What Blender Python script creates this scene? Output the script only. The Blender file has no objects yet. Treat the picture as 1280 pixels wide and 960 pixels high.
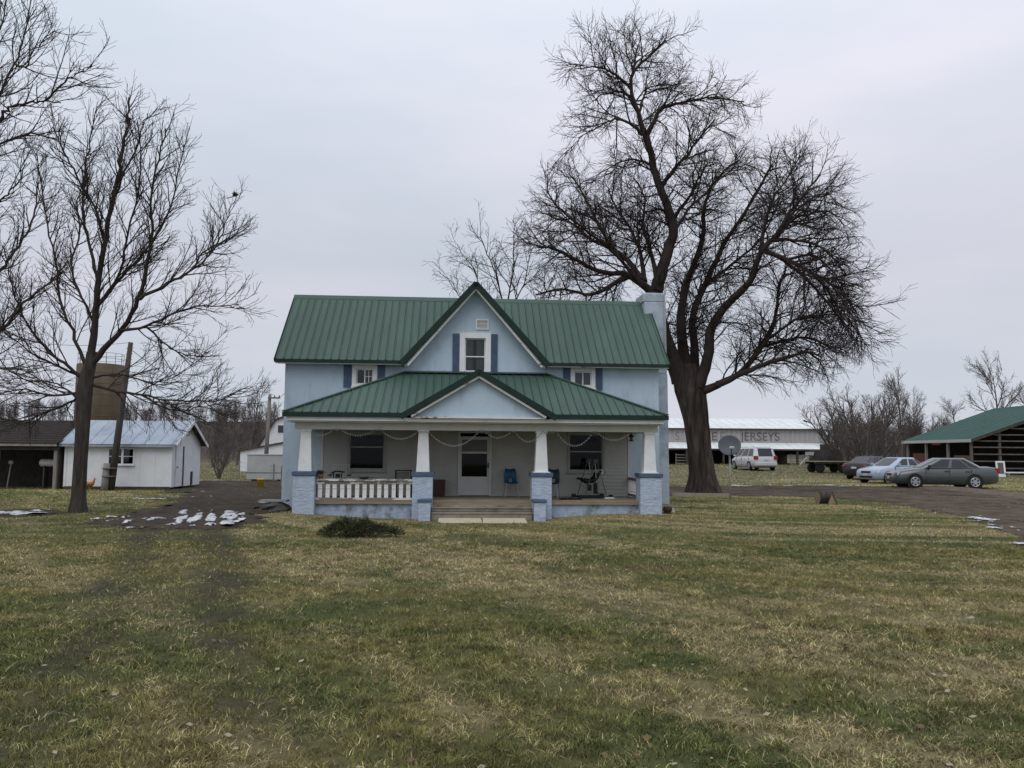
import bpy, math, random
import numpy as np
from mathutils import Vector, Matrix

random.seed(7)
rng = np.random.default_rng(11)
PI = math.pi
scene = bpy.context.scene
col = scene.collection

# ------------------------------------------------------------------ camera
F = 1040.0                                     # focal length in pixels of the 1280 px wide photograph
PITCH = math.atan(85 / F)
ROLL = 0.0075
CAM = Vector((0, 0, 1.8))
cam_d = bpy.data.cameras.new('camera')
cam_d.sensor_width = 36.0
cam_d.lens = 36.0 * F / 1280.0
cam_d.clip_start = 0.1
cam_d.clip_end = 5000
cam = bpy.data.objects.new('camera', cam_d)
col.objects.link(cam)
CM = Matrix.Rotation(PI / 2 + PITCH, 3, 'X') @ Matrix.Rotation(ROLL, 3, 'Z')
cam.matrix_world = Matrix.Translation(CAM) @ CM.to_4x4()
scene.camera = cam

# ------------------------------------------------------------------ world: overcast sky
SUN_EL, SUN_ROT = math.radians(52), math.radians(200)
world = bpy.data.worlds.new('World')
scene.world = world
world.use_nodes = True
wn, wl = world.node_tree.nodes, world.node_tree.links
wn.clear()
w_out = wn.new('ShaderNodeOutputWorld')
w_bg = wn.new('ShaderNodeBackground'); w_bg.inputs['Strength'].default_value = 0.1
sky = wn.new('ShaderNodeTexSky'); sky.sky_type = 'NISHITA'; sky.sun_disc = False
sky.sun_elevation = SUN_EL; sky.sun_rotation = SUN_ROT
w_tc = wn.new('ShaderNodeTexCoord')
w_map = wn.new('ShaderNodeMapping'); w_map.inputs['Scale'].default_value = (1.0, 1.0, 3.4)
w_map.inputs['Location'].default_value = (0.35, 0.2, 0.1)
w_n = wn.new('ShaderNodeTexNoise'); w_n.inputs['Scale'].default_value = 2.3
w_n.inputs['Detail'].default_value = 7; w_n.inputs['Roughness'].default_value = 0.5
w_ramp = wn.new('ShaderNodeValToRGB')
w_ramp.color_ramp.elements[0].position = 0.33; w_ramp.color_ramp.elements[0].color = (0.635, 0.695, 0.785, 1)
w_ramp.color_ramp.elements[1].position = 0.70; w_ramp.color_ramp.elements[1].color = (0.785, 0.785, 0.875, 1)
w_sep = wn.new('ShaderNodeSeparateXYZ')
w_grad = wn.new('ShaderNodeMapRange')
w_grad.inputs['From Min'].default_value = 0.22; w_grad.inputs['From Max'].default_value = 0.80
w_grad.inputs['To Min'].default_value = 8.9; w_grad.inputs['To Max'].default_value = 15.0
w_mul = wn.new('ShaderNodeVectorMath'); w_mul.operation = 'SCALE'
w_mix = wn.new('ShaderNodeMix'); w_mix.data_type = 'RGBA'; w_mix.inputs['Factor'].default_value = 0.95
wl.new(w_tc.outputs['Generated'], w_map.inputs['Vector'])
wl.new(w_map.outputs['Vector'], w_n.inputs['Vector'])
wl.new(w_n.outputs['Fac'], w_ramp.inputs['Fac'])
wl.new(w_tc.outputs['Generated'], w_sep.inputs['Vector'])
wl.new(w_sep.outputs['Z'], w_grad.inputs['Value'])
wl.new(w_ramp.outputs['Color'], w_mul.inputs[0])
wl.new(w_grad.outputs['Result'], w_mul.inputs['Scale'])
wl.new(sky.outputs['Color'], w_mix.inputs['A'])
wl.new(w_mul.outputs['Vector'], w_mix.inputs['B'])
wl.new(w_mix.outputs['Result'], w_bg.inputs['Color'])
wl.new(w_bg.outputs['Background'], w_out.inputs['Surface'])

sun_d = bpy.data.lights.new('sun', 'SUN')
sun_d.energy = 0.9; sun_d.angle = math.radians(40); sun_d.color = (1, 0.97, 0.93)
sun = bpy.data.objects.new('sun', sun_d); col.objects.link(sun)
sun.rotation_euler = (PI / 2 - SUN_EL, 0, PI - SUN_ROT)
scene.view_settings.view_transform = 'Standard'
scene.view_settings.look = 'None'
scene.view_settings.exposure = 0.0
scene.view_settings.gamma = 1.0
scene.view_settings.use_curve_mapping = False
scene.cycles.max_bounces = 6
scene.cycles.transparent_max_bounces = 8


# ------------------------------------------------------------------ helpers: places
def ray(u, v):
    return CM @ Vector(((u - 640) / F, (480 - v) / F, -1))


def at(u, v, D):
    d = ray(u, v)
    return CAM + d * (D / d.y)


def sstep(a):
    a = np.clip(a, 0, 1)
    return a * a * (3 - 2 * a)


def terrain(x, y):
    x = np.asarray(x, float); y = np.asarray(y, float)
    z = 0.25 * sstep((x - 6) / 14) * sstep((y - 26) / 20)
    z = z + 0.5 * sstep((y - 45) / 40) * sstep((x + 5) / 15)
    z = z - 0.16 * sstep((x + 6.5) / 3) * sstep((3.2 - x) / 2.2) * sstep((y - 18.5) / 3.5) * sstep((25.6 - y) / 1.2)     # shallow dip before the porch steps
    z = z + 5.0 * sstep((y - 130) / 200) + 7.0 * sstep((y - 110) / 120) * sstep((-x - 20) / 50)
    return z


def tz(x, y):
    return float(terrain(x, y))


def spot(u, D):
    """ground point seen in column u at distance D"""
    p = at(u, 565, D)
    return Vector((p.x, D, tz(p.x, D)))


def vnoise(x, y, seed=0):
    x = np.asarray(x, float); y = np.asarray(y, float)
    xi = np.floor(x).astype(np.int64); yi = np.floor(y).astype(np.int64)
    fx = x - xi; fy = y - yi
    fx = fx * fx * (3 - 2 * fx); fy = fy * fy * (3 - 2 * fy)

    def h(a, b):
        n = (a * 374761393 + b * 668265263 + seed * 974634777) & 0x7fffffff
        n = ((n ^ (n >> 13)) * 1274126177) & 0x7fffffff
        return ((n ^ (n >> 16)) & 0xffff) / 65535.0
    return (h(xi, yi) * (1 - fx) + h(xi + 1, yi) * fx) * (1 - fy) + (h(xi, yi + 1) * (1 - fx) + h(xi + 1, yi + 1) * fx) * fy


def fbm(x, y, o=4, seed=0, g=0.5):
    s = 0; a = 1.0; t = 0
    for i in range(o):
        s = s + a * vnoise(np.asarray(x) * 2 ** i + 17.3 * i, np.asarray(y) * 2 ** i - 9.1 * i, seed + i)
        t += a; a *= g
    return s / t


def inpoly(x, y, P):
    x = np.asarray(x); y = np.asarray(y)
    r = np.zeros(x.shape, bool)
    for i in range(len(P)):
        x0, y0 = P[i]; x1, y1 = P[i - 1]
        if y0 == y1:
            continue
        c = ((y0 > y) != (y1 > y)) & (x < (x1 - x0) * (y - y0) / (y1 - y0) + x0)
        r ^= c
    return r


# ------------------------------------------------------------------ helpers: materials
MATS = {}


def mat(name, c1, c2=None, scale=4.0, rough=0.85, bump=0.0, bscale=40.0, spec=0.3, metal=0.0, c3=None, s3=1.2, t3=(0.55, 0.7),
        stretch=(1, 1, 1), detail=5.0, lo=0.35, hi=0.65, coat=0.0):
    if name in MATS:
        return MATS[name]
    m = bpy.data.materials.new(name); m.use_nodes = True
    n, l = m.node_tree.nodes, m.node_tree.links
    b = n['Principled BSDF']
    b.inputs['Roughness'].default_value = rough
    b.inputs['Specular IOR Level'].default_value = spec
    b.inputs['Metallic'].default_value = metal
    b.inputs['Coat Weight'].default_value = coat
    b.inputs['Coat Roughness'].default_value = 0.08
    b.inputs['Base Color'].default_value = (*c1, 1)
    tc = n.new('ShaderNodeTexCoord'); mp = n.new('ShaderNodeMapping')
    mp.inputs['Scale'].default_value = stretch
    l.new(tc.outputs['Object'], mp.inputs['Vector'])
    out = None
    if c2 is not None:
        nz = n.new('ShaderNodeTexNoise'); nz.inputs['Scale'].default_value = scale; nz.inputs['Detail'].default_value = detail
        nz.inputs['Roughness'].default_value = 0.6
        l.new(mp.outputs['Vector'], nz.inputs['Vector'])
        r = n.new('ShaderNodeValToRGB')
        r.color_ramp.elements[0].position = lo; r.color_ramp.elements[0].color = (*c1, 1)
        r.color_ramp.elements[1].position = hi; r.color_ramp.elements[1].color = (*c2, 1)
        l.new(nz.outputs['Fac'], r.inputs['Fac']); out = r.outputs['Color']
    if c3 is not None:
        n3 = n.new('ShaderNodeTexNoise'); n3.inputs['Scale'].default_value = s3; n3.inputs['Detail'].default_value = 7
        n3.inputs['Roughness'].default_value = 0.65
        l.new(mp.outputs['Vector'], n3.inputs['Vector'])
        r3 = n.new('ShaderNodeMapRange'); r3.inputs['From Min'].default_value = t3[0]; r3.inputs['From Max'].default_value = t3[1]
        l.new(n3.outputs['Fac'], r3.inputs['Value'])
        mx = n.new('ShaderNodeMix'); mx.data_type = 'RGBA'
        l.new(r3.outputs['Result'], mx.inputs['Factor'])
        if out is None:
            mx.inputs['A'].default_value = (*c1, 1)
        else:
            l.new(out, mx.inputs['A'])
        mx.inputs['B'].default_value = (*c3, 1)
        out = mx.outputs['Result']
    if out is not None:
        l.new(out, b.inputs['Base Color'])
    if bump > 0:
        nb = n.new('ShaderNodeTexNoise'); nb.inputs['Scale'].default_value = bscale; nb.inputs['Detail'].default_value = 4
        l.new(mp.outputs['Vector'], nb.inputs['Vector'])
        bp = n.new('ShaderNodeBump'); bp.inputs['Strength'].default_value = bump; bp.inputs['Distance'].default_value = 0.02
        l.new(nb.outputs['Fac'], bp.inputs['Height']); l.new(bp.outputs['Normal'], b.inputs['Normal'])
    MATS[name] = m
    return m


def attr_mat(name, attr, rough=0.8, bump=0.0, bscale=30, mul=None):
    m = bpy.data.materials.new(name); m.use_nodes = True
    n, l = m.node_tree.nodes, m.node_tree.links
    b = n['Principled BSDF']; b.inputs['Roughness'].default_value = rough; b.inputs['Specular IOR Level'].default_value = 0.15
    a = n.new('ShaderNodeAttribute'); a.attribute_name = attr
    src = a.outputs['Color']
    tc = n.new('ShaderNodeTexCoord')
    if mul:
        nz = n.new('ShaderNodeTexNoise'); nz.inputs['Scale'].default_value = mul; nz.inputs['Detail'].default_value = 8
        nz.inputs['Roughness'].default_value = 0.75
        l.new(tc.outputs['Object'], nz.inputs['Vector'])
        mr = n.new('ShaderNodeMapRange'); mr.inputs['From Min'].default_value = 0.25; mr.inputs['From Max'].default_value = 0.75
        mr.inputs['To Min'].default_value = 0.5; mr.inputs['To Max'].default_value = 1.5
        l.new(nz.outputs['Fac'], mr.inputs['Value'])
        sc = n.new('ShaderNodeVectorMath'); sc.operation = 'SCALE'
        l.new(src, sc.inputs[0]); l.new(mr.outputs['Result'], sc.inputs['Scale'])
        src = sc.outputs['Vector']
    l.new(src, b.inputs['Base Color'])
    if bump:
        nb = n.new('ShaderNodeTexNoise'); nb.inputs['Scale'].default_value = bscale; nb.inputs['Detail'].default_value = 6
        l.new(tc.outputs['Object'], nb.inputs['Vector'])
        bp = n.new('ShaderNodeBump'); bp.inputs['Strength'].default_value = bump; bp.inputs['Distance'].default_value = 0.03
        l.new(nb.outputs['Fac'], bp.inputs['Height']); l.new(bp.outputs['Normal'], b.inputs['Normal'])
    return m


def glass_mat(name, tint=(0.9, 0.95, 0.95), keep=0.6, ior=1.45):
    """clear pane: part of the light passes, the rest is a mirror-smooth reflection"""
    if name in MATS:
        return MATS[name]
    m = bpy.data.materials.new(name); m.use_nodes = True
    n, l = m.node_tree.nodes, m.node_tree.links
    n.remove(n['Principled BSDF'])
    out = n['Material Output']
    tr = n.new('ShaderNodeBsdfTransparent'); tr.inputs['Color'].default_value = (*[t * keep for t in tint], 1)
    gl = n.new('ShaderNodeBsdfGlossy'); gl.inputs['Roughness'].default_value = 0.03
    fr = n.new('ShaderNodeFresnel'); fr.inputs['IOR'].default_value = ior
    mx = n.new('ShaderNodeMixShader')
    l.new(fr.outputs['Fac'], mx.inputs['Fac']); l.new(tr.outputs[0], mx.inputs[1]); l.new(gl.outputs[0], mx.inputs[2])
    l.new(mx.outputs[0], out.inputs['Surface'])
    MATS[name] = m
    return m


# ------------------------------------------------------------------ helpers: meshes
def tag(o, label=None, cat=None, group=None, kind=None):
    if label: o['label'] = label
    if cat: o['category'] = cat
    if group: o['group'] = group
    if kind: o['kind'] = kind
    return o


def empty(name, loc=(0, 0, 0), rz=0.0, label=None, cat=None, group=None, parent=None):
    o = bpy.data.objects.new(name, None); col.objects.link(o)
    o.empty_display_size = 0.2
    o.location = loc; o.rotation_euler = (0, 0, rz)
    if parent: o.parent = parent
    return tag(o, label, cat, group)


def mesh_obj(name, me, material=None, parent=None, kind=None):
    o = bpy.data.objects.new(name, me); col.objects.link(o)
    if material is not None and len(me.materials) == 0:
        me.materials.append(material)
    if parent: o.parent = parent
    if kind: o['kind'] = kind
    return o


class MB:
    """collects shapes and links them as one mesh object"""

    def __init__(self):
        self.v = []; self.f = []; self.smooth = False

    def add(self, verts, faces):
        o = len(self.v)
        self.v += [tuple(p) for p in verts]
        self.f += [tuple(i + o for i in f) for f in faces]
        return self

    def box(self, x0, x1, y0, y1, z0, z1):
        self.add([(x0, y0, z0), (x1, y0, z0), (x1, y1, z0), (x0, y1, z0), (x0, y0, z1), (x1, y0, z1), (x1, y1, z1), (x0, y1, z1)],
                 [(0, 3, 2, 1), (4, 5, 6, 7), (0, 1, 5, 4), (1, 2, 6, 5), (2, 3, 7, 6), (3, 0, 4, 7)])
        return self

    def taper(self, cx, cy, z0, z1, a0, b0, a1, b1):
        self.add([(cx - a0, cy - b0, z0), (cx + a0, cy - b0, z0), (cx + a0, cy + b0, z0), (cx - a0, cy + b0, z0),
                  (cx - a1, cy - b1, z1), (cx + a1, cy - b1, z1), (cx + a1, cy + b1, z1), (cx - a1, cy + b1, z1)],
                 [(0, 3, 2, 1), (4, 5, 6, 7), (0, 1, 5, 4), (1, 2, 6, 5), (2, 3, 7, 6), (3, 0, 4, 7)])
        return self

    def prism(self, poly, d):
        """closed slab: polygon (list of Vectors) pushed along d"""
        n = len(poly); d = Vector(d)
        a = [Vector(p) for p in poly]; b = [p + d for p in a]
        nn = Vector((0, 0, 0))
        for i in range(n):
            nn += a[i].cross(a[(i + 1) % n])
        if nn.dot(d) > 0:
            a.reverse(); b.reverse()
        self.add(a + b, [tuple(range(n)), tuple(range(2 * n - 1, n - 1, -1))] +
                 [(i, n + i, n + (i + 1) % n, (i + 1) % n) for i in range(n)])
        return self

    def beam(self, p, q, w, h, up=(0, 0, 1)):
        p = Vector(p); q = Vector(q); d = (q - p).normalized()
        s = d.cross(Vector(up))
        if s.length < 1e-4: s = d.cross(Vector((1, 0, 0)))
        s.normalize(); u = s.cross(d).normalized()
        s *= w / 2; u *= h / 2
        self.add([p - s - u, p + s - u, p + s + u, p - s + u, q - s - u, q + s - u, q + s + u, q - s + u],
                 [(0, 3, 2, 1), (4, 5, 6, 7), (0, 1, 5, 4), (1, 2, 6, 5), (2, 3, 7, 6), (3, 0, 4, 7)])
        return self

    def tube(self, pts, rad, sides=8, cap=True, sy=1.0):
        pts = [Vector(p) for p in pts]
        if not hasattr(rad, '__len__'): rad = [rad] * len(pts)
        rings = []
        ref = None
        for i, p in enumerate(pts):
            d = (pts[min(i + 1, len(pts) - 1)] - pts[max(i - 1, 0)])
            d = d.normalized() if d.length > 1e-9 else Vector((0, 0, 1))
            if ref is None:
                ref = Vector((0, 0, 1)) if abs(d.z) < 0.9 else Vector((1, 0, 0))
            s = d.cross(ref)
            if s.length < 1e-4: s = d.cross(Vector((0.3, 1, 0)))
            s.normalize(); u = s.cross(d).normalized(); ref = u
            rings.append([p + s * math.cos(2 * PI * k / sides) * rad[i] + u * math.sin(2 * PI * k / sides) * rad[i] * sy for k in range(sides)])
        o = len(self.v)
        for r in rings: self.v += [tuple(p) for p in r]
        for i in range(len(rings) - 1):
            for k in range(sides):
                k2 = (k + 1) % sides
                self.f.append((o + i * sides + k, o + i * sides + k2, o + (i + 1) * sides + k2, o + (i + 1) * sides + k))
        if cap:
            self.f.append(tuple(o + k for k in range(sides - 1, -1, -1)))
            e = o + (len(rings) - 1) * sides
            self.f.append(tuple(e + k for k in range(sides)))
        return self

    def lathe(self, prof, sides=20, c=(0, 0, 0), axis='z'):
        o = len(self.v)
        for (r, z) in prof:
            for k in range(sides):
                a = 2 * PI * k / sides
                if axis == 'z': p = (c[0] + r * math.cos(a), c[1] + r * math.sin(a), c[2] + z)
                elif axis == 'y': p = (c[0] + r * math.cos(a), c[1] + z, c[2] + r * math.sin(a))
                else: p = (c[0] + z, c[1] + r * math.cos(a), c[2] + r * math.sin(a))
                self.v.append(p)
        for i in range(len(prof) - 1):
            for k in range(sides):
                k2 = (k + 1) % sides
                self.f.append((o + i * sides + k, o + i * sides + k2, o + (i + 1) * sides + k2, o + (i + 1) * sides + k))
        self.f.append(tuple(o + k for k in range(sides - 1, -1, -1)))
        e = o + (len(prof) - 1) * sides
        self.f.append(tuple(e + k for k in range(sides)))
        return self

    def mesh(self, name, smooth=False):
        me = bpy.data.meshes.new(name)
        me.from_pydata(self.v, [], self.f); me.update()
        if smooth:
            me.polygons.foreach_set('use_smooth', [True] * len(me.polygons))
        return me

    def build(self, name, material, parent=None, smooth=False, kind=None, bevel=0.0):
        o = mesh_obj(name, self.mesh(name, smooth), material, parent, kind)
        if bevel:
            b = o.modifiers.new('bevel', 'BEVEL'); b.width = bevel; b.segments = 2; b.limit_method = 'ANGLE'
        return o


def np_mesh(name, V, Fc, k):
    """mesh from numpy: V (n,3), Fc (m,k) faces with k corners each"""
    me = bpy.data.meshes.new(name)
    V = np.ascontiguousarray(V, np.float32); Fc = np.ascontiguousarray(Fc, np.int32)
    me.vertices.add(len(V)); me.vertices.foreach_set('co', V.ravel())
    me.loops.add(Fc.size); me.loops.foreach_set('vertex_index', Fc.ravel())
    me.polygons.add(len(Fc))
    me.polygons.foreach_set('loop_start', np.arange(len(Fc), dtype=np.int32) * k)
    me.polygons.foreach_set('loop_total', np.full(len(Fc), k, np.int32))
    me.update(calc_edges=True)
    return me


def set_col(me, name, C):
    a = me.attributes.new(name, 'FLOAT_COLOR', 'POINT')
    C4 = np.ones((len(C), 4), np.float32); C4[:, :3] = C
    a.data.foreach_set('color', C4.ravel())


def clip(poly, a, b, c):
    """keep a*x+b*y+c >= 0 of a 2-d convex polygon"""
    out = []
    for i in range(len(poly)):
        p, q = poly[i], poly[(i + 1) % len(poly)]
        dp = a * p[0] + b * p[1] + c; dq = a * q[0] + b * q[1] + c
        if dp >= 0: out.append(p)
        if (dp > 0 > dq) or (dp < 0 < dq):
            t = dp / (dp - dq); out.append((p[0] + (q[0] - p[0]) * t, p[1] + (q[1] - p[1]) * t))
    return out


def area(P):
    return abs(sum(P[i][0] * P[i - 1][1] - P[i - 1][0] * P[i][1] for i in range(len(P)))) / 2 if len(P) > 2 else 0


def minus_rects(polys, rects):
    for (x0, x1, z0, z1) in rects:
        new = []
        for P in polys:
            for Q in (clip(P, -1, 0, x0), clip(P, 1, 0, -x1),
                      clip(clip(clip(P, 1, 0, -x0), -1, 0, x1), 0, -1, z0),
                      clip(clip(clip(P, 1, 0, -x0), -1, 0, x1), 0, 1, -z1)):
                if area(Q) > 1e-5: new.append(Q)
        polys = new
    return polys


def roof_face(parent, poly, e, s, pitch, material, off=0.0, t=0.012, rib=(0.05, 0.022), phase=0.0, gap=0.010):
    """metal roof face cut into single ribbed panels; e along the eave, s up the slope"""
    e = Vector(e).normalized(); s = Vector(s).normalized(); n = e.cross(s).normalized()
    if n.z < 0: n = -n
    o = Vector(poly[0])
    P = [((Vector(p) - o).dot(e), (Vector(p) - o).dot(s)) for p in poly]
    # anticlockwise
    u0 = min(p[0] for p in P); u1 = max(p[0] for p in P)
    k = math.floor((u0 - phase) / pitch)
    while phase + k * pitch < u1:
        a = phase + k * pitch; b = a + pitch
        Q = clip(clip(P, 1, 0, -(a + gap)), -1, 0, b)  # gap left beside the rib; a dark deck below imitates its shade
        if area(Q) > 0.004:
            m = MB()
            m.prism([o + e * q[0] + s * q[1] + n * off for q in Q], n * t)
            # rib along the left edge
            w, h = rib
            uu = min(max(a + w / 2 + gap, min(q[0] for q in Q) + 0.01), max(q[0] for q in Q))
            R = clip(clip(Q, 1, 0, -(uu - w * 0.3)), -1, 0, uu + w * 0.3)
            if area(R) > 0.002:
                v0 = min(q[1] for q in R) ; v1 = max(q[1] for q in R)
                if v1 - v0 > 0.08:
                    c = [(uu - w / 2, 0), (uu + w / 2, 0), (uu + w * 0.22, h), (uu - w * 0.22, h)]
                    A = [o + e * x + s * v0 + n * (off + t + z) for x, z in c]
                    m.prism(A, s * (v1 - v0))
            m.build('roof_panel', material, parent)
        k += 1


# ------------------------------------------------------------------ materials
stucco = mat('blue stucco', (0.41, 0.515, 0.60), (0.47, 0.575, 0.66), 1.5, 0.9, 0.35, 45, c3=(0.28, 0.33, 0.385), s3=1.5, t3=(0.50, 0.76), stretch=(1, 1, 0.35), detail=9)
pier_stucco = mat('rough blue stucco', (0.31, 0.375, 0.47), (0.45, 0.51, 0.60), 9, 0.9, 1.0, 9, c3=(0.22, 0.245, 0.28), s3=3, t3=(0.55, 0.75), stretch=(0.7, 0.7, 2.2))
base_stucco = mat('dirty blue stucco', (0.26, 0.33, 0.43), (0.38, 0.44, 0.53), 6, 0.95, 0.9, 16, c3=(0.10, 0.11, 0.10), s3=2.5, t3=(0.5, 0.7))
dark_blue = mat('dark blue paint', (0.06, 0.095, 0.155), (0.085, 0.12, 0.185), 6, 0.7, 0.15, 30)
roof_green = mat('green metal roof', (0.045, 0.084, 0.066), (0.055, 0.096, 0.076), 2.0, 0.55, 0.04, 6, spec=0.28, c3=(0.065, 0.115, 0.085), s3=0.8, t3=(0.5, 0.8), stretch=(1, 0.3, 0.3))
trim_green = mat('dark green metal trim', (0.010, 0.026, 0.020), (0.015, 0.034, 0.026), 3, 0.6, spec=0.2)
white_paint = mat('white paint', (0.66, 0.68, 0.68), (0.74, 0.75, 0.75), 3, 0.6, 0.08, 30, c3=(0.50, 0.51, 0.50), s3=2.5, t3=(0.6, 0.8))
peel_paint = mat('peeling white paint', (0.66, 0.66, 0.64), (0.74, 0.74, 0.72), 8, 0.8, 0.3, 30, c3=(0.16, 0.13, 0.10), s3=5, t3=(0.55, 0.60), stretch=(0.6, 1, 1))
bad_paint = mat('badly peeled paint', (0.60, 0.60, 0.58), (0.70, 0.70, 0.68), 8, 0.85, 0.4, 30, c3=(0.20, 0.18, 0.16), s3=4, t3=(0.44, 0.52), stretch=(0.5, 1, 1))
worn_white = mat('worn white trim', (0.60, 0.60, 0.57), (0.70, 0.70, 0.68), 5, 0.8, 0.2, 25, c3=(0.17, 0.14, 0.11), s3=2.4, t3=(0.60, 0.66), stretch=(0.5, 1, 2))
beam_paint = mat('dull white beam paint', (0.50, 0.51, 0.49), (0.58, 0.58, 0.56), 2, 0.75, 0.1, 20)
siding_mat = mat('pale vinyl siding', (0.37, 0.37, 0.34), (0.42, 0.42, 0.385), 1.2, 0.6, 0.03, 20, c3=(0.31, 0.305, 0.275), s3=1.0, t3=(0.5, 0.75))
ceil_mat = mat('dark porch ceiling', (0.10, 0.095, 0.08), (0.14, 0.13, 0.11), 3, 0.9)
wood_floor = mat('weathered porch boards', (0.20, 0.165, 0.115), (0.29, 0.245, 0.175), 5, 0.9, 0.3, 30, stretch=(0.3, 3, 3))
wood_grey = mat('grey weathered wood', (0.17, 0.155, 0.14), (0.26, 0.24, 0.22), 6, 0.9, 0.4, 30, stretch=(2, 2, 0.3))
step_mat = mat('dirty concrete steps', (0.22, 0.198, 0.155), (0.32, 0.29, 0.235), 5, 0.95, 0.4, 30, c3=(0.12, 0.095, 0.07), s3=2.5, t3=(0.5, 0.7))
tan_slab = mat('tan slab', (0.46, 0.41, 0.29), (0.54, 0.49, 0.36), 4, 0.9, 0.15, 30)
black_m = mat('black plastic', (0.012, 0.012, 0.013), rough=0.5)
interior_m = mat('dark room', (0.02, 0.018, 0.017), rough=0.95)
curtain_m = mat('pale curtain', (0.42, 0.42, 0.40), (0.34, 0.34, 0.33), 6, 0.95)
glass = glass_mat('window glass', keep=0.75)
screened = glass_mat('screened glass', keep=0.45, ior=1.25)
metal_grey = mat('grey metal', (0.30, 0.31, 0.32), (0.38, 0.39, 0.40), 4, 0.45, spec=0.5, metal=0.3)
bark = mat('dark bark', (0.022, 0.017, 0.015), (0.060, 0.047, 0.040), 7, 0.95, 1.0, 12, stretch=(1, 1, 0.14), c3=(0.135, 0.105, 0.085), s3=2.2, t3=(0.52, 0.70), spec=0.1)
twig_m = mat('dark twigs', (0.034, 0.027, 0.024), (0.055, 0.043, 0.038), 2, 0.95, spec=0.1)
bark_l = mat('grey brown bark', (0.042, 0.035, 0.029), (0.080, 0.068, 0.058), 9, 0.95, 1.0, 22, stretch=(1, 1, 0.2), spec=0.1)
twig_l = mat('grey brown twigs', (0.040, 0.033, 0.030), (0.062, 0.052, 0.047), 2, 0.95, spec=0.1)
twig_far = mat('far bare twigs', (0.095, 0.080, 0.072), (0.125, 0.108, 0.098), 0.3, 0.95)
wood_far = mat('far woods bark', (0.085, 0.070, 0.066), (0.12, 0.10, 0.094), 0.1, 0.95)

# ------------------------------------------------------------------ ground
ROAD = [(5.2, 35.6), (8, 35.4), (11, 35.0), (12.9, 33.6), (13.7, 31.0), (13.8, 28.0), (13.2, 24.5), (12.2, 21.0), (11.1, 18.2), (9.9, 15.8), (9.2, 13.0),
        (9.3, 6), (17, 6), (18, 20), (19.5, 27), (20.4, 31), (21, 36), (20.2, 40.6), (17, 43.0), (12, 44.8), (6, 46), (-3, 46.5), (-9, 46), (-9, 38.5), (-3, 37)]
MUD = [(-9.0, 19.2), (-7.6, 18.6), (-5.9, 18.9), (-6.5, 21), (-7.0, 24), (-7.1, 27), (-7.1, 34), (-7.5, 47), (-16, 48), (-16.2, 42), (-15.0, 37), (-13.3, 33.5),
       (-11.4, 29), (-10.8, 24), (-10.4, 20.5)]
MUD2 = [(-20, 21.9), (-16, 21.2), (-13.0, 21.8), (-12.3, 23.5), (-13.2, 24.8), (-16, 24.0), (-20, 24.6)]


def ragged(x, y, P, amp=0.5, seed=3):
    dx = (fbm(x * 0.9, y * 0.9, 3, seed) - 0.5) * 2 * amp + (fbm(x * 4, y * 4, 2, seed + 9) - 0.5) * amp
    dy = (fbm(x * 0.9 + 50, y * 0.9, 3, seed + 5) - 0.5) * 2 * amp + (fbm(x * 4, y * 4 + 31, 2, seed + 7) - 0.5) * amp
    return inpoly(x + dx, y + dy, P)


def lawn_tone(x, y):
    """straw (dead grass) share, green share and bare-soil share of the lawn"""
    wx = x + 2.0 * fbm(x * 0.15, y * 0.15, 2, 40); wy = y + 2.0 * fbm(x * 0.15 + 9, y * 0.15, 2, 41)
    # old mowing swaths: faint bands following the curve round the house
    bend = np.where(x < 2, 1.5 * x, np.where(x < 6, 3.0 + 1.5 * (x - 2) - 0.17 * (x - 2) ** 2, 6.28 + 0.14 * (x - 6)))
    lane = y + bend + 0.8 * (fbm(x * 0.25, y * 0.25, 2, 43) - 0.5)          # one number per mowing lane
    sw = fbm(lane * 0.95, x * 0.10, 3, 21)
    sw2 = fbm((wx + wy) * 0.9, (wx - wy) * 0.2, 3, 55)
    big = fbm(wx * 0.28, wy * 0.28, 3, 2)
    fine = fbm(x * 2.6, y * 2.2, 3, 8)
    left = sstep((-x * 0.9 - 0.2 * y + 1.0) / 4)
    s = 1.35 * (sw - 0.5) * (1 - 0.6 * left) + 0.45 * (sw2 - 0.5) + 0.75 * (big - 0.5) + 0.85 * (fine - 0.5)
    lines = np.exp(-((lane % 1.55 - 0.78) / 0.17) ** 2) * sstep((fbm(wx * 0.3, wy * 0.3, 2, 88) - 0.42) / 0.15)   # dry cuttings left in rows
    straw = np.clip(sstep((s + 0.245) / 0.62) + 1.0 * lines * (1 - left), 0, 1)
    green = fbm(wx * 0.5 + 30, wy * 0.5, 3, 15) * 0.55 + fbm(x * 1.4, y * 1.4, 3, 16) * 0.45
    # worn track from the yard towards the camera on the left
    tx = -0.385 * y - 0.15
    wob = 0.5 * (fbm(x * 0.6, y * 0.6, 2, 62) - 0.5)
    track = (np.exp(-((x - tx + 0.72 + wob) / 0.32) ** 2) + np.exp(-((x - tx - 0.72 + wob) / 0.32) ** 2) + 0.35 * np.exp(-((x - tx) / 0.9) ** 2)) * (0.45 + 0.55 * sstep((y - 4) / 9)) * sstep((22 - y) / 3)
    soil = np.clip(sstep((fbm(wx * 0.55, wy * 0.55, 4, 33) - 0.63) / 0.12) * 0.45 + 2.1 * track * fbm(x * 1.5, y * 1.5, 2, 61), 0, 1)
    straw = straw * (1 - 0.75 * np.clip(track, 0, 1))
    return straw, green, soil


C_STRAW = np.array([0.370, 0.310, 0.160]); C_GREEN = np.array([0.087, 0.107, 0.034]); C_OLIVE = np.array([0.162, 0.150, 0.054])
C_SOIL = np.array([0.072, 0.056, 0.040])


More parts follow.
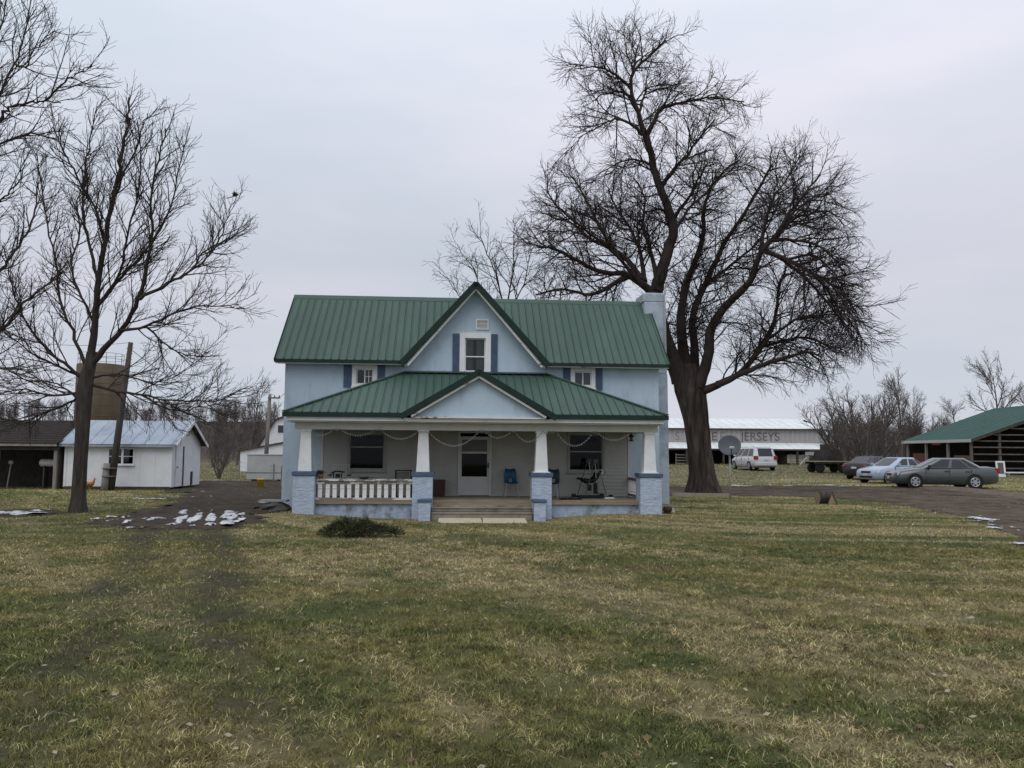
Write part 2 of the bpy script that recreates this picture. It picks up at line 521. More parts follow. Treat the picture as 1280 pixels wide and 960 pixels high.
def lawn_colour(x, y):
    st, g, so = lawn_tone(x, y)
    g = sstep((g - 0.35) / 0.3)
    c = C_OLIVE[None] * (1 - g)[:, None] + C_GREEN[None] * g[:, None]
    c = c * (1 - 0.8 * st)[:, None] + C_STRAW[None] * (0.8 * st)[:, None]
    c = c * (1 - 0.8 * so)[:, None] + C_SOIL[None] * (0.8 * so)[:, None]
    return c


def axis_pts(segs):
    out = []
    for a, b, n in segs:
        out += list(np.linspace(a, b, n, endpoint=False))
    return np.array(out + [segs[-1][1]])


gx = axis_pts([(-1500, -300, 12), (-300, -60, 40), (-60, -22, 60), (-22, 24, 160), (24, 60, 50), (60, 300, 40), (300, 1500, 12)])
gy = axis_pts([(-60, 0, 12), (0, 3, 8), (3, 36, 150), (36, 60, 60), (60, 140, 60), (140, 400, 50), (400, 2500, 20)])
GX, GY = np.meshgrid(gx, gy)
xf, yf = GX.ravel(), GY.ravel()
zf = terrain(xf, yf)
V = np.stack([xf, yf, zf], 1)
nx, ny = len(gx), len(gy)
idx = np.arange(nx * ny).reshape(ny, nx)
Q = np.stack([idx[:-1, :-1], idx[:-1, 1:], idx[1:, 1:], idx[1:, :-1]], -1).reshape(-1, 4)
me = np_mesh('ground', V, Q, 4)
gc = lawn_colour(xf, yf) * (0.55 + 0.45 * sstep((yf - 14) / 25))[:, None]     # soil and thatch, darkened nearby with painted-in shade between the blades
# far fields: pale winter pasture with darker patches
far = sstep((yf - 45) / 12)[:, None]
pf = fbm(xf * 0.05, yf * 0.08, 3, 70)[:, None]
gc = gc * (1 - far) + far * (np.array([[0.150, 0.135, 0.075]]) * (1 - pf) + np.array([[0.105, 0.100, 0.052]]) * pf)
wd = (sstep((yf - 105) / 40) * sstep((-xf - 12) / 12) + sstep((yf - 130) / 50) * sstep((xf + 12) / 12))[:, None]
wd = np.clip(wd, 0, 1)
gc = gc * (1 - wd) + wd * np.array([[0.062, 0.050, 0.041]])     # leaf litter under the far woods
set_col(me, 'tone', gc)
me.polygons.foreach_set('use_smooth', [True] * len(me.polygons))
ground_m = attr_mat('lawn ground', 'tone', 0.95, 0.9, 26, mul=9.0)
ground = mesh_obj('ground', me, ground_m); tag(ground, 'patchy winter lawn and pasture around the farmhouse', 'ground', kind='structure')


def sheet(name, P, step, lift, material, relief, label, cat, seed, amp):
    xs = np.array([p[0] for p in P]); ys = np.array([p[1] for p in P])
    ax = np.arange(xs.min() - 1, xs.max() + 1, step); ay = np.arange(ys.min() - 1, ys.max() + 1, step)
    X, Y = np.meshgrid(ax, ay)
    x, y = X.ravel(), Y.ravel()
    m, n = len(ay), len(ax)
    W = ragged(x, y, P, amp, seed).reshape(m, n).astype(float)       # relief fades out towards the edge of the sheet
    for _ in range(8):
        Wp = np.pad(W, 1, mode='edge'); W = (Wp[:-2, 1:-1] + Wp[2:, 1:-1] + Wp[1:-1, :-2] + Wp[1:-1, 2:] + Wp[1:-1, 1:-1]) / 5
    z = terrain(x, y) + 0.004 + (lift + relief(x, y)) * np.clip((W.ravel() - 0.5) * 2.2, 0, 1)
    idx = np.arange(m * n).reshape(m, n)
    Qd = np.stack([idx[:-1, :-1], idx[:-1, 1:], idx[1:, 1:], idx[1:, :-1]], -1).reshape(-1, 4)
    keep = ragged(x[Qd].mean(1), y[Qd].mean(1), P, amp, seed)
    Qd = Qd[keep]
    used = np.unique(Qd); remap = -np.ones(m * n, int); remap[used] = np.arange(len(used))
    me = np_mesh(name, np.stack([x, y, z], 1)[used], remap[Qd], 4)
    me.polygons.foreach_set('use_smooth', [True] * len(me.polygons))
    o = mesh_obj(name, me, material)
    return tag(o, label, cat, kind='structure')


road_m = mat('muddy gravel', (0.062, 0.046, 0.034), (0.128, 0.100, 0.075), 1.6, 0.95, 1.0, 11, spec=0.06, c3=(0.046, 0.035, 0.027), s3=0.55, t3=(0.5, 0.66), detail=8)
mud_m = mat('churned mud', (0.036, 0.028, 0.021), (0.066, 0.052, 0.038), 2.2, 0.9, 0.9, 9, spec=0.08, c3=(0.075, 0.062, 0.045), s3=0.6, t3=(0.55, 0.7), detail=8)
road_rel = lambda x, y: 0.05 * np.maximum(0, fbm(x * 1.2, y * 1.2, 3, 90) - 0.35) + 0.02 * fbm(x * 6, y * 6, 2, 91)
mud_rel = lambda x, y: 0.11 * np.maximum(0, fbm(x * 1.5, y * 1.5, 3, 92) - 0.4) + 0.05 * fbm(x * 5, y * 5, 2, 93)
sheet('driveway', ROAD, 0.16, 0.012, road_m, road_rel, 'muddy gravel driveway curving past the house', 'driveway', 4, 0.45)
sheet('mud_yard', MUD, 0.14, 0.008, mud_m, mud_rel, 'churned dark mud yard left of the house', 'mud', 6, 0.9)
sheet('mud_puddle_bed', MUD2, 0.14, 0.008, mud_m, mud_rel, 'muddy hollow at the foot of the bare tree', 'mud', 12, 0.7)

# ------------------------------------------------------------------ the farmhouse (local frame: x right along the front, y back, z up)
H0 = Vector((-1.04, 24.5, 0)); HR = math.radians(4)
house = empty('farmhouse', H0, HR, 'pale blue stucco farmhouse with green metal roof and deep front porch', 'house')
HMAT = Matrix.Translation(H0) @ Matrix.Rotation(HR, 4, 'Z')


def hw(x, y, z):
    return HMAT @ Vector((x, y, z))


WY = 2.5            # front wall plane
BY = 7.7            # back wall plane
HX = 6.08           # half width
EZ, RZ, RY = 4.68, 7.25, 5.1
SL = (RZ - EZ) / (RY - 2.1)

wins = {  # opening x0,x1,z0,z1
    'upL': (-3.82, -3.28, 3.95, 4.44), 'upR': (3.27, 3.83, 3.98, 4.45), 'upC': (-0.33, 0.34, 4.40, 5.50),
    'loL': (-3.98, -2.88, 1.21, 2.36), 'loR': (3.10, 4.21, 1.21, 2.40), 'door': (-0.44, 0.50, 0.39, 2.40)}
polys = [[(-HX, 0), (HX, 0), (HX, 4.95), (-HX, 4.95)], [(-2.1, 4.95), (2.1, 4.95), (0.0, 7.08)]]
polys = minus_rects(polys, list(wins.values()))
w = MB()
for P in polys:
    if sum(P[i - 1][0] * P[i][1] - P[i][0] * P[i - 1][1] for i in range(len(P))) < 0: P = P[::-1]
    w.add([(p[0], WY, p[1]) for p in P], [tuple(range(len(P)))])
for (x0, x1, z0, z1) in wins.values():          # reveals
    d = 0.16
    w.add([(x0, WY, z0), (x0, WY + d, z0), (x0, WY + d, z1), (x0, WY, z1)], [(0, 1, 2, 3)])
    w.add([(x1, WY, z0), (x1, WY + d, z0), (x1, WY + d, z1), (x1, WY, z1)], [(0, 3, 2, 1)])
    w.add([(x0, WY, z0), (x1, WY, z0), (x1, WY + d, z0), (x0, WY + d, z0)], [(0, 1, 2, 3)])
    w.add([(x0, WY, z1), (x1, WY, z1), (x1, WY + d, z1), (x0, WY + d, z1)], [(0, 3, 2, 1)])
for s in (-1, 1):                               # gable ends and back
    w.add([(s * HX, WY, 0), (s * HX, BY, 0), (s * HX, BY, 4.95), (s * HX, RY, 7.12), (s * HX, WY, 4.95)], [(0, 1, 2, 3, 4)])
w.add([(-HX, BY, 0), (HX, BY, 0), (HX, BY, 4.95), (-HX, BY, 4.95)], [(3, 2, 1, 0)])
w.add([(-HX, WY + 0.2, 3.2), (HX, WY + 0.2, 3.2), (HX, BY, 3.2), (-HX, BY, 3.2)], [(0, 1, 2, 3)])
w.add([(-HX, WY + 0.2, 0.3), (HX, WY + 0.2, 0.3), (HX, BY, 0.3), (-HX, BY, 0.3)], [(0, 1, 2, 3)])
w.build('wall', stucco, house)
# rooms behind the windows
for k, (x0, x1, z0, z1) in wins.items():
    r = MB()
    d0, d1 = WY + 0.165, WY + 1.6
    a, b, c, d = x0 - 0.02, x1 + 0.02, z0 - 0.02, z1 + 0.02
    r.add([(a, d0, c), (b, d0, c), (b, d0, d), (a, d0, d), (a - .3, d1, c - .1), (b + .3, d1, c - .1), (b + .3, d1, d + .05), (a - .3, d1, d + .05)],
          [(4, 5, 6, 7), (0, 1, 5, 4), (2, 3, 7, 6), (1, 2, 6, 5), (3, 0, 4, 7)])
    r.build('room_interior', interior_m, house)


def curtain(parent, x0, x1, z0, z1, y, amp=0.02, n=40, seed=0):
    rr = random.Random(seed)
    m = MB(); vs = []
    for i in range(n + 1):
        x = x0 + (x1 - x0) * i / n
        yy = y + amp * math.sin(i * 1.1 + rr.random()) + amp * 0.5 * math.sin(i * 0.37)
        vs += [(x, yy, z0), (x, yy * 0.5 + y * 0.5, z1)]
    m.add(vs, [(2 * i, 2 * i + 2, 2 * i + 3, 2 * i + 1) for i in range(n)])
    m.build('curtain', curtain_m, parent, True)


def frame_ring(m, x0, x1, z0, z1, w, y0, y1, wb=None):
    wb = w if wb is None else wb
    m.box(x0 - w, x0, y0, y1, z0 - wb, z1 + w); m.box(x1, x1 + w, y0, y1, z0 - wb, z1 + w)
    m.box(x0, x1, y0, y1, z1, z1 + w); m.box(x0, x1, y0, y1, z0 - wb, z0)


def sash(parent, x0, x1, z0, z1, y, w=0.04, material=white_paint, mun=None, gl=None):
    m = MB()
    frame_ring(m, x0 + w, x1 - w, z0 + w, z1 - w, w, y, y + 0.04)
    if mun:
        nx_, nz_ = mun
        for i in range(1, nx_):
            xx = x0 + w + (x1 - x0 - 2 * w) * i / nx_; m.box(xx - 0.009, xx + 0.009, y + 0.005, y + 0.03, z0 + w, z1 - w)
        for i in range(1, nz_):
            zz = z0 + w + (z1 - z0 - 2 * w) * i / nz_; m.box(x0 + w, x1 - w, y + 0.002, y + 0.034, zz - 0.009, zz + 0.009)
    m.build('sash', material, parent)
    g = MB(); g.box(x0 + w, x1 - w, y + 0.016, y + 0.02, z0 + w, z1 - w)
    g.build('pane', gl or glass, parent)


def window(key, casing, label, shutters=None, slider=False, mun=None, cur=None, split=None, wb=None, mw=white_paint, gl=None):
    x0, x1, z0, z1 = wins[key]
    m = MB(); frame_ring(m, x0, x1, z0, z1, casing, WY - 0.045, WY - 0.003, wb)
    m.box(x0 - casing - 0.02, x1 + casing + 0.02, WY - 0.09, WY - 0.047, z0 - (wb or casing) - 0.03, z0 - (wb or casing) + 0.03)
    win = m.build('window', mw, house); tag(win, label)
    if slider:
        xm = (x0 + x1) / 2
        sash(win, x0, xm + 0.015, z0, z1, WY + 0.05, 0.035)
        sash(win, xm - 0.015, x1, z0, z1, WY + 0.005, 0.035, mun=mun)
    else:
        zm = z0 + (z1 - z0) * (split or 0.5)
        sash(win, x0, x1, z0, zm + 0.015, WY + 0.005, 0.035, mw, gl=gl)
        sash(win, x0, x1, zm - 0.015, z1, WY + 0.05, 0.035, mw, gl=gl)
    if cur:
        for (a, b, c, d, sd) in cur: curtain(win, a, b, c, d, WY + 0.15, 0.015, 40, sd)
    if shutters:
        for (a, b, c, d) in shutters:
            s = MB(); s.box(a, b, WY - 0.04, WY - 0.002, c, d)
            n = int((d - c) / 0.07)
            for i in range(n):
                zz = c + 0.05 + (d - c - 0.1) * (i + 0.5) / n
                s.box(a + 0.035, b - 0.035, WY - 0.052, WY - 0.04, zz - 0.02, zz + 0.012)
            s.build('shutter', dark_blue, win)
    return win


porch_trim = mat('dull grey window trim', (0.30, 0.30, 0.285), (0.36, 0.36, 0.34), 3, 0.8)
window('upL', 0.13, 'small sliding window with grid muntins at the upper left', [(-4.22, -3.97, 3.84, 4.60), (-3.13, -2.90, 3.92, 4.60)], True, (2, 2),
       [(-3.54, -3.28, 3.95, 4.44, 1)], wb=0.1)
window('upR', 0.13, 'small two pane window at the upper right', [(2.90, 3.13, 3.84, 4.60), (3.97, 4.20, 3.84, 4.60)], True, None,
       [(3.28, 3.54, 3.95, 4.44, 2), (3.56, 3.83, 3.95, 4.44, 3)], wb=0.1)
window('upC', 0.17, 'tall sash window with lace curtains in the front gable', [(-0.735, -0.515, 4.30, 5.64), (0.525, 0.735, 4.30, 5.64)], False, None,
       [(-0.33, -0.06, 4.40, 5.5, 4), (0.05, 0.34, 4.40, 5.5, 5)], split=0.45)
window('loL', 0.06, 'wide porch window with a grey upper blind', None, False, split=0.62, mw=porch_trim, gl=screened,
       cur=[(-3.97, -2.89, 1.95, 2.36, 6)])
window('loR', 0.06, 'wide dark porch window behind the swing', None, False, split=0.52, mw=porch_trim, gl=screened)

# front door
dx0, dx1, dz0, dz1 = wins['door']
m = MB(); frame_ring(m, dx0, dx1, dz0 + 0.0, dz1 + 0.02, 0.07, WY - 0.06, WY + 0.02, 0.0)
door = m.build('door_frame', beam_paint, house)
m = MB()
yd = WY + 0.02
for a in ((dx0, dx0 + 0.05, 0.40, 2.25), (dx1 - 0.07, dx1, 0.40, 2.25), (dx0, dx1, 2.25, 2.29), (dx0 + 0.05, dx1 - 0.07, 2.19, 2.25),
          (dx0 + 0.05, dx1 - 0.07, 1.74, 1.80), (dx0 + 0.05, dx1 - 0.07, 0.40, 1.0)):
    m.box(a[0], a[1], yd, yd + 0.04, a[2], a[3])
dl = m.build('storm_door', beam_paint, house); tag(dl, 'white storm door with dark glass')
m = MB(); m.box(dx0 + 0.05, dx1 - 0.07, yd + 0.015, yd + 0.02, 1.0, 1.74); m.build('pane', screened, dl)
m = MB(); m.box(dx0 + 0.05, dx1 - 0.07, yd + 0.015, yd + 0.02, 1.80, 2.19); m.build('screen', mat('grey screen', (0.16, 0.16, 0.155), rough=0.8), dl)
m = MB(); m.box(dx1 - 0.055, dx1 - 0.02, yd - 0.05, yd - 0.001, 1.28, 1.44); m.build('door_handle', black_m, dl)
m = MB(); m.box(dx0 + 0.0, dx1 - 0.0, WY + 0.10, WY + 0.14, 0.39, 2.22); m.build('inner_door', mat('dark red door', (0.06, 0.022, 0.018), (0.05, 0.02, 0.017), 3, 0.5), dl)

# gable vent
m = MB(); frame_ring(m, 0.05, 0.40, 5.82, 6.09, 0.035, WY - 0.04, WY - 0.002)
v = m.build('gable_vent', white_paint, house)
for i in range(6):
    z = 5.835 + i * 0.045
    m = MB(); m.add([(0.05, WY - 0.035, z), (0.40, WY - 0.035, z), (0.40, WY - 0.003, z + 0.04), (0.05, WY - 0.003, z + 0.04),
                     (0.05, WY - 0.035, z + 0.008), (0.40, WY - 0.035, z + 0.008), (0.40, WY - 0.003, z + 0.046), (0.05, WY - 0.003, z + 0.046)],
                    [(0, 3, 2, 1), (4, 5, 6, 7), (0, 1, 5, 4), (1, 2, 6, 5), (2, 3, 7, 6), (3, 0, 4, 7)])
    m.build('slat', beam_paint, v)

# siding on the porch wall: overlapping courses, cut round openings
cut = [(-4.05, -2.81, 1.10, 2.47), (3.03, 4.28, 1.10, 2.51), (-0.52, 0.58, 0.30, 2.50)]
m = MB(); pitch = 0.115; z = 0.385
while z < 2.5:
    z1 = min(z + pitch, 2.56)
    for P in minus_rects([[(-4.80, z), (5.03, z), (5.03, z1), (-4.80, z1)]], cut):
        x0 = min(p[0] for p in P); x1 = max(p[0] for p in P); za = min(p[1] for p in P); zb = max(p[1] for p in P)
        fa = 0.034 - 0.022 * (za - z) / pitch; fb = 0.034 - 0.022 * (zb - z) / pitch
        m.add([(x0, WY - fa, za), (x1, WY - fa, za), (x1, WY - fb, zb), (x0, WY - fb, zb), (x0, WY - .001, za), (x1, WY - .001, za)],
              [(0, 1, 2, 3), (0, 4, 5, 1)])
    z += pitch
m.build('siding', siding_mat, house, kind='stuff')
m = MB(); m.box(-4.88, -4.802, WY - 0.045, WY - 0.002, 0.385, 2.6); m.box(5.032, 5.11, WY - 0.045, WY - 0.002, 0.385, 2.6)
m.build('siding_corner_trim', beam_paint, house)

# ---- main roof
mr = empty('main_roof', parent=house)
d = MB(); th = 0.05
for s in (-1, 1):
    d.prism([Vector(p) for p in [(s * 6.30, 2.14, EZ - 0.03), (s * 2.2, 2.14, EZ - 0.03), (0, RY, RZ - 0.03), (s * 6.30, RY, RZ - 0.03)]], (0, 0, -th))
d.prism([Vector(p) for p in [(-6.30, 2 * RY - 2.12, EZ - 0.03), (6.30, 2 * RY - 2.12, EZ - 0.03), (6.30, RY + .001, RZ - 0.03), (-6.30, RY + .001, RZ - 0.03)]], (0, 0, -th))
for s in (-1, 1):
    d.prism([Vector(p) for p in [(s * 2.2, 2.12, EZ - 0.03), (0, 2.12, RZ - 0.08), (0, RY, RZ - 0.03)]], (0, 0, -th))
d.build('roof_deck', mat('rib shade green roof deck', (0.012, 0.030, 0.023), rough=0.9), mr)  # deck colour darkened so the panel gaps paint the ribs' shade side
fs = Vector((0, 1, SL)).normalized()
roof_face(mr, [(-6.33, 2.10, EZ), (-2.2, 2.10, EZ), (0, RY, RZ), (-6.33, RY, RZ)], (1, 0, 0), fs, 0.246, roof_green, phase=0.0)
roof_face(mr, [(2.2, 2.10, EZ), (6.33, 2.10, EZ), (6.33, RY, RZ), (0, RY, RZ)], (1, 0, 0), fs, 0.246, roof_green, phase=0.1)
roof_face(mr, [(-6.33, 2 * RY - 2.1, EZ), (6.33, 2 * RY - 2.1, EZ), (6.33, RY, RZ), (-6.33, RY, RZ)], (1, 0, 0), Vector((0, -1, SL)), 0.9, roof_green)
gs = (RZ - 0.03 - EZ) / 2.2
for s in (-1, 1):
    roof_face(mr, [(s * 2.2, 2.02, EZ + 0.005), (0, 2.02, RZ - 0.03), (0, RY, RZ - 0.03)], (0, 1, 0), Vector((-s, 0, gs)), 0.246, roof_green)
# ridge caps and valley flashing
c = MB()
for y0, z0 in ((RY, RZ),):
    c.prism([Vector((-6.36, y0 - 0.16, z0 - 0.11)), Vector((-6.36, y0, z0 + 0.055)), Vector((-6.36, y0 + 0.16, z0 - 0.11)), Vector((-6.36, y0, z0 + 0.02))], (12.4, 0, 0))
c.build('ridge_cap', roof_green, mr)
c = MB(); c.prism([Vector((-0.15, 1.98, RZ - 0.16)), Vector((0, 1.98, RZ + 0.03)), Vector((0.15, 1.98, RZ - 0.16)), Vector((0, 1.98, RZ - 0.01))], (0, 3.1, 0))
c.build('ridge_cap', trim_green, mr)
# rakes of the front gable: green metal trim, white board below
for s in (-1, 1):
    m = MB(); m.beam((s * 2.36, 2.03, EZ - 0.10), (s * -0.02, 2.03, RZ - 0.02), 0.06, 0.19, (0, 1, 0) if False else (-s * gs, 0, 1)); m.build('rake_trim', trim_green, mr)
    m = MB(); m.beam((s * 2.16, 2.09, EZ - 0.15), (s * 0.0, 2.09, RZ - 0.20), 0.05, 0.055, (-s * gs, 0, 1)); m.build('rake_board', worn_white, mr)
    m = MB(); m.prism([Vector((s * 2.25, 2.05, EZ - .18)), Vector((0, 2.05, RZ - .19)), Vector((0, 2.05, RZ - .17)), Vector((s * 2.25, 2.05, EZ - .16))], (0, 0.46, 0)); m.build('rake_soffit', worn_white, mr)
# eaves: fascia, drip edge and soffit
for a, b in ((-6.34, -2.2), (2.2, 6.34)):
    m = MB(); m.box(a, b, 2.075, 2.115, EZ - 0.10, EZ + 0.0); m.build('drip_edge', trim_green, mr)
    m = MB(); m.box(a + 0.02, b - 0.02, 2.117, 2.15, EZ - 0.13, EZ - 0.04); m.build('fascia', worn_white, mr)
    m = MB(); m.box(a + 0.03, b - 0.03, 2.152, WY + 0.02, EZ - 0.105, EZ - 0.085); m.build('soffit', worn_white, mr)
for s in (-1, 1):
    m = MB()
    m.beam((s * 6.345, 2.08, EZ - 0.05), (s * 6.345, RY, RZ - 0.05), 0.03, 0.13); m.beam((s * 6.345, 2 * RY - 2.08, EZ - 0.05), (s * 6.345, RY, RZ - 0.05), 0.03, 0.13)
    m.build('rake_trim', trim_green, mr)

# ---- chimney against the right gable
m = MB()
m.taper(6.49, 5.1, 0, 4.6, 0.43, 0.70, 0.41, 0.62); m.taper(6.475, 5.1, 4.6, 7.2, 0.41, 0.62, 0.39, 0.58); m.taper(6.44, 5.1, 7.2, 7.50, 0.39, 0.58, 0.42, 0.60)
chm = mat('weathered grey blue stucco', (0.33, 0.38, 0.43), (0.42, 0.48, 0.53), 3, 0.95, 0.8, 14, c3=(0.24, 0.27, 0.30), s3=2.0, t3=(0.48, 0.7))
ch = m.build('chimney', chm, house, bevel=0.03); tag(ch, 'blue stuccoed outside chimney on the right gable')
m = MB(); m.box(6.12, 6.78, 4.62, 5.58, 7.495, 7.55); m.build('chimney_cap', base_stucco, ch, bevel=0.02)
m = MB(); m.tube([(6.80, 4.46, 5.2), (6.80, 4.46, 7.6)], 0.025, 8); m.build('conduit', metal_grey, ch)

# ---- porch
m = MB()
m.box(-5.0, -1.75, 0.12, 0.30, -0.30, 0.27); m.box(-5.15, -5.0, 0.12, WY, -0.30, 0.265); m.build('porch_foundation', base_stucco, house)
m = MB(); m.box(2.0, 5.1, 0.12, 0.30, -0.30, 0.27); m.box(5.1, 5.25, 0.12, WY, -0.30, 0.265)
m.build('porch_foundation', base_stucco, house)
pf_ = empty('porch_floor', parent=house)
n = 26; yb = np.linspace(0.04, WY - 0.04, n)
bw = yb[1] - yb[0]
base_me = MB().box(0, 10.6, 0, bw - 0.008, -0.035, 0).mesh('board')
base_me.materials.append(wood_floor)
for i in range(n):
    o = mesh_obj('floor_board', base_me, None, pf_); o.location = (-5.25 + 0.01 * random.random(), yb[i], 0.375 + 0.004 * random.random())
m = MB(); m.box(-4.66, -1.85, 0.045, 0.10, 0.268, 0.339); m.box(2.21, 4.87, 0.045, 0.10, 0.268, 0.339); m.box(-1.3, 1.65, 0.045, 0.10, 0.25, 0.339)
m.build('floor_edge_board', wood_floor, pf_)
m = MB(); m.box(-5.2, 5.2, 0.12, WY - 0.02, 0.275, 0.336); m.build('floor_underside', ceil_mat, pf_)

piers = [(-4.935, 0.31), (-1.545, 0.295), (1.93, 0.295), (5.17, 0.325)]
for i, (px, hwid) in enumerate(piers):
    m = MB(); m.taper(px, 0.15, 1.20, 2.40, 0.195, 0.195, 0.138, 0.138)
    cl = m.build('porch_column', white_paint, house, bevel=0.01)
    m = MB(); m.box(px - 0.165, px + 0.165, -0.015, 0.315, 2.355, 2.415); m.build('capital', white_paint, cl)
    if i > 1:
        m = MB(); m.box(px - 0.25, px + 0.25, -0.10, 0.40, 1.20, 1.225); m.build('base_board', white_paint, cl)
    m = MB()
    N = 7
    rr = random.Random(i)
    m.box(px - hwid, px + hwid, -0.15, 0.45, -0.30, 1.08)
    m.build('pier', pier_stucco, cl, bevel=0.02)
    m = MB(); m.box(px - hwid - 0.035, px + hwid + 0.035, -0.185, 0.485, 1.08, 1.198); m.build('pier_cap', dark_blue, cl, bevel=0.012)
for px in (-1.46, 1.82):
    m = MB(); m.box(px - 0.17, px + 0.17, -0.72, -0.155, -0.30, 0.37); ck = m.build('step_cheek', pier_stucco, house, bevel=0.02)
    m = MB(); m.box(px - 0.20, px + 0.20, -0.75, -0.155, 0.37, 0.44); m.build('cheek_cap', dark_blue, ck, bevel=0.01)
st = empty('porch_steps', parent=house)
for (y0, y1, z0, z1) in ((-0.27, 0.04, 0.075, 0.195), (-0.56, 0.04, -0.25, 0.065)):
    m = MB(); m.box(-1.27, 1.62, y0 + 0.03, y1, z0, z1 - 0.03); m.box(-1.275, 1.625, y0, y1, z1 - 0.03, z1); m.build('step', step_mat, st, bevel=0.008)
m = MB(); m.box(-1.27, 1.62, 0.042, 0.044, -0.1, 0.25); m.build('riser', step_mat, st)

# railing between the two left piers
rl = empty('porch_railing', parent=house); tag(rl, 'peeling white railing between the left piers')
x0, x1 = -4.62, -1.845
m = MB(); m.box(x0, x1, 0.02, 0.19, 0.925, 0.985); m.box(x0, x1, 0.07, 0.14, 0.84, 0.924); m.build('top_rail', bad_paint, rl)
m = MB(); m.box(x0, x1, 0.05, 0.16, 0.385, 0.445); m.build('bottom_rail', bad_paint, rl)
bal = MB(); bal.add([(-0.058, 0.085, 0.447), (0.058, 0.085, 0.447), (0.058, 0.085, 0.838), (-0.058, 0.085, 0.838),
                     (-0.058, 0.115, 0.447), (0.058, 0.115, 0.447), (0.058, 0.115, 0.838), (-0.058, 0.115, 0.838)],
                    [(0, 1, 2, 3), (7, 6, 5, 4), (0, 4, 5, 1), (1, 5, 6, 2), (2, 6, 7, 3), (3, 7, 4, 0)])
bme = bal.mesh('baluster'); bme.materials.append(peel_paint)
for i in range(13):
    o = mesh_obj('baluster', bme, None, rl); o.location.x = x0 + 0.12 + (x1 - x0 - 0.24) * i / 12
    o.rotation_euler = (0, random.uniform(-0.02, 0.02), 0)
# side railing at the right end
rl = empty('porch_railing', parent=house); tag(rl, 'short brown and white railing at the right end of the porch')
m = MB(); m.box(5.02, 5.12, 0.47, WY - 0.06, 0.93, 1.01); m.build('top_rail', wood_grey, rl)
m = MB(); m.box(5.03, 5.11, 0.47, WY - 0.06, 0.42, 0.49); m.build('bottom_rail', wood_grey, rl)
bme = MB().box(5.05, 5.09, -0.02, 0.02, 0.491, 0.929).mesh('baluster'); bme.materials.append(peel_paint)
for i in range(10):
    o = mesh_obj('baluster', bme, None, rl); o.location.y = 0.62 + i * 0.19

# beam, ceiling, eave boards
m = MB(); m.box(-5.25, 5.42, -0.02, 0.32, 2.417, 2.615); m.box(-5.2, -4.9, 0.322, WY - 0.05, 2.43, 2.6); m.box(5.1, 5.38, 0.322, WY - 0.05, 2.43, 2.6)
m.build('porch_beam', beam_paint, house)
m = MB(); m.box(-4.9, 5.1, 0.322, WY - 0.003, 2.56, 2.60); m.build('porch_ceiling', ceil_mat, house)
m = MB(); m.box(-5.42, 5.50, -0.36, -0.022, 2.62, 2.64); m.box(-5.42, -5.253, -0.022, WY - .003, 2.62, 2.64); m.box(5.423, 5.5, -0.022, WY - .003, 2.62, 2.64)
m.build('porch_soffit', beam_paint, house)
m = MB(); m.box(-5.42, -2.0, -0.40, -0.362, 2.655, 2.765); m.box(-5.42, -5.38, -0.362, WY - .003, 2.655, 2.765); m.build('porch_fascia', white_paint, house)
m = MB(); m.box(2.1, 5.50, -0.40, -0.362, 2.655, 2.765); m.box(5.46, 5.50, -0.362, WY - .003, 2.655, 2.765)
m.build('porch_fascia', white_paint, house)
m = MB(); m.box(-2.0, 2.1, -0.42, -0.362, 2.65, 2.755); m.build('porch_fascia', worn_white, house)

# ---- porch roof
pr = empty('porch_roof', parent=house)
A, B = (-5.50, -0.46, 2.89), (5.60, -0.46, 2.89)
T0, T1 = (-2.28, WY - 0.01, 4.33), (2.36, WY - 0.01, 4.33)
ps = (4.33 - 2.89) / (WY - 0.01 + 0.46)
GAX, GAZ = 0.05, 4.13
gy_ = -0.46 + (GAZ - 2.89) / ps
VL, VR, VP, TP = (-1.98, -0.46, 2.89), (2.10, -0.46, 2.89), (GAX, gy_, GAZ), (GAX, WY - 0.01, 4.33)
SA, SB = (-5.50, WY - 0.01, 2.89), (5.60, WY - 0.01, 2.89)
d = MB(); dn = Vector((0, 0, -0.03))
low = lambda P: [Vector(p) + dn for p in P]
d.prism(low([A, VL, VP, TP, T0]), (0, 0, -0.05)); d.prism(low([VR, B, T1, TP, VP]), (0, 0, -0.05))
d.prism(low([SA, A, T0]), (0, 0, -0.05)); d.prism(low([B, SB, T1]), (0, 0, -0.05))
d.prism(low([(VL[0], -0.5, 2.89), (GAX, -0.5, GAZ), VP]), (0, 0, -0.05)); d.prism(low([(VR[0], -0.5, 2.89), VP, (GAX, -0.5, GAZ)]), (0, 0, -0.05))
d.build('roof_deck', MATS['rib shade green roof deck'], pr)  # same darkened deck, painting rib shade into the porch panel gaps
roof_face(pr, [A, VL, VP, TP, T0], (1, 0, 0), (0, 1, ps), 0.246, roof_green)
roof_face(pr, [VR, B, T1, TP, VP], (1, 0, 0), (0, 1, ps), 0.246, roof_green, phase=0.12)
roof_face(pr, [SA, A, T0], (0, 1, 0), (T0[0] - A[0], 0, 4.33 - 2.89), 0.246, roof_green)
roof_face(pr, [B, SB, T1], (0, 1, 0), (T1[0] - B[0], 0, 4.33 - 2.89), 0.246, roof_green)
gsl = (GAZ - 2.89) / (GAX - VL[0]); gsr = (GAZ - 2.89) / (VR[0] - GAX)
roof_face(pr, [(VL[0], -0.62, 2.89), (GAX, -0.62, GAZ), VP, VL], (0, 1, 0), (1, 0, gsl), 0.246, roof_green)
roof_face(pr, [(VR[0], -0.62, 2.89), VR, VP, (GAX, -0.62, GAZ)], (0, 1, 0), (-1, 0, gsr), 0.246, roof_green)
c = MB()
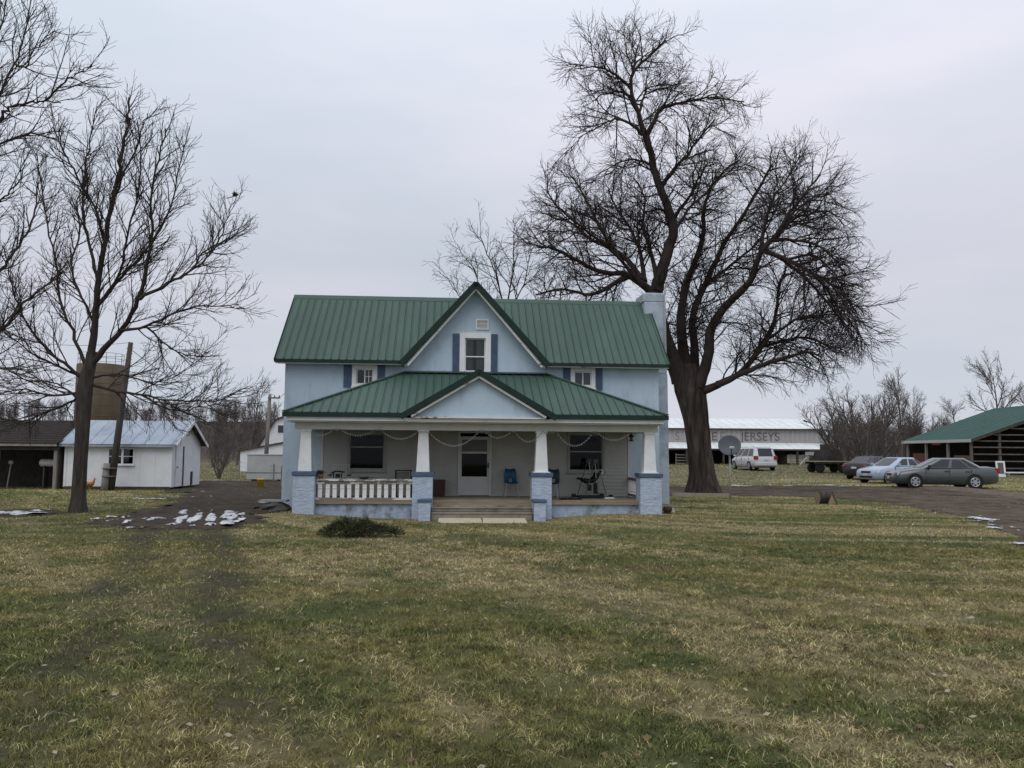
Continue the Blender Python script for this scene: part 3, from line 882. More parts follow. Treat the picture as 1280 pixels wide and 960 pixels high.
for P, Q in ((A, T0), (B, T1)):
    c.beam(Vector(P) + Vector((0, 0, .035)), Vector(Q) + Vector((0, 0, .035)), 0.17, 0.03)
c.beam((T0[0], WY - 0.10, 4.36), (T1[0], WY - 0.10, 4.36), 0.16, 0.05); c.build('hip_cap', roof_green, pr)
c = MB(); c.prism([Vector((GAX - .14, -0.66, GAZ - .08)), Vector((GAX, -0.66, GAZ + .06)), Vector((GAX + .14, -0.66, GAZ - .08)), Vector((GAX, -0.66, GAZ + .02))], (0, 2.8, 0)); c.build('ridge_cap', trim_green, pr)
m = MB(); m.box(-5.53, VL[0] - .12, -0.49, -0.462, 2.765, 2.895); m.box(VR[0] + .12, 5.63, -0.49, -0.462, 2.765, 2.895)
m.box(-5.53, -5.505, -0.462, WY - .003, 2.775, 2.89); m.box(5.605, 5.63, -0.462, WY - .003, 2.775, 2.89); m.build('drip_edge', trim_green, pr)
m = MB()
m.beam((VL[0] - 0.20, -0.63, 2.78), (GAX + 0.01, -0.63, GAZ - 0.03), 0.05, 0.17, (-gsl, 0, 1)); m.beam((VR[0] + 0.20, -0.63, 2.78), (GAX - 0.01, -0.63, GAZ - 0.03), 0.05, 0.17, (gsr, 0, 1))
m.build('rake_trim', trim_green, pr)
m = MB()
m.beam((VL[0] + 0.10, -0.58, 2.80), (GAX, -0.58, GAZ - 0.17), 0.05, 0.06, (-gsl, 0, 1)); m.beam((VR[0] - 0.10, -0.58, 2.80), (GAX, -0.58, GAZ - 0.17), 0.05, 0.06, (gsr, 0, 1))
m.build('rake_board', worn_white, pr)
m = MB(); m.prism([Vector((VL[0] + 0.12, -0.42, 2.80)), Vector((VR[0] - 0.12, -0.42, 2.80)), Vector((GAX, -0.42, GAZ - 0.1))], (0, 0.06, 0)); m.build('porch_gable', stucco, pr)
m = MB(); m.box(VL[0] + .1, VR[0] - .1, -0.52, -0.425, 2.757, 2.80); m.build('gable_sill', worn_white, pr)

# ------------------------------------------------------------------ things on and around the porch
def place(o, x, y, z, rz=0.0):
    p = hw(x, y, z); o.location = p; o.rotation_euler = (0, 0, HR + rz); return o


FZ = 0.379  # porch floor top


def plastic_chair(label, material, x, y, rz):
    t = empty('plastic_chair', label=label, cat='chair', group='moulded chairs on the porch'); place(t, x, y, FZ, rz)
    # shell: front of the chair looks to -y
    prof = [(-0.22, 0.455), (-0.20, 0.44), (-0.05, 0.425), (0.12, 0.425), (0.19, 0.46), (0.235, 0.58), (0.265, 0.72), (0.29, 0.87)]
    wid = [0.20, 0.215, 0.22, 0.215, 0.20, 0.195, 0.19, 0.15]
    m = MB(); n = 9; vs = []
    for (py, pz), w_ in zip(prof, wid):
        for k in range(n):
            a = -1 + 2 * k / (n - 1)
            vs.append((a * w_, py - 0.03 * a * a, pz + 0.035 * a * a))
    fc = []
    for i in range(len(prof) - 1):
        for k in range(n - 1):
            if i == 4 and 2 < k < 5: continue       # slot between seat and back
            fc.append((i * n + k, i * n + k + 1, (i + 1) * n + k + 1, (i + 1) * n + k))
    m.add(vs, fc)
    o = m.build('seat_shell', material, t, True)
    sd = o.modifiers.new('thick', 'SOLIDIFY'); sd.thickness = 0.012
    for sx in (-1, 1):
        for (y0, y1) in ((-0.14, -0.22), (0.12, 0.22)):
            m = MB(); m.tube([(sx * 0.16, y0, 0.42), (sx * 0.22, y1, 0.0)], 0.012, 8); m.build('leg', metal_grey, t)
    return t


plastic_chair('blue plastic chair standing right of the front door', mat('blue plastic', (0.012, 0.075, 0.14), (0.016, 0.09, 0.16), 3, 0.45), 1.18, 2.05, 0.05)
plastic_chair('dark teal chair mostly hidden behind the middle right pier', mat('teal plastic', (0.025, 0.055, 0.075), rough=0.5), 2.46, 1.75, -0.3)

t = empty('wooden_cabinet', label='low brown cabinet left of the front door', cat='cabinet'); place(t, -1.15, 2.15, FZ)
bc = mat('brown cabinet', (0.055, 0.036, 0.028), (0.075, 0.05, 0.04), 4, 0.7)
m = MB(); m.box(-0.24, 0.24, -0.2, 0.2, 0.03, 0.50); m.build('body', bc, t, bevel=0.008)
m = MB(); m.box(-0.26, 0.26, -0.22, 0.22, 0.502, 0.53); m.build('top', bc, t)
m = MB(); m.box(-0.21, 0.21, -0.214, -0.202, 0.07, 0.46); dd = m.build('door', mat('dark red brown panel', (0.06, 0.026, 0.022), rough=0.7), t)
m = MB(); m.box(0.15, 0.18, -0.235, -0.215, 0.25, 0.30); m.build('handle', black_m, dd)

wm = mat('white tube frame', (0.5, 0.5, 0.48), rough=0.5)
t = empty('patio_chair', label='white framed patio chair with black armrests behind the left railing', cat='chair'); place(t, -4.15, 1.6, FZ, 0)
for sx in (-1, 1):
    m = MB(); m.tube([(sx * 0.29, -0.25, 0), (sx * 0.29, -0.22, 0.62), (sx * 0.29, 0.2, 0.64), (sx * 0.29, 0.3, 0)], 0.015, 8); m.build('side_frame', wm, t)
    m = MB(); m.box(sx * 0.29 - 0.05, sx * 0.29 + 0.05, -0.26, 0.18, 0.655, 0.69); m.build('armrest', black_m, t, bevel=0.01)
m = MB(); m.box(-0.27, 0.27, -0.24, 0.2, 0.38, 0.41); m.build('seat', wm, t)
m = MB()
for i in range(7):
    m.tube([(-0.24 + i * 0.08, 0.2, 0.41), (-0.24 + i * 0.08, 0.34, 0.98)], 0.01, 6)
m.tube([(-0.27, 0.34, 0.98), (0.27, 0.34, 0.98)], 0.015, 8); m.build('backrest', wm, t)

t = empty('handlebar_stand', label='black T shaped handlebar on a post in front of the patio chair', cat='stand'); place(t, -4.12, 0.95, FZ, 0)
m = MB(); m.tube([(0, 0, 0.04), (0, 0.02, 0.76)], [0.035, 0.028], 10); m.build('post', metal_grey, t)
m = MB(); m.tube([(-0.2, -0.02, 0.76), (-0.05, 0.02, 0.80), (0.05, 0.02, 0.80), (0.2, -0.02, 0.78)], 0.026, 8); m.build('handlebar', black_m, t)
m = MB(); m.box(-0.07, 0.07, -0.03, 0.05, 0.62, 0.73); m.tube([(-0.13, 0, 0.63), (-0.13, 0, 0.75)], 0.02, 6); m.tube([(0.11, 0, 0.62), (0.11, 0, 0.75)], 0.02, 6); m.build('mount', black_m, t)
m = MB(); m.box(-0.22, 0.22, -0.04, 0.04, 0.0, 0.05); m.box(-0.04, 0.04, -0.3, 0.3, 0.0, 0.045); m.build('foot', black_m, t)

t = empty('folding_chair', label='grey folding chair with black frame beside the second porch column', cat='chair'); place(t, -2.15, 1.3, FZ, 0.15)
gf = mat('grey canvas', (0.13, 0.13, 0.12), (0.16, 0.16, 0.15), 5, 0.9)
m = MB(); m.box(-0.23, 0.17, 0.16, 0.19, 0.52, 0.80); m.build('backrest', gf, t)
m = MB(); m.box(-0.23, 0.2, -0.22, 0.18, 0.40, 0.42); m.build('seat', gf, t)
for sx in (-0.25, 0.22):
    m = MB(); m.tube([(sx, -0.25, 0), (sx, 0.18, 0.5), (sx, 0.2, 0.84)], 0.022, 8); m.tube([(sx, 0.22, 0), (sx, -0.2, 0.40)], 0.014, 8); m.build('side_frame', black_m, t)
m = MB(); m.tube([(-0.25, 0.2, 0.83), (0.22, 0.2, 0.83)], 0.018, 8); m.build('top_bar', black_m, t)

t = empty('cast_pan', label='small black pan resting on the railing', cat='pan'); place(t, -3.25, 0.105, 0.987)
m = MB(); m.lathe([(0.001, 0), (0.10, 0), (0.15, 0.055), (0.142, 0.055), (0.095, 0.012), (0.001, 0.012)], 20); m.build('bowl', black_m, t, True)
m = MB(); m.box(0.14, 0.26, -0.015, 0.015, 0.035, 0.05); m.build('handle', black_m, t)

t = empty('potted_plant', label='brown potted dead plant at the left end of the railing', cat='plant'); place(t, -4.50, 0.105, 0.987)
m = MB(); m.lathe([(0.001, 0), (0.06, 0), (0.085, 0.13), (0.075, 0.13), (0.07, 0.11), (0.001, 0.11)], 16); m.build('pot', mat('brown pot', (0.11, 0.07, 0.04), (0.15, 0.10, 0.06), 8, 0.8), t, True)
m = MB()
for i in range(60):
    a = random.random() * 2 * PI; r_ = random.uniform(0.03, 0.14); h = random.uniform(0.04, 0.14)
    m.tube([(0, 0, 0.11), (r_ * 0.5 * math.cos(a), r_ * 0.5 * math.sin(a), 0.11 + h), (r_ * math.cos(a), r_ * math.sin(a), 0.10 + h * 0.8)], [0.008, 0.01, 0.004], 4)
m.build('stems', mat('dead stems', (0.03, 0.025, 0.018), rough=0.9), t)

dark_tube = mat('dark grey tube', (0.07, 0.07, 0.072), rough=0.5)
# infant swing: A-frame legs, hub, tilted padded seat
t = empty('baby_swing', label='black and white baby swing with A frame legs on the right of the porch', cat='baby swing'); place(t, 3.72, 1.7, FZ, 0.2)
for sy in (-1, 1):
    s_ = empty('frame', parent=t)
    for sx in (-1, 1):
        m = MB(); m.tube([(0.04 * sx, sy * 0.30, 1.16), (sx * 0.36, sy * 0.36, 0.05)], 0.012, 8); m.build('leg', dark_tube, s_)
    m = MB(); m.tube([(-0.48, sy * 0.37, 0.035), (0.48, sy * 0.37, 0.035)], 0.03, 8); m.box(-0.54, -0.42, sy * 0.37 - 0.05, sy * 0.37 + 0.05, 0.0, 0.11); m.box(0.42, 0.54, sy * 0.37 - 0.05, sy * 0.37 + 0.05, 0.0, 0.11); m.build('foot_rail', black_m, s_)
    m = MB(); m.tube([(0, sy * 0.27, 1.12), (0.05, sy * 0.22, 0.62)], 0.012, 6); m.build('hanger', metal_grey, s_)
    m = MB(); m.box(-0.08, 0.08, sy * 0.30 - 0.05, sy * 0.30 + 0.05, 1.10, 1.22); m.build('hub', dark_tube, s_, bevel=0.02)
m = MB()
pr_ = [(-0.34, 0.50), (-0.22, 0.44), (0.02, 0.46), (0.15, 0.56), (0.27, 0.78)]
vs = []
for (a, b) in pr_:
    for k in range(7):
        q = -1 + k / 3
        vs.append((a, q * 0.2, b + 0.07 * q * q))
m.add(vs, [(i * 7 + k, i * 7 + k + 1, i * 7 + k + 8, i * 7 + k + 7) for i in range(4) for k in range(6)])
o = m.build('seat', black_m, t, True); sd = o.modifiers.new('thick', 'SOLIDIFY'); sd.thickness = 0.09; sd.offset = -1
m = MB(); m.box(0.16, 0.33, -0.16, 0.16, 0.72, 0.90); o = m.build('head_pad', mat('cream pad', (0.55, 0.54, 0.50), rough=0.9), t, bevel=0.05)
m = MB(); m.tube([(-0.42, -0.15, 0.62), (-0.50, 0, 0.60), (-0.42, 0.15, 0.62), (-0.3, 0.18, 0.55)], 0.03, 8); m.build('tray', black_m, t)
m = MB(); m.box(-0.16, -0.03, -0.06, 0.06, 0.22, 0.42); m.box(0.06, 0.17, -0.06, 0.06, 0.12, 0.46); m.build('seat_support', black_m, t, bevel=0.02)

t = empty('hanging_lantern', label='small black lantern hanging from the right end of the porch beam', cat='lantern'); place(t, 4.72, 0.5, 2.15)
m = MB(); m.tube([(0, 0, 0.20), (0, 0, 0.41)], 0.008, 6); m.build('hook', black_m, t)
m = MB(); m.lathe([(0.001, 0.22), (0.03, 0.21), (0.085, 0.14), (0.085, 0.125), (0.001, 0.125)], 14); m.build('cap', black_m, t)
m = MB(); m.lathe([(0.001, 0), (0.075, 0), (0.08, 0.02), (0.05, 0.03), (0.05, 0.122), (0.001, 0.122)], 14); m.build('body', mat('smoked lantern glass', (0.03, 0.03, 0.028), rough=0.25), t)

t = empty('door_mat', label='dark crumpled mat lying on the porch floor right of the steps', cat='mat'); place(t, 2.9, 0.75, FZ + 0.003)
m = MB()
X = [(i / 10, j / 6) for i in range(11) for j in range(7)]
m.add([((a - 0.5) * 0.62, (b - 0.5) * 0.4, 0.012 + 0.03 * math.sin(a * 9 + b * 3) ** 2) for a, b in X], [(i * 7 + j, (i + 1) * 7 + j, (i + 1) * 7 + j + 1, i * 7 + j + 1) for i in range(10) for j in range(6)])
o = m.build('pad', black_m, t, True); sd = o.modifiers.new('thick', 'SOLIDIFY'); sd.thickness = 0.015
m = MB()
for i in range(20):
    for s in (-1, 1): m.box(s * 0.31, s * 0.35, -0.19 + i * 0.02, -0.185 + i * 0.02, 0.0, 0.006)
m.build('fringe', black_m, t)
t = empty('paper_sack', label='small folded white paper sack on the porch floor below the swing', cat='sack'); place(t, 4.15, 1.1, FZ + 0.002)
m = MB(); m.taper(0, 0, 0.0, 0.05, 0.15, 0.10, 0.13, 0.08); m.build('body', mat('cream paper', (0.55, 0.53, 0.46), rough=0.9), t, bevel=0.01)
m = MB(); m.box(0.132, 0.2, -0.08, 0.08, 0.012, 0.022); m.build('flap', MATS['cream paper'], t)

# string lights along the beam
t = empty('string_lights', label='unlit string lights draped in swags along the porch beam', cat='string lights'); place(t, 0, 0, 0)
att = [(-4.75, 2.30), (-4.12, 2.425), (-3.95, 2.425), (-2.93, 2.425), (-2.78, 2.425), (-1.72, 2.37), (-1.38, 2.37), (0.10, 2.425), (0.22, 2.425), (1.05, 2.425), (1.12, 2.425), (1.95, 2.41),
       (2.35, 2.425), (3.47, 2.425), (3.55, 2.425), (4.55, 2.39)]
drop = [0.10, 0, 0.17, 0, 0.23, 0, 0.42, 0, 0.2, 0, 0.3, 0.05, 0.42, 0, 0.22]
cord = MB(); bulbs = MB()
cm = mat('pale green cord', (0.24, 0.25, 0.22), rough=0.7)
for (a, b, dp) in zip(att[:-1], att[1:], drop):
    n = max(3, int((b[0] - a[0]) / 0.07)); pts = []
    for i in range(n + 1):
        f = i / n
        pts.append((a[0] + (b[0] - a[0]) * f, -0.05 + 0.012 * math.sin(i * 1.7), a[1] + (b[1] - a[1]) * f - dp * 4 * f * (1 - f)))
    cord.tube(pts, 0.006, 4)
    for p in pts[1:-1]:
        bulbs.lathe([(0.002, -0.035), (0.009, -0.024), (0.008, -0.01), (0.003, 0)], 5, (p[0], p[1] - 0.01, p[2] - 0.008))
cord.build('cord', cm, t)
bulbs.build('bulbs', mat('clear bulbs', (0.55, 0.55, 0.52), rough=0.2, spec=0.6), t, kind='stuff')

# slabs before the steps
for i, (a, b) in enumerate(((-1.08, 0.15), (0.18, 1.42))):
    m = MB(); m.prism([Vector((a, -1.36, -0.20)), Vector((b, -1.36, -0.20)), Vector((b - .02, -0.60, -0.125)), Vector((a + .02, -0.60, -0.125))], (0, -0.006, 0.05))
    o = m.build('paving_slab', tan_slab, bevel=0.008); o.matrix_world = HMAT @ Matrix.Rotation(0.008 * (1 - 2 * i), 4, 'Z')
    tag(o, ['tan slab lying before the porch steps, left one of two', 'tan slab lying before the porch steps, right one of two'][i], 'slab', 'slabs before the steps')

# things at the corners
t = empty('iron_kettle', label='dark round kettle in the grass by the right porch pier', cat='kettle'); place(t, 5.75, 0.2, 0.0)
m = MB(); m.lathe([(0.001, 0.02), (0.09, 0.03), (0.14, 0.11), (0.135, 0.18), (0.115, 0.21), (0.10, 0.20), (0.09, 0.1), (0.001, 0.08)], 18); m.build('body', mat('rusty iron', (0.03, 0.024, 0.02), (0.06, 0.04, 0.03), 8, 0.8), t, True)
for a in (0.3, 2.4, 4.5):
    m = MB(); m.tube([(0.08 * math.cos(a), 0.08 * math.sin(a), 0.04), (0.10 * math.cos(a), 0.10 * math.sin(a), 0)], 0.015, 6); m.build('leg', MATS['rusty iron'], t)
t = empty('field_stone', label='pale broken stone beside the dark kettle', cat='stone'); place(t, 5.95, 0.55, 0.0)
def rock(name, r, h, material, parent, seed):
    rr = random.Random(seed); m = MB(); vs = []; n = 12; L = 7
    for i in range(L):
        f = i / (L - 1); rad = r * math.sin(PI * (0.08 + 0.9 * (1 - f)) ) ** 0.6 if i < L - 1 else 0.02
        rad = r * math.sqrt(max(0.02, 1 - (f * 0.98) ** 2.2))
        for k in range(n):
            a = 2 * PI * k / n; q = rad * rr.uniform(0.82, 1.12)
            vs.append((q * math.cos(a), q * 0.8 * math.sin(a), -0.05 + (h + 0.05) * f + rr.uniform(-0.06, 0.06) * h))
    m.add(vs, [(i * n + k, i * n + (k + 1) % n, (i + 1) * n + (k + 1) % n, (i + 1) * n + k) for i in range(L - 1) for k in range(n)] + [tuple((L - 1) * n + k for k in range(n))])
    return m.build(name, material, parent)
rock('stone_body', 0.13, 0.16, mat('pale stone', (0.30, 0.27, 0.24), (0.4, 0.37, 0.33), 9, 0.9, 0.5, 20), t, 3)
t = empty('cellar_cover', label='dark tarp covered mound at the left corner of the house', cat='tarp'); place(t, -5.95, 1.0, 0.0)
o = rock('tarp', 0.48, 0.28, mat('dark tarp', (0.05, 0.048, 0.046), (0.09, 0.085, 0.08), 4, 0.7), t, 8); o.scale.y = 1.7
m = MB(); m.box(-0.45, 0.35, -0.2, 0.3, 0.27, 0.32); m.build('board', mat('grey board', (0.25, 0.25, 0.24), (0.33, 0.33, 0.32), 5, 0.9), t)

# low juniper in front of the porch
p0 = at(445, 668, 17.6)
t = empty('low_shrub', (p0.x, 17.7, 0), 0, 'low dark evergreen shrub in the lawn before the left railing', 'shrub')
m = MB(); rr = random.Random(5)
for i in range(30):
    a = rr.uniform(0, 2 * PI); r_ = rr.uniform(0.2, 0.7)
    m.tube([(rr.uniform(-0.3, 0.3), rr.uniform(-.1, .1), 0), (r_ * math.cos(a) * 0.7, r_ * math.sin(a) * 0.3, 0.14), (r_ * math.cos(a), r_ * math.sin(a) * 0.5, 0.2)], [0.012, 0.008, 0.004], 5)
m.build('stems', mat('shrub stems', (0.04, 0.03, 0.022), rough=0.9), t)
N = 7000
a = rng.uniform(0, 2 * PI, N); r_ = np.sqrt(rng.uniform(0, 1, N)); lump = 0.75 + 0.5 * fbm(np.cos(a) * r_ * 4 + 7, np.sin(a) * r_ * 4, 3, 4)
bx_ = np.cos(a) * r_ * 0.80 * (0.6 + 0.75 * fbm(np.cos(a) * 2 + 5, np.sin(a) * 2, 2, 9)); by_ = np.sin(a) * r_ * 0.40
top = (0.24 + 0.24 * fbm(np.cos(a) * r_ * 5 + 3, np.sin(a) * r_ * 3, 2, 19)) * np.sqrt(np.maximum(0.03, 1 - r_ ** 2.4)) * lump * (0.8 + 0.3 * fbm(bx_ * 6, by_ * 6, 2, 3))
bz_ = top * rng.uniform(0.25, 1, N) ** 0.6
dirv = np.stack([bx_ * 0.9 + rng.normal(0, .4, N), by_ * 1.2 + rng.normal(0, .4, N), 0.45 + rng.normal(0, .3, N)], 1); dirv /= np.linalg.norm(dirv, axis=1)[:, None]
sidev = np.cross(dirv, rng.normal(0, 1, (N, 3))); sidev /= np.linalg.norm(sidev, axis=1)[:, None]
bp = np.stack([bx_, by_, bz_], 1); L_ = np.where(rng.random(N) < 0.03, rng.uniform(0.08, 0.13, N), rng.uniform(0.03, 0.08, N))[:, None]
Vv = np.stack([bp - sidev * 0.009, bp + sidev * 0.009, bp + dirv * L_], 1).reshape(-1, 3)
me = np_mesh('foliage', Vv, np.arange(3 * N).reshape(-1, 3), 3)
cc = np.array([[0.028, 0.036, 0.018]]) * (1 - rng.uniform(0, 1, (N, 1))) + np.array([[0.065, 0.072, 0.034]]) * rng.uniform(0, 1, (N, 1))
set_col(me, 'tone', np.repeat(cc, 3, 0))
mesh_obj('foliage', me, attr_mat('juniper needles', 'tone', 0.8), t)

# ------------------------------------------------------------------ trees
class Twigs:
    """grows branches and collects them as one mesh of thin tapered tubes"""

    def __init__(self, seed):
        self.r = random.Random(seed); self.V = []; self.Fq = []

    def tube(self, pts, rads, sides):
        n = len(pts); o = len(self.V); ref = None
        cs = [(math.cos(2 * PI * k / sides), math.sin(2 * PI * k / sides)) for k in range(sides)]
        for i in range(n):
            a = pts[max(i - 1, 0)]; b = pts[min(i + 1, n - 1)]
            d = b - a
            if d.length < 1e-8: d = Vector((0, 0, 1))
            if ref is None: ref = Vector((1, 0.2, 0)) if abs(d.z) > 0.7 * d.length else Vector((0, 0, 1))
            s = d.cross(ref)
            if s.length < 1e-6: s = d.cross(Vector((0.2, 1, 0.3)))
            s.normalize(); u = s.cross(d); u.normalize(); ref = u
            p = pts[i]; r = rads[i]
            for c, sn in cs:
                self.V.append((p.x + (s.x * c + u.x * sn) * r, p.y + (s.y * c + u.y * sn) * r, p.z + (s.z * c + u.z * sn) * r))
        for i in range(n - 1):
            for k in range(sides):
                k2 = (k + 1) % sides
                self.Fq.append((o + i * sides + k, o + i * sides + k2, o + (i + 1) * sides + k2, o + (i + 1) * sides + k))

    def path(self, p, d, length, n, wander, trop):
        pts = [p.copy()]; d = d.normalized(); st = length / n
        for i in range(n):
            d = d + Vector((self.r.gauss(0, wander), self.r.gauss(0, wander), self.r.gauss(0, wander))) + trop
            d.normalize()
            p = p + d * st; pts.append(p)
        return pts

    def side_dir(self, d, ang):
        v = Vector((self.r.gauss(0, 1), self.r.gauss(0, 1), self.r.gauss(0, 1)))
        s = v - d * v.dot(d)
        if s.length < 1e-5: s = Vector((1, 0, 0))
        s.normalize()
        return (d * math.cos(ang) + s * math.sin(ang)).normalized()

    def sprout(self, pts, rads, level, spec, outward=None):
        """children of one branch; spec[level] = dict(gap, length, ratio, seg, sides, wander, trop, ang, start)"""
        if level >= len(spec): return
        S = spec[level]
        total = sum((pts[i + 1] - pts[i]).length for i in range(len(pts) - 1))
        x = total * S.get('start', 0.15) + self.r.random() * S['gap']
        acc = 0; i = 0
        while x < total and i < len(pts) - 1:
            L = (pts[i + 1] - pts[i]).length
            if acc + L < x:
                acc += L; i += 1; continue
            f = (x - acc) / max(L, 1e-6)
            p = pts[i].lerp(pts[i + 1], f); r0 = rads[i] * (1 - f) + rads[i + 1] * f
            d = (pts[i + 1] - pts[i]).normalized()
            t = x / total
            ln = S['length'] * self.r.uniform(0.55, 1.25) * (1.15 - 0.55 * t)
            ang = S['ang'] * self.r.uniform(0.6, 1.3)
            nd = self.side_dir(d, ang)
            if nd.z < S.get('minz', -1.0): nd.z = -nd.z * 0.4
            tr = Vector(S['trop'])
            q = self.path(p, nd, ln, S['seg'], S['wander'], tr)
            rs = min(r0 * 0.75, S['r0']) 
            re = S['r1']
            rr = [rs + (re - rs) * k / S['seg'] for k in range(S['seg'] + 1)]
            self.tube(q, rr, S['sides'])
            self.sprout(q, rr, level + 1, spec)
            x += S['gap'] * self.r.uniform(0.6, 1.4)

    def mesh(self, name):
        return np_mesh(name, np.array(self.V), np.array(self.Fq), 4)


def refine(pts, n=4, jit=0.0, r=None):
    """smooth a coarse list of points (Catmull-Rom)"""
    out = []
    P = [pts[0]] + pts + [pts[-1]]
    for i in range(1, len(P) - 2):
        p0, p1, p2, p3 = P[i - 1], P[i], P[i + 1], P[i + 2]
        for k in range(n):
            t = k / n
            q = 0.5 * ((2 * p1) + (-p0 + p2) * t + (2 * p0 - 5 * p1 + 4 * p2 - p3) * t * t + (-p0 + 3 * p1 - 3 * p2 + p3) * t ** 3)
            if jit and r: q = q + Vector((r.gauss(0, jit), r.gauss(0, jit), r.gauss(0, jit)))
            out.append(q)
    out.append(pts[-1])
    return out


def limb_tree(name, label, base, D, trunk, limbs, spec, mt, mtw, seed, sides=12, flare=None, group=None):
    """trunk and limbs follow given lines (image column, row, distance, radius in metres); the rest grows"""
    t = empty(name, base, 0, label, 'tree', group)
    off = Vector(base)
    tw = Twigs(seed)
    pts = [at(u, v, d) - off for (u, v, d, r) in trunk]; rad = [r for (_, _, _, r) in trunk]
    pts[0].z = -0.1
    NR = 14
    P = refine(pts, NR); R = [float(np.interp(i / NR, range(len(rad)), rad)) for i in range(len(P))]
    m = MB(); rr = random.Random(seed + 1)
    s = 96 if flare and flare > 0.6 else 48; rings = []
    A_ = np.arange(s) * 2 * PI / s
    for i, (p, r) in enumerate(zip(P, R)):
        lob = 1 + 0.06 * np.sin(3 * A_ + 0.05 * i) + 0.04 * np.sin(7 * A_ - 0.04 * i)
        ca, sa = np.cos(A_), np.sin(A_)
        fur = fbm(ca * 7 + 11, sa * 7 + p.z * 0.35, 3, seed, 0.6) + fbm(ca * 9 - 5, sa * 9 + p.z * 1.1, 2, seed + 3)     # bark furrows
        lob = lob + 0.11 * (np.abs(fur - 1.0) - 0.12)
        if flare and p.z < flare: lob = lob + 0.20 * (1 - max(p.z, 0) / flare) ** 2 * (0.5 + 0.9 * np.sin(2.5 * A_ + 1) ** 2)
        rings.append([(p.x + ca[k] * r * lob[k], p.y + sa[k] * r * lob[k], p.z) for k in range(s)])
    m.add([q for ring in rings for q in ring], [(i * s + k, i * s + (k + 1) % s, (i + 1) * s + (k + 1) % s, (i + 1) * s + k) for i in range(len(P) - 1) for k in range(s)])
    m.build('trunk', mt, t, True)
    for L in limbs:
        pl = [at(u, v, d) - off for (u, v, d, r) in L]; rl = [r for (_, _, _, r) in L]
        Q = refine(pl, 4, 0.0)
        R = [float(np.interp(i / 4, range(len(rl)), rl)) for i in range(len(Q))]
        Q = [q if i == 0 else q + Vector((rr.gauss(0, .015), rr.gauss(0, .03), rr.gauss(0, .015))) for i, q in enumerate(Q)]
        tw.tube(Q, R, 9 if R[0] > 0.1 else 6)
        tw.sprout(Q, R, 0, spec)
    me = tw.mesh('crown')
    me.polygons.foreach_set('use_smooth', [True] * len(me.polygons))
    mesh_obj('crown', me, mtw, t)
    return t


def L_(D0, D1, r0, r1, *pts):
    n = len(pts)
    return [(u, v, D0 + (D1 - D0) * i / (n - 1), LS * (r0 + (r1 - r0) * (i / (n - 1)) ** 0.6) + 0.004) for i, (u, v) in enumerate(pts)]


LS = 0.78                                   # limb girth
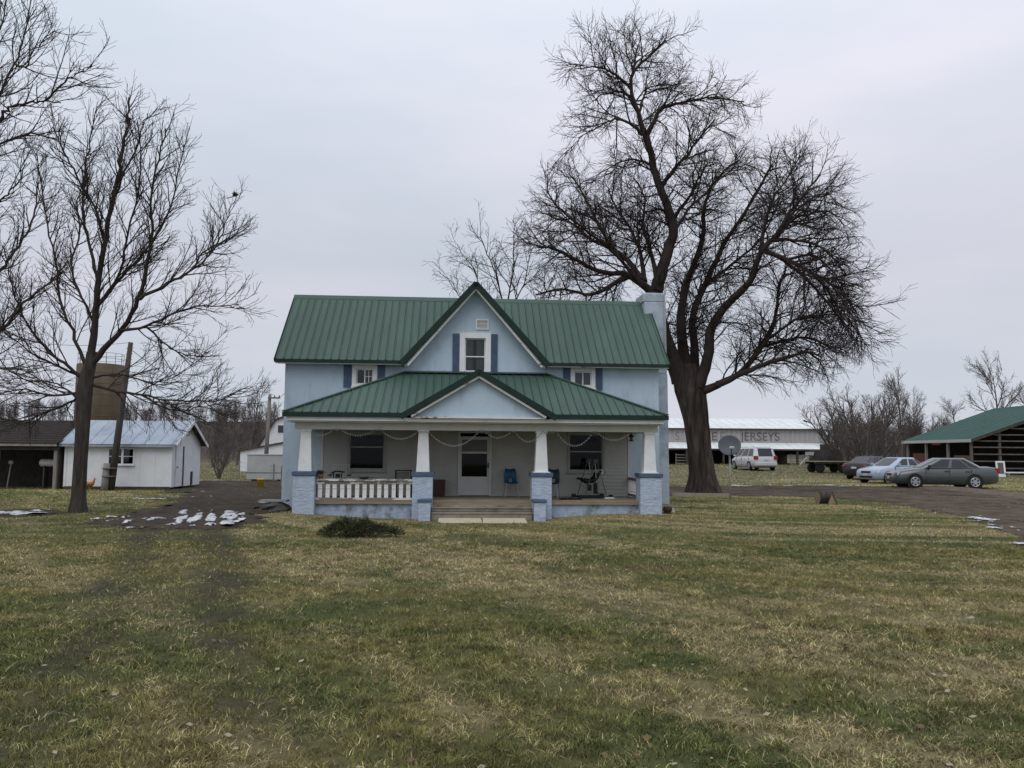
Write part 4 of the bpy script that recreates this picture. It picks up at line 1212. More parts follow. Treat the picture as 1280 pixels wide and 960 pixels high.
# --- the big old tree beside the house
B = 38.0
spec_big = [
    dict(gap=0.25, length=2.2, ang=0.85, seg=7, wander=0.15, trop=(0, 0, 0.02), sides=4, r0=0.040, r1=0.010, start=0.10),
    dict(gap=0.19, length=1.15, ang=0.75, seg=4, wander=0.15, trop=(0, 0, -0.01), sides=3, r0=0.014, r1=0.008, start=0.10),
    dict(gap=0.20, length=0.62, ang=0.60, seg=2, wander=0.15, trop=(0, 0, -0.06), sides=3, r0=0.0085, r1=0.0055, start=0.15)]
bb = spot(879, B)
trunk = [(880, 615, B, 0.70), (878, 592, B, 0.575), (874, 560, B, 0.53), (869, 525, B, 0.55), (862, 490, B, 0.68), (858, 470, B, 0.58), (857, 455, B, 0.40)]
limbs = [
    L_(B, B - 1, 0.50, 0.38, (850, 478), (838, 440), (824, 398), (820, 362)),
    L_(B - 1, B - 1.5, 0.40, 0.17, (820, 365), (828, 335), (838, 305), (842, 285), (834, 258), (822, 227), (814, 195), (806, 168)),
    L_(B - 1.5, B - 2, 0.17, 0.04, (806, 168), (797, 140), (790, 118), (790, 95), (801, 80), (818, 64), (832, 50)),
    L_(B - 1.8, B - 1, 0.10, 0.02, (790, 95), (794, 78), (796, 64), (801, 46)),
    L_(B - 1.6, B - 3, 0.09, 0.02, (786, 107), (763, 89), (741, 84), (716, 87)),
    L_(B - 1.6, B - 0.5, 0.08, 0.02, (788, 122), (774, 114), (752, 119), (741, 127)),
    L_(B - 1.5, B - 3.5, 0.11, 0.02, (803, 168), (787, 154), (768, 149), (750, 158), (722, 173)),
    L_(B - 1.3, B + 1.0, 0.10, 0.02, (814, 206), (795, 200), (776, 202), (752, 216)),
    L_(B - 1.5, B - 0.5, 0.16, 0.03, (808, 172), (818, 150), (826, 137), (844, 130), (868, 125), (896, 122), (930, 128)),
    L_(B - 1.6, B + 1.5, 0.09, 0.02, (799, 140), (806, 118), (814, 108), (850, 106)),
    L_(B - 1.3, B - 3.5, 0.15, 0.03, (826, 235), (842, 212), (862, 190), (880, 165), (893, 150)),
    L_(B - 1.3, B + 2, 0.12, 0.03, (838, 300), (860, 262), (884, 240), (905, 214), (925, 200)),
    L_(B - 1.2, B - 4, 0.12, 0.03, (840, 275), (862, 245), (872, 225), (885, 205)),
    # left side
    L_(B - 1, B - 3, 0.26, 0.05, (816, 366), (795, 350), (778, 342), (752, 340), (720, 325), (692, 310), (672, 309)),
    L_(B - 1.5, B - 4, 0.16, 0.04, (782, 346), (758, 360), (738, 368), (705, 362), (670, 368)),
    L_(B - 1.2, B + 1.5, 0.20, 0.03, (800, 350), (785, 326), (766, 310), (752, 288), (738, 262), (726, 238), (712, 218)),
    L_(B - 1, B + 2.5, 0.16, 0.03, (806, 352), (800, 318), (790, 290), (772, 262), (760, 238)),
    L_(B - 1, B + 0.5, 0.15, 0.03, (820, 345), (812, 310), (804, 280), (806, 250), (797, 228)),
    L_(B - 1.5, B - 5, 0.12, 0.03, (795, 350), (770, 318), (735, 290), (700, 262), (684, 240)),
    # middle stems
    L_(B + 0.4, B + 1, 0.42, 0.07, (860, 470), (852, 425), (852, 385), (862, 345), (878, 300), (880, 262), (892, 228)),
    L_(B + 0.6, B + 2, 0.34, 0.05, (868, 478), (868, 432), (866, 395), (886, 345), (905, 305), (930, 268), (950, 232), (965, 205)),
    L_(B + 0.7, B + 3, 0.18, 0.03, (866, 398), (880, 360), (915, 330), (948, 302), (970, 262)),
    # right side
    L_(B - 0.3, B - 2, 0.40, 0.12, (872, 482), (884, 450), (890, 408), (912, 378), (937, 353), (950, 318), (972, 292)),
    L_(B - 2, B - 3, 0.14, 0.03, (972, 292), (985, 268), (1000, 250), (1016, 230), (1026, 218)),
    L_(B - 2, B - 1, 0.13, 0.03, (968, 298), (990, 275), (1010, 268), (1032, 264), (1050, 272)),
    L_(B - 2, B - 4, 0.15, 0.03, (958, 315), (985, 325), (1012, 340), (1034, 362), (1050, 392), (1062, 420)),
    L_(B - 2, B, 0.12, 0.03, (975, 322), (1005, 345), (1034, 378), (1052, 400), (1068, 418)),
    L_(B - 2, B - 3, 0.12, 0.03, (965, 300), (992, 300), (1018, 305), (1042, 322), (1058, 345)),
    L_(B - 1.5, B + 2, 0.12, 0.03, (950, 318), (955, 285), (965, 250), (985, 222), (1000, 196)),
    L_(B - 0.3, B - 1, 0.26, 0.05, (880, 488), (905, 478), (930, 462), (952, 430), (968, 400), (974, 360), (985, 330)),
    L_(B - 0.5, B - 3, 0.22, 0.04, (896, 481), (930, 466), (962, 453), (990, 445), (1010, 440), (1026, 446)),
    L_(B - 0.8, B + 1.5, 0.12, 0.03, (950, 434), (985, 425), (1008, 422), (1030, 430), (1046, 444)),
    L_(B - 2, B - 5, 0.10, 0.02, (1012, 340), (1035, 352), (1056, 378), (1068, 400), (1076, 420)),
    L_(B - 1.5, B + 2.5, 0.10, 0.02, (985, 325), (1012, 318), (1036, 334), (1054, 362), (1066, 390)),
    L_(B - 2, B + 1, 0.10, 0.02, (975, 285), (1000, 258), (1022, 245), (1040, 242)),
    L_(B - 1, B + 2, 0.10, 0.02, (766, 312), (740, 300), (715, 280), (695, 275), (680, 290)),
    L_(B - 0.6, B - 4, 0.12, 0.03, (935, 458), (960, 425), (992, 402), (1016, 394), (1038, 406)),
]
big = limb_tree('old_shade_tree', 'huge old bare tree with dense drooping twigs right of the house', bb, B, trunk, limbs, spec_big, bark, twig_m, 21, flare=1.2)

LS = 0.50
# --- bare tree on the left lawn
D1 = 24.0
spec_l = [
    dict(gap=0.20, length=1.25, ang=0.60, seg=7, wander=0.08, trop=(0, 0, 0.06), sides=4, r0=0.020, r1=0.007, start=0.10),
    dict(gap=0.19, length=0.72, ang=0.60, seg=4, wander=0.09, trop=(0, 0, 0.06), sides=3, r0=0.009, r1=0.005, start=0.12),
    dict(gap=0.17, length=0.34, ang=0.60, seg=2, wander=0.10, trop=(0, 0, 0.03), sides=3, r0=0.0065, r1=0.0045, start=0.2)]
lb = spot(98, D1)
trunk = [(97, 641, D1, 0.225), (98, 615, D1, 0.185), (101, 570, D1, 0.175), (104, 525, D1, 0.185), (106, 490, D1, 0.215), (109, 470, D1, 0.19), (113, 455, D1, 0.155), (115, 440, D1, 0.13)]
limbs = [
    L_(D1, D1 - .3, 0.24, 0.04, (111, 462), (118, 405), (123, 350), (132, 296), (141, 250), (148, 217), (153, 188), (160, 155), (161, 122)),
    L_(D1, D1 + 1.2, 0.10, 0.02, (122, 345), (110, 300), (104, 262), (106, 215), (112, 178), (122, 132)),
    L_(D1, D1 - 1.5, 0.09, 0.02, (130, 300), (118, 260), (98, 225), (84, 198), (72, 172), (66, 158)),
    L_(D1, D1 + .8, 0.08, 0.02, (138, 262), (152, 225), (168, 190), (176, 165), (184, 142)),
    L_(D1, D1 - 1.0, 0.20, 0.03, (113, 458), (135, 430), (154, 410), (173, 374), (184, 327), (190, 290), (188, 256), (195, 212), (208, 160)),
    L_(D1, D1 + 1.5, 0.11, 0.02, (125, 378), (152, 346), (187, 308), (210, 266), (222, 220), (230, 180)),
    L_(D1 - .5, D1 - 1.2, 0.10, 0.015, (175, 374), (211, 354), (238, 338), (254, 316), (278, 303), (298, 292)),
    L_(D1 - .5, D1 + .5, 0.07, 0.015, (238, 338), (258, 324), (275, 298), (284, 275), (288, 258)),
    L_(D1 - .3, D1 - 2.0, 0.09, 0.015, (152, 413), (184, 408), (217, 392), (244, 383), (272, 383), (298, 380)),
    L_(D1, D1 - 1.0, 0.06, 0.012, (182, 408), (205, 428), (222, 440), (245, 446), (262, 440)),
    L_(D1, D1 - 1.8, 0.10, 0.015, (112, 481), (149, 490), (183, 494), (206, 500), (248, 502), (278, 498), (310, 483)),
    L_(D1 - .5, D1 - 1.5, 0.06, 0.012, (178, 494), (200, 507), (225, 514), (250, 509), (275, 512)),
    L_(D1, D1 + 1.2, 0.07, 0.012, (112, 472), (150, 468), (190, 478), (220, 470), (245, 452)),
    L_(D1, D1 + 1.0, 0.12, 0.02, (108, 458), (89, 413), (74, 372), (70, 330), (60, 285), (52, 235), (46, 190)),
    L_(D1, D1 - 1.4, 0.12, 0.02, (104, 474), (80, 455), (54, 433), (27, 392), (14, 354), (5, 310)),
    L_(D1, D1 - 1.0, 0.08, 0.015, (101, 470), (70, 456), (46, 445), (14, 422), (-15, 400)),
    L_(D1, D1 + 0.8, 0.08, 0.015, (100, 494), (80, 507), (50, 519), (20, 526), (-20, 520)),
    L_(D1, D1 - 1.6, 0.08, 0.015, (100, 492), (57, 493), (34, 487), (0, 492), (-30, 500)),
    L_(D1, D1 + 1.2, 0.06, 0.012, (101, 500), (72, 480), (40, 475), (0, 470)),
    L_(D1, D1 + 1.6, 0.09, 0.02, (116, 400), (98, 362), (90, 330), (100, 290), (96, 250), (110, 215)),
    L_(D1, D1 - 1.8, 0.09, 0.02, (120, 385), (150, 340), (160, 290), (172, 240), (176, 190), (172, 150)),
]
limb_tree('bare_tree', 'slender bare tree on the left lawn in front of the white shed', lb, D1, trunk, limbs, spec_l, bark_l, twig_l, 31, flare=0.5)

# --- tree whose trunk stands left of the picture
D2 = 20.5
ob = spot(-95, D2)
trunk = [(-95, 655, D2, 0.36), (-96, 600, D2, 0.30), (-94, 540, D2, 0.28), (-92, 480, D2, 0.27), (-90, 430, D2, 0.22)]
limbs = [
    L_(D2, D2, 0.24, 0.05, (-91, 440), (-80, 360), (-70, 280), (-55, 200), (-45, 120), (-38, 40), (-30, -30)),
    L_(D2, D2 + 1, 0.14, 0.02, (-86, 400), (-40, 350), (0, 338), (18, 314), (36, 285), (44, 255), (46, 225)),
    L_(D2, D2 - 1, 0.14, 0.02, (-90, 445), (-50, 436), (0, 412), (28, 380), (55, 358), (80, 338)),
    L_(D2, D2 - .5, 0.12, 0.02, (-66, 260), (-30, 190), (0, 146), (16, 133), (40, 128), (58, 126), (76, 128)),
    L_(D2, D2 - .5, 0.05, 0.012, (56, 126), (82, 102), (98, 90), (114, 82)),
    L_(D2, D2 + .5, 0.10, 0.015, (-55, 200), (-25, 150), (0, 116), (22, 70), (32, 35), (43, -15)),
    L_(D2, D2 - 1, 0.06, 0.012, (20, 80), (32, 84), (42, 66), (54, 50), (70, 38)),
    L_(D2, D2 + 1, 0.09, 0.015, (-72, 300), (-35, 215), (0, 180), (40, 168), (62, 172), (86, 180)),
    L_(D2, D2 + 1.5, 0.08, 0.015, (-50, 160), (-25, 100), (-5, 50), (8, 10), (10, -30)),
    L_(D2, D2 - 1.5, 0.09, 0.015, (-78, 340), (-40, 290), (-5, 255), (14, 238), (34, 205)),
    L_(D2, D2 - 1.5, 0.10, 0.015, (-91, 470), (-50, 455), (0, 460), (20, 468), (40, 464)),
]
limb_tree('bare_tree', 'bare tree at the left edge whose branches reach in from outside the picture', ob, D2, trunk, limbs, spec_l, bark_l, twig_l, 47, flare=0.5)

# --- smaller tree showing above the roof ridge
D3 = 43.0
tb = spot(632, D3)
trunk = [(632, 612, D3, 0.24), (632, 560, D3, 0.2), (631, 480, D3, 0.18), (632, 420, D3, 0.16), (632, 385, D3, 0.13)]
limbs = [
    L_(D3, D3 + 1, 0.10, 0.02, (632, 395), (622, 350), (612, 325), (602, 300), (600, 290)),
    L_(D3, D3 - 1, 0.10, 0.02, (632, 390), (640, 345), (642, 315), (642, 286)),
    L_(D3, D3 + 1, 0.08, 0.02, (632, 420), (605, 380), (594, 340), (578, 318), (572, 305)),
    L_(D3, D3 - 1, 0.08, 0.02, (632, 400), (655, 355), (662, 320), (672, 300)),
    L_(D3, D3 - 1.5, 0.07, 0.02, (632, 410), (590, 385), (570, 365), (558, 345)),
    L_(D3, D3 + 1.5, 0.07, 0.02, (632, 410), (670, 385), (690, 350), (700, 325)),
]
spec_s = [dict(gap=0.30, length=1.7, ang=0.75, seg=5, wander=0.13, trop=(0, 0, 0.04), sides=4, r0=0.035, r1=0.01, start=0.2),
          dict(gap=0.22, length=0.85, ang=0.75, seg=4, wander=0.13, trop=(0, 0, 0.03), sides=3, r0=0.014, r1=0.007, start=0.2),
          dict(gap=0.2, length=0.45, ang=0.7, seg=2, wander=0.12, trop=(0, 0, 0.0), sides=3, r0=0.010, r1=0.007, start=0.2)]
limb_tree('bare_tree', 'thin bare tree standing behind the house, its top above the ridge', tb, D3, trunk, limbs, spec_s, bark_l, twig_l, 53)


# --- far trees: a few grown shapes, placed one by one
def far_tree_mesh(seed, h, style, fine=True):
    tw = Twigs(seed); r = tw.r
    spec = [dict(gap=h * 0.035, length=h * 0.22, ang=0.6, seg=4, wander=0.12, trop=(0, 0, 0.06), sides=3, r0=h * .006, r1=h * .002, start=0.2),
            dict(gap=h * 0.03, length=h * 0.10, ang=0.65, seg=3, wander=0.12, trop=(0, 0, 0.04), sides=3, r0=h * .0022, r1=h * .0011, start=0.15)]
    if fine: spec.append(dict(gap=h * 0.028, length=h * 0.05, ang=0.65, seg=2, wander=0.12, trop=(0, 0, 0.03), sides=3, r0=h * .0013, r1=h * .0008, start=0.2))
    base = Vector((0, 0, -0.1))
    if style == 'vase':
        for i in range(9):
            a = 2 * PI * i / 9 + r.random(); d = Vector((math.cos(a) * 0.45, math.sin(a) * 0.45, 1)).normalized()
            p = tw.path(base + Vector((math.cos(a) * .15, math.sin(a) * .15, 0)), d, h * r.uniform(0.75, 1), 8, 0.05, Vector((0, 0, 0.02)))
            R = [h * 0.014 * (1 - 0.8 * k / 8) for k in range(9)]
            tw.tube(p, R, 5); tw.sprout(p, R, 0, spec)
    else:
        p = tw.path(base, Vector((0, 0, 1)), h * 0.95, 10, 0.05, Vector((0, 0, 0.05)))
        R = [h * 0.02 * (1 - 0.85 * k / 10) for k in range(11)]
        tw.tube(p, R, 6)
        big_ = [dict(gap=h * 0.06, length=h * (0.36 if style == 'round' else 0.26), ang=0.75 if style == 'round' else 0.5, seg=6, wander=0.1, trop=(0, 0, 0.06), sides=4, r0=h * .010, r1=h * .003, start=0.22)] + spec
        tw.sprout(p, R, 0, big_)
    return tw


FAR = {}
for nm, sd, h, stl in (('round_a', 101, 10, 'round'), ('tall_a', 102, 12, 'tall'), ('round_b', 103, 9, 'round'), ('vase', 104, 7, 'vase')):
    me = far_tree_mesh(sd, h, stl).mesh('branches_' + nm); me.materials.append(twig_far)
    FAR[nm] = (me, h)


def far_tree(kind, u, D, h, label, group, rz=0.0, wide=1.0, sink=0.0):
    me, h0 = FAR[kind]
    p = spot(u, D)
    t = empty('bare_tree', p, rz, label, 'tree', group)
    tr = MB(); rr = h * 0.022
    tr.tube([(0, 0, -0.2), (0, 0, h * 0.1), (0.0, 0, h * 0.2)], [rr * 1.3, rr, rr * 0.75], 8); tr.build('trunk', wood_far, t)
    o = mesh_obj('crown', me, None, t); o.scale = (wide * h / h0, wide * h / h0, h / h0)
    return t


far_tree('vase', 1083, 58, 6.2, 'fan shaped bare shrub tree behind the dark car', 'bare trees along the right', 0.3, 1.25)
far_tree('vase', 1060, 64, 5.6, 'bare shrub tree right of the flatbed trailer', 'bare trees along the right', 2.1, 1.3)
far_tree('tall_a', 1108, 84, 7.9, 'upright bare tree left of the tallest one in the right thicket', 'bare trees along the right', 1.0, 1.0)
far_tree('round_a', 1126, 88, 8.6, 'tallest bare tree of the thicket left of the green roofed barn', 'bare trees along the right', 2.0, 0.9)
far_tree('round_b', 1142, 92, 7.2, 'bare tree at the right end of the thicket', 'bare trees along the right', 0.2, 0.8)
far_tree('tall_a', 1092, 96, 7.0, 'bare tree at the back of the thicket behind the fan shaped shrub', 'bare trees along the right', 4.0, 1.1)
far_tree('round_a', 1250, 120, 13.5, 'tall pale bare tree rising above the green roofed barn', 'bare trees along the right', 2.9, 0.9)
far_tree('round_b', 1196, 130, 8.6, 'small rounded bare tree left of the green barn ridge', 'bare trees along the right', 1.9, 1.0)
far_tree('round_b', 1290, 125, 10, 'bare tree at the right edge of the picture', 'bare trees along the right', 0.9, 1.0)
far_tree('tall_a', 312, 78, 7.6, 'lone bare tree left of the utility pole', 'bare trees left of the house', 0.6, 0.95)
far_tree('round_b', 281, 92, 5.8, 'bare tree left of the lone taller one', 'bare trees left of the house', 2.6, 1.0)
far_tree('round_a', 297, 100, 6.4, 'bare tree just behind the lone taller one', 'bare trees left of the house', 3.6, 0.9)
far_tree('vase', 275, 52, 3.2, 'small bare orchard tree on the grass right of the white shed', 'bare trees left of the house', 0.1, 0.8)
far_tree('round_b', 330, 105, 6.0, 'bare tree between the utility pole and the gambrel barn', 'bare trees left of the house', 5.1, 0.9)

# --- far woods: one mass
def compact_tree(seed, h=10.0):
    """light bare tree for the far woods: triangular limbs and single-face twigs"""
    tw = Twigs(seed); r = tw.r; T = []
    p = tw.path(Vector((0, 0, -0.3)), Vector((0, 0, 1)), h * 0.9, 5, 0.05, Vector((0, 0, 0.05)))
    tw.tube(p, [h * 0.02 * (1 - 0.8 * k / 5) for k in range(6)], 4)
    for i in range(17):
        f = r.uniform(0.18, 1.0) * 4.9; k = int(f); q = p[k].lerp(p[k + 1], f - k)
        d = tw.side_dir(Vector((0, 0, 1)), r.uniform(0.4, 0.9))
        l1 = tw.path(q, d, h * r.uniform(0.22, 0.42) * (1.1 - 0.1 * f), 3, 0.12, Vector((0, 0, 0.12)))
        tw.tube(l1, [h * .007, h * .005, h * .0035, h * .002], 3)
        for j in range(8):
            g = r.uniform(0.2, 1) * 2.99; k = int(g); q2 = l1[k].lerp(l1[k + 1], g - k)
            d2 = tw.side_dir((l1[k + 1] - l1[k]).normalized(), r.uniform(0.4, 0.9)); d2.z = d2.z * 0.8 + 0.25
            L2 = h * r.uniform(0.07, 0.16); e2 = q2 + d2 * L2
            s_ = d2.cross(Vector((r.gauss(0, 1), r.gauss(0, 1), r.gauss(0, 1)))).normalized() * h * 0.0026
            T.append((q2 - s_, q2 + s_, e2))
            for m_ in range(5):
                q3 = q2.lerp(e2, r.uniform(0.2, 1)); d3 = tw.side_dir(d2.normalized(), r.uniform(0.4, 0.9)); e3 = q3 + d3 * h * r.uniform(0.04, 0.09)
                s_ = d3.cross(Vector((r.gauss(0, 1), r.gauss(0, 1), r.gauss(0, 1)))).normalized() * h * 0.0017
                T.append((q3 - s_, q3 + s_, e3))
    F_ = []
    for a_, b_, c_, d_ in tw.Fq: F_ += [(a_, b_, c_), (a_, c_, d_)]
    V_ = list(tw.V)
    for t_ in T:
        o_ = len(V_); V_ += [tuple(x) for x in t_]; F_.append((o_, o_ + 1, o_ + 2))
    return np.array(V_), np.array(F_)


def woods(name, label, spots, seed, material):
    rr = random.Random(seed)
    base = [compact_tree(200 + i + seed) for i in range(5)]
    Vs, Fs, o = [], [], 0
    for (x, y, h) in spots:
        bv, bf = base[rr.randrange(5)]
        a = rr.random() * 6.28; s = h / 10; c_, s_ = math.cos(a) * s, math.sin(a) * s
        v = np.stack([bv[:, 0] * c_ - bv[:, 1] * s_ + x, bv[:, 0] * s_ + bv[:, 1] * c_ + y, bv[:, 2] * s + tz(x, y)], 1)
        Vs.append(v); Fs.append(bf + o); o += len(v)
    me = np_mesh(name, np.concatenate(Vs), np.concatenate(Fs), 3)
    ob_ = mesh_obj(name, me, material); tag(ob_, label, 'woods', kind='stuff')
    return ob_


rr = random.Random(77)
S_ = []
for i in range(380):
    u = rr.uniform(-70, 380); D = rr.uniform(112, 250) if u < 330 else rr.uniform(130, 250)
    p = at(u, 565, D); S_.append((p.x, D, rr.uniform(3.6, 6.8) * (0.75 if D < 140 else 1)))
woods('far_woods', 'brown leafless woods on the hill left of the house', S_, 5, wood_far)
S_ = []
for i in range(205):
    u = rr.uniform(800, 1330) if i < 150 else rr.uniform(360, 820); D = rr.uniform(150, 230)
    p = at(u, 565, D); S_.append((p.x, D, rr.uniform(3.8, 6.5)))
for i in range(110):
    u = rr.uniform(1035, 1185); D = rr.uniform(92, 140)
    p = at(u, 565, D); S_.append((p.x, D, rr.uniform(3.5, 6.5)))
woods('far_woods', 'brown leafless woods behind the barns on the right', S_, 9, wood_far)

# ------------------------------------------------------------------ buildings and poles on the left
shed_white = mat('white painted boards', (0.62, 0.64, 0.66), (0.70, 0.72, 0.74), 1.5, 0.7, 0.1, 20, c3=(0.52, 0.53, 0.53), s3=1.2, t3=(0.55, 0.8))
tin = mat('grey blue tin roof', (0.25, 0.30, 0.36), (0.33, 0.38, 0.44), 1.2, 0.45, spec=0.5, metal=0.2, c3=(0.20, 0.23, 0.27), s3=0.7, t3=(0.5, 0.7))
dark_wood = mat('dark weathered wood', (0.045, 0.038, 0.033), (0.075, 0.064, 0.056), 4, 0.95, 0.3, 20)
soil_m = mat('dark soil', (0.045, 0.036, 0.030), (0.07, 0.056, 0.046), 4, 0.95, 0.8, 12)

sh = empty('white_shed', (-17.7, 39.4, 0), math.radians(2), 'small white shed with grey tin gable roof behind the leaning pole', 'shed')
hx, hy, ez, rz_ = 2.35, 1.9, 2.12, 3.12
wx0, wx1, wz0, wz1 = -0.42, 0.65, 1.15, 1.80       # window opening in the front
m = MB()
for P in minus_rects([[(-hx, 0.1), (hx, 0.1), (hx, ez), (-hx, ez)]], [(wx0, wx1, wz0, wz1)]):
    if sum(P[i - 1][0] * P[i][1] - P[i][0] * P[i - 1][1] for i in range(len(P))) < 0: P = P[::-1]
    m.add([(p[0], -hy, p[1]) for p in P], [tuple(range(len(P)))])
m.add([(hx, -hy, 0.1), (hx, hy, 0.1), (hx, hy, ez), (hx, 0, rz_ - .06), (hx, -hy, ez)], [(0, 1, 2, 3, 4)])
m.add([(-hx, -hy, 0.1), (-hx, hy, 0.1), (-hx, hy, ez), (-hx, 0, rz_ - .06), (-hx, -hy, ez)], [(4, 3, 2, 1, 0)])
m.add([(-hx, hy, 0.1), (hx, hy, 0.1), (hx, hy, ez), (-hx, hy, ez)], [(3, 2, 1, 0)])
m.add([(-hx, -hy, 0.1), (hx, -hy, 0.1), (hx, hy, 0.1), (-hx, hy, 0.1)], [(0, 1, 2, 3)])
m.build('wall', shed_white, sh)
for x in (-1.55, -0.75, 0.95, 1.62):
    m = MB(); m.box(x - 0.018, x + 0.018, -hy - 0.012, -hy - 0.001, 0.12, ez - 0.02); m.build('batten', shed_white, sh)
for a, b in ((-hx - 0.03, -hx + 0.08), (hx - 0.08, hx + 0.03)):
    m = MB(); m.box(a, b, -hy - 0.025, -hy - 0.002, 0.1, ez); m.build('corner_board', shed_white, sh)
m = MB(); m.box(-hx, hx, -hy - 0.03, -hy - 0.002, 0.02, 0.13); m.build('sill_board', dark_wood, sh)
m = MB(); frame_ring(m, wx0, wx1, wz0, wz1, 0.06, -hy - 0.035, -hy + 0.03); m.box(wx0 - 0.1, wx1 + 0.1, -hy - 0.09, -hy - 0.037, wz0 - 0.09, wz0 - 0.055)
wn_ = m.build('window', shed_white, sh)
m = MB(); m.box(0.13, 0.22, -hy - 0.03, -hy + 0.02, wz0, wz1); m.box(wx0, 0.13, -hy - .02, -hy + .01, 1.46, 1.49); m.box(.22, wx1, -hy - .02, -hy + .01, 1.46, 1.49); m.build('mullion', shed_white, wn_)
for a, b in ((wx0, 0.13), (0.22, wx1)):
    m = MB(); m.box(a, b, -hy + 0.012, -hy + 0.016, wz0, wz1); m.build('pane', glass, wn_)
m = MB(); m.add([(-1.2, -hy + 0.5, 0.5), (1.2, -hy + 0.5, 0.5), (1.2, -hy + 0.5, 2.1), (-1.2, -hy + 0.5, 2.1)], [(0, 1, 2, 3)]); m.build('room_backing', interior_m, sh)
# door in the right gable, standing ajar as a dark slit
m = MB(); m.box(hx + 0.002, hx + 0.04, -1.45, -0.55, 0.12, 1.98); dr = m.build('door', shed_white, sh)
m = MB(); m.box(hx + 0.041, hx + 0.048, -0.62, -0.44, 0.12, 1.95); m.build('door_gap', black_m, dr)
m = MB(); m.box(hx + 0.041, hx + 0.07, -1.36, -1.2, 0.98, 1.02); m.build('handle', black_m, dr)
m = MB(); m.box(hx + 0.002, hx + 0.05, 0.6, 0.78, 0.12, 0.75); m.build('hatch', dark_wood, sh)
m = MB(); m.box(hx + 0.002, hx + 0.03, -0.28, 0.28, 2.45, 2.7); m.build('gable_vent', metal_grey, sh)
rs = empty('roof', parent=sh)
sl_ = (rz_ - ez) / hy
for s in (-1, 1):
    e0 = Vector((-hx - 0.2, s * (hy + 0.25), ez - 0.25 * sl_ + 0.02)); e1 = Vector((hx + 0.28, s * (hy + 0.25), ez - 0.25 * sl_ + 0.02)); r1 = Vector((hx + 0.28, 0, rz_ + 0.02)); r0 = Vector((-hx - 0.2, 0, rz_ + 0.02))
    roof_face(rs, [e0, e1, r1, r0], (1, 0, 0), (0, -s, sl_), 0.62, tin, rib=(0.04, 0.02))
    m = MB(); m.prism([e0 + Vector((0.02, 0, -.01)), e1 + Vector((-.02, 0, -.01)), r1 + Vector((-.02, 0, -.01)), r0 + Vector((.02, 0, -.01))], (0, 0, -0.03)); m.build('roof_deck', dark_wood, rs)
    m = MB(); m.beam(e1 + Vector((0.015, 0, -0.06)), r1 + Vector((0.015, 0, -0.06)), 0.03, 0.15); m.build('barge_board', shed_white, rs)
m = MB(); m.box(-hx - .2, hx + .28, -hy - 0.27, -hy - 0.25, ez - 0.25 * sl_ - 0.09, ez - 0.25 * sl_); m.build('fascia', tin, rs)

# open fronted dark lean-to at the left edge
ls = empty('open_shed', (-22.55, 37.25, 0), 0, 'dark open fronted shed at the left edge beside the white shed', 'shed')
m = MB(); m.box(-6, 2.42, 3.6, 3.7, 0, 2.4); m.box(2.30, 2.38, 0.1, 3.6, 0, 2.0); m.build('wall', dark_wood, ls)
m = MB(); m.add([(-6, 0.0, 0.01), (2.3, 0.0, 0.01), (2.3, 3.6, 0.01), (-6, 3.6, 0.01)], [(0, 1, 2, 3)]); m.build('floor', soil_m, ls)
for x in (-3.1, -0.35, 2.25):
    m = MB(); m.box(x - 0.07, x + 0.07, -0.07, 0.07, 0, 1.72) if x < 2 else m.box(x - 0.07, x + 0.07, -0.07, 0.07, 0, 1.72)
    m.build('post', wood_grey, ls)
m = MB(); m.box(-6, 2.42, -0.13, 0.0, 1.73, 1.86); m.build('beam', dark_wood, ls)
m = MB(); m.box(-6, 2.42, -0.32, -0.28, 1.90, 2.03); m.build('fascia', wood_grey, ls)
shingle = mat('dark brown shingles', (0.024, 0.020, 0.018), (0.040, 0.034, 0.030), 3, 0.95, spec=0.08, bump=0.5, bscale=14, stretch=(1, 3, 3))
m = MB()
for k in range(11):
    y0 = -0.34 + k * 0.4; z0 = 2.03 + k * 0.4 * 0.26
    m.add([(-6.1, y0, z0 + 0.03), (2.44, y0, z0 + 0.03), (2.44, y0 + 0.42, z0 + 0.4 * .26 + 0.02), (-6.1, y0 + 0.42, z0 + 0.4 * .26 + 0.02), (-6.1, y0, z0), (2.44, y0, z0)], [(0, 1, 2, 3), (4, 5, 1, 0)])
m.add([(-6.1, -.34, 2.02), (2.44, -.34, 2.02), (2.44, 4.06, 3.15), (-6.1, 4.06, 3.15)], [(3, 2, 1, 0)])
m.build('roof', shingle, ls)
t = empty('fuel_tank', (-20.75, 37.9, 0), 0, 'pale rounded tank end showing inside the dark open shed', 'tank')
m = MB(); m.tube([(-0.62, 0, 1.15), (-0.55, 0, 1.15), (0.38, 0, 1.15), (0.45, 0, 1.15)], [0.08, 0.17, 0.17, 0.08], 16); m.build('body', mat('pale tank paint', (0.42, 0.40, 0.37), rough=0.6), t, True)
for x in (-0.35, 0.2):
    m = MB(); m.box(x - 0.03, x + 0.03, -0.16, 0.16, 0, 1.02); m.build('stand', dark_wood, t)
p = spot(12, 37.6)
t = empty('fence_stake', p, 0, 'thin grey stake leaning inside the dark open shed', 'stake')
m = MB(); m.tube([(-0.04, 0, 0), (0.07, 0.05, 1.15)], 0.03, 7); m.build('pole', wood_grey, t)
m = MB(); m.box(-0.02, 0.16, 0.0, 0.1, 1.1, 1.24); m.build('cap_block', wood_grey, t)

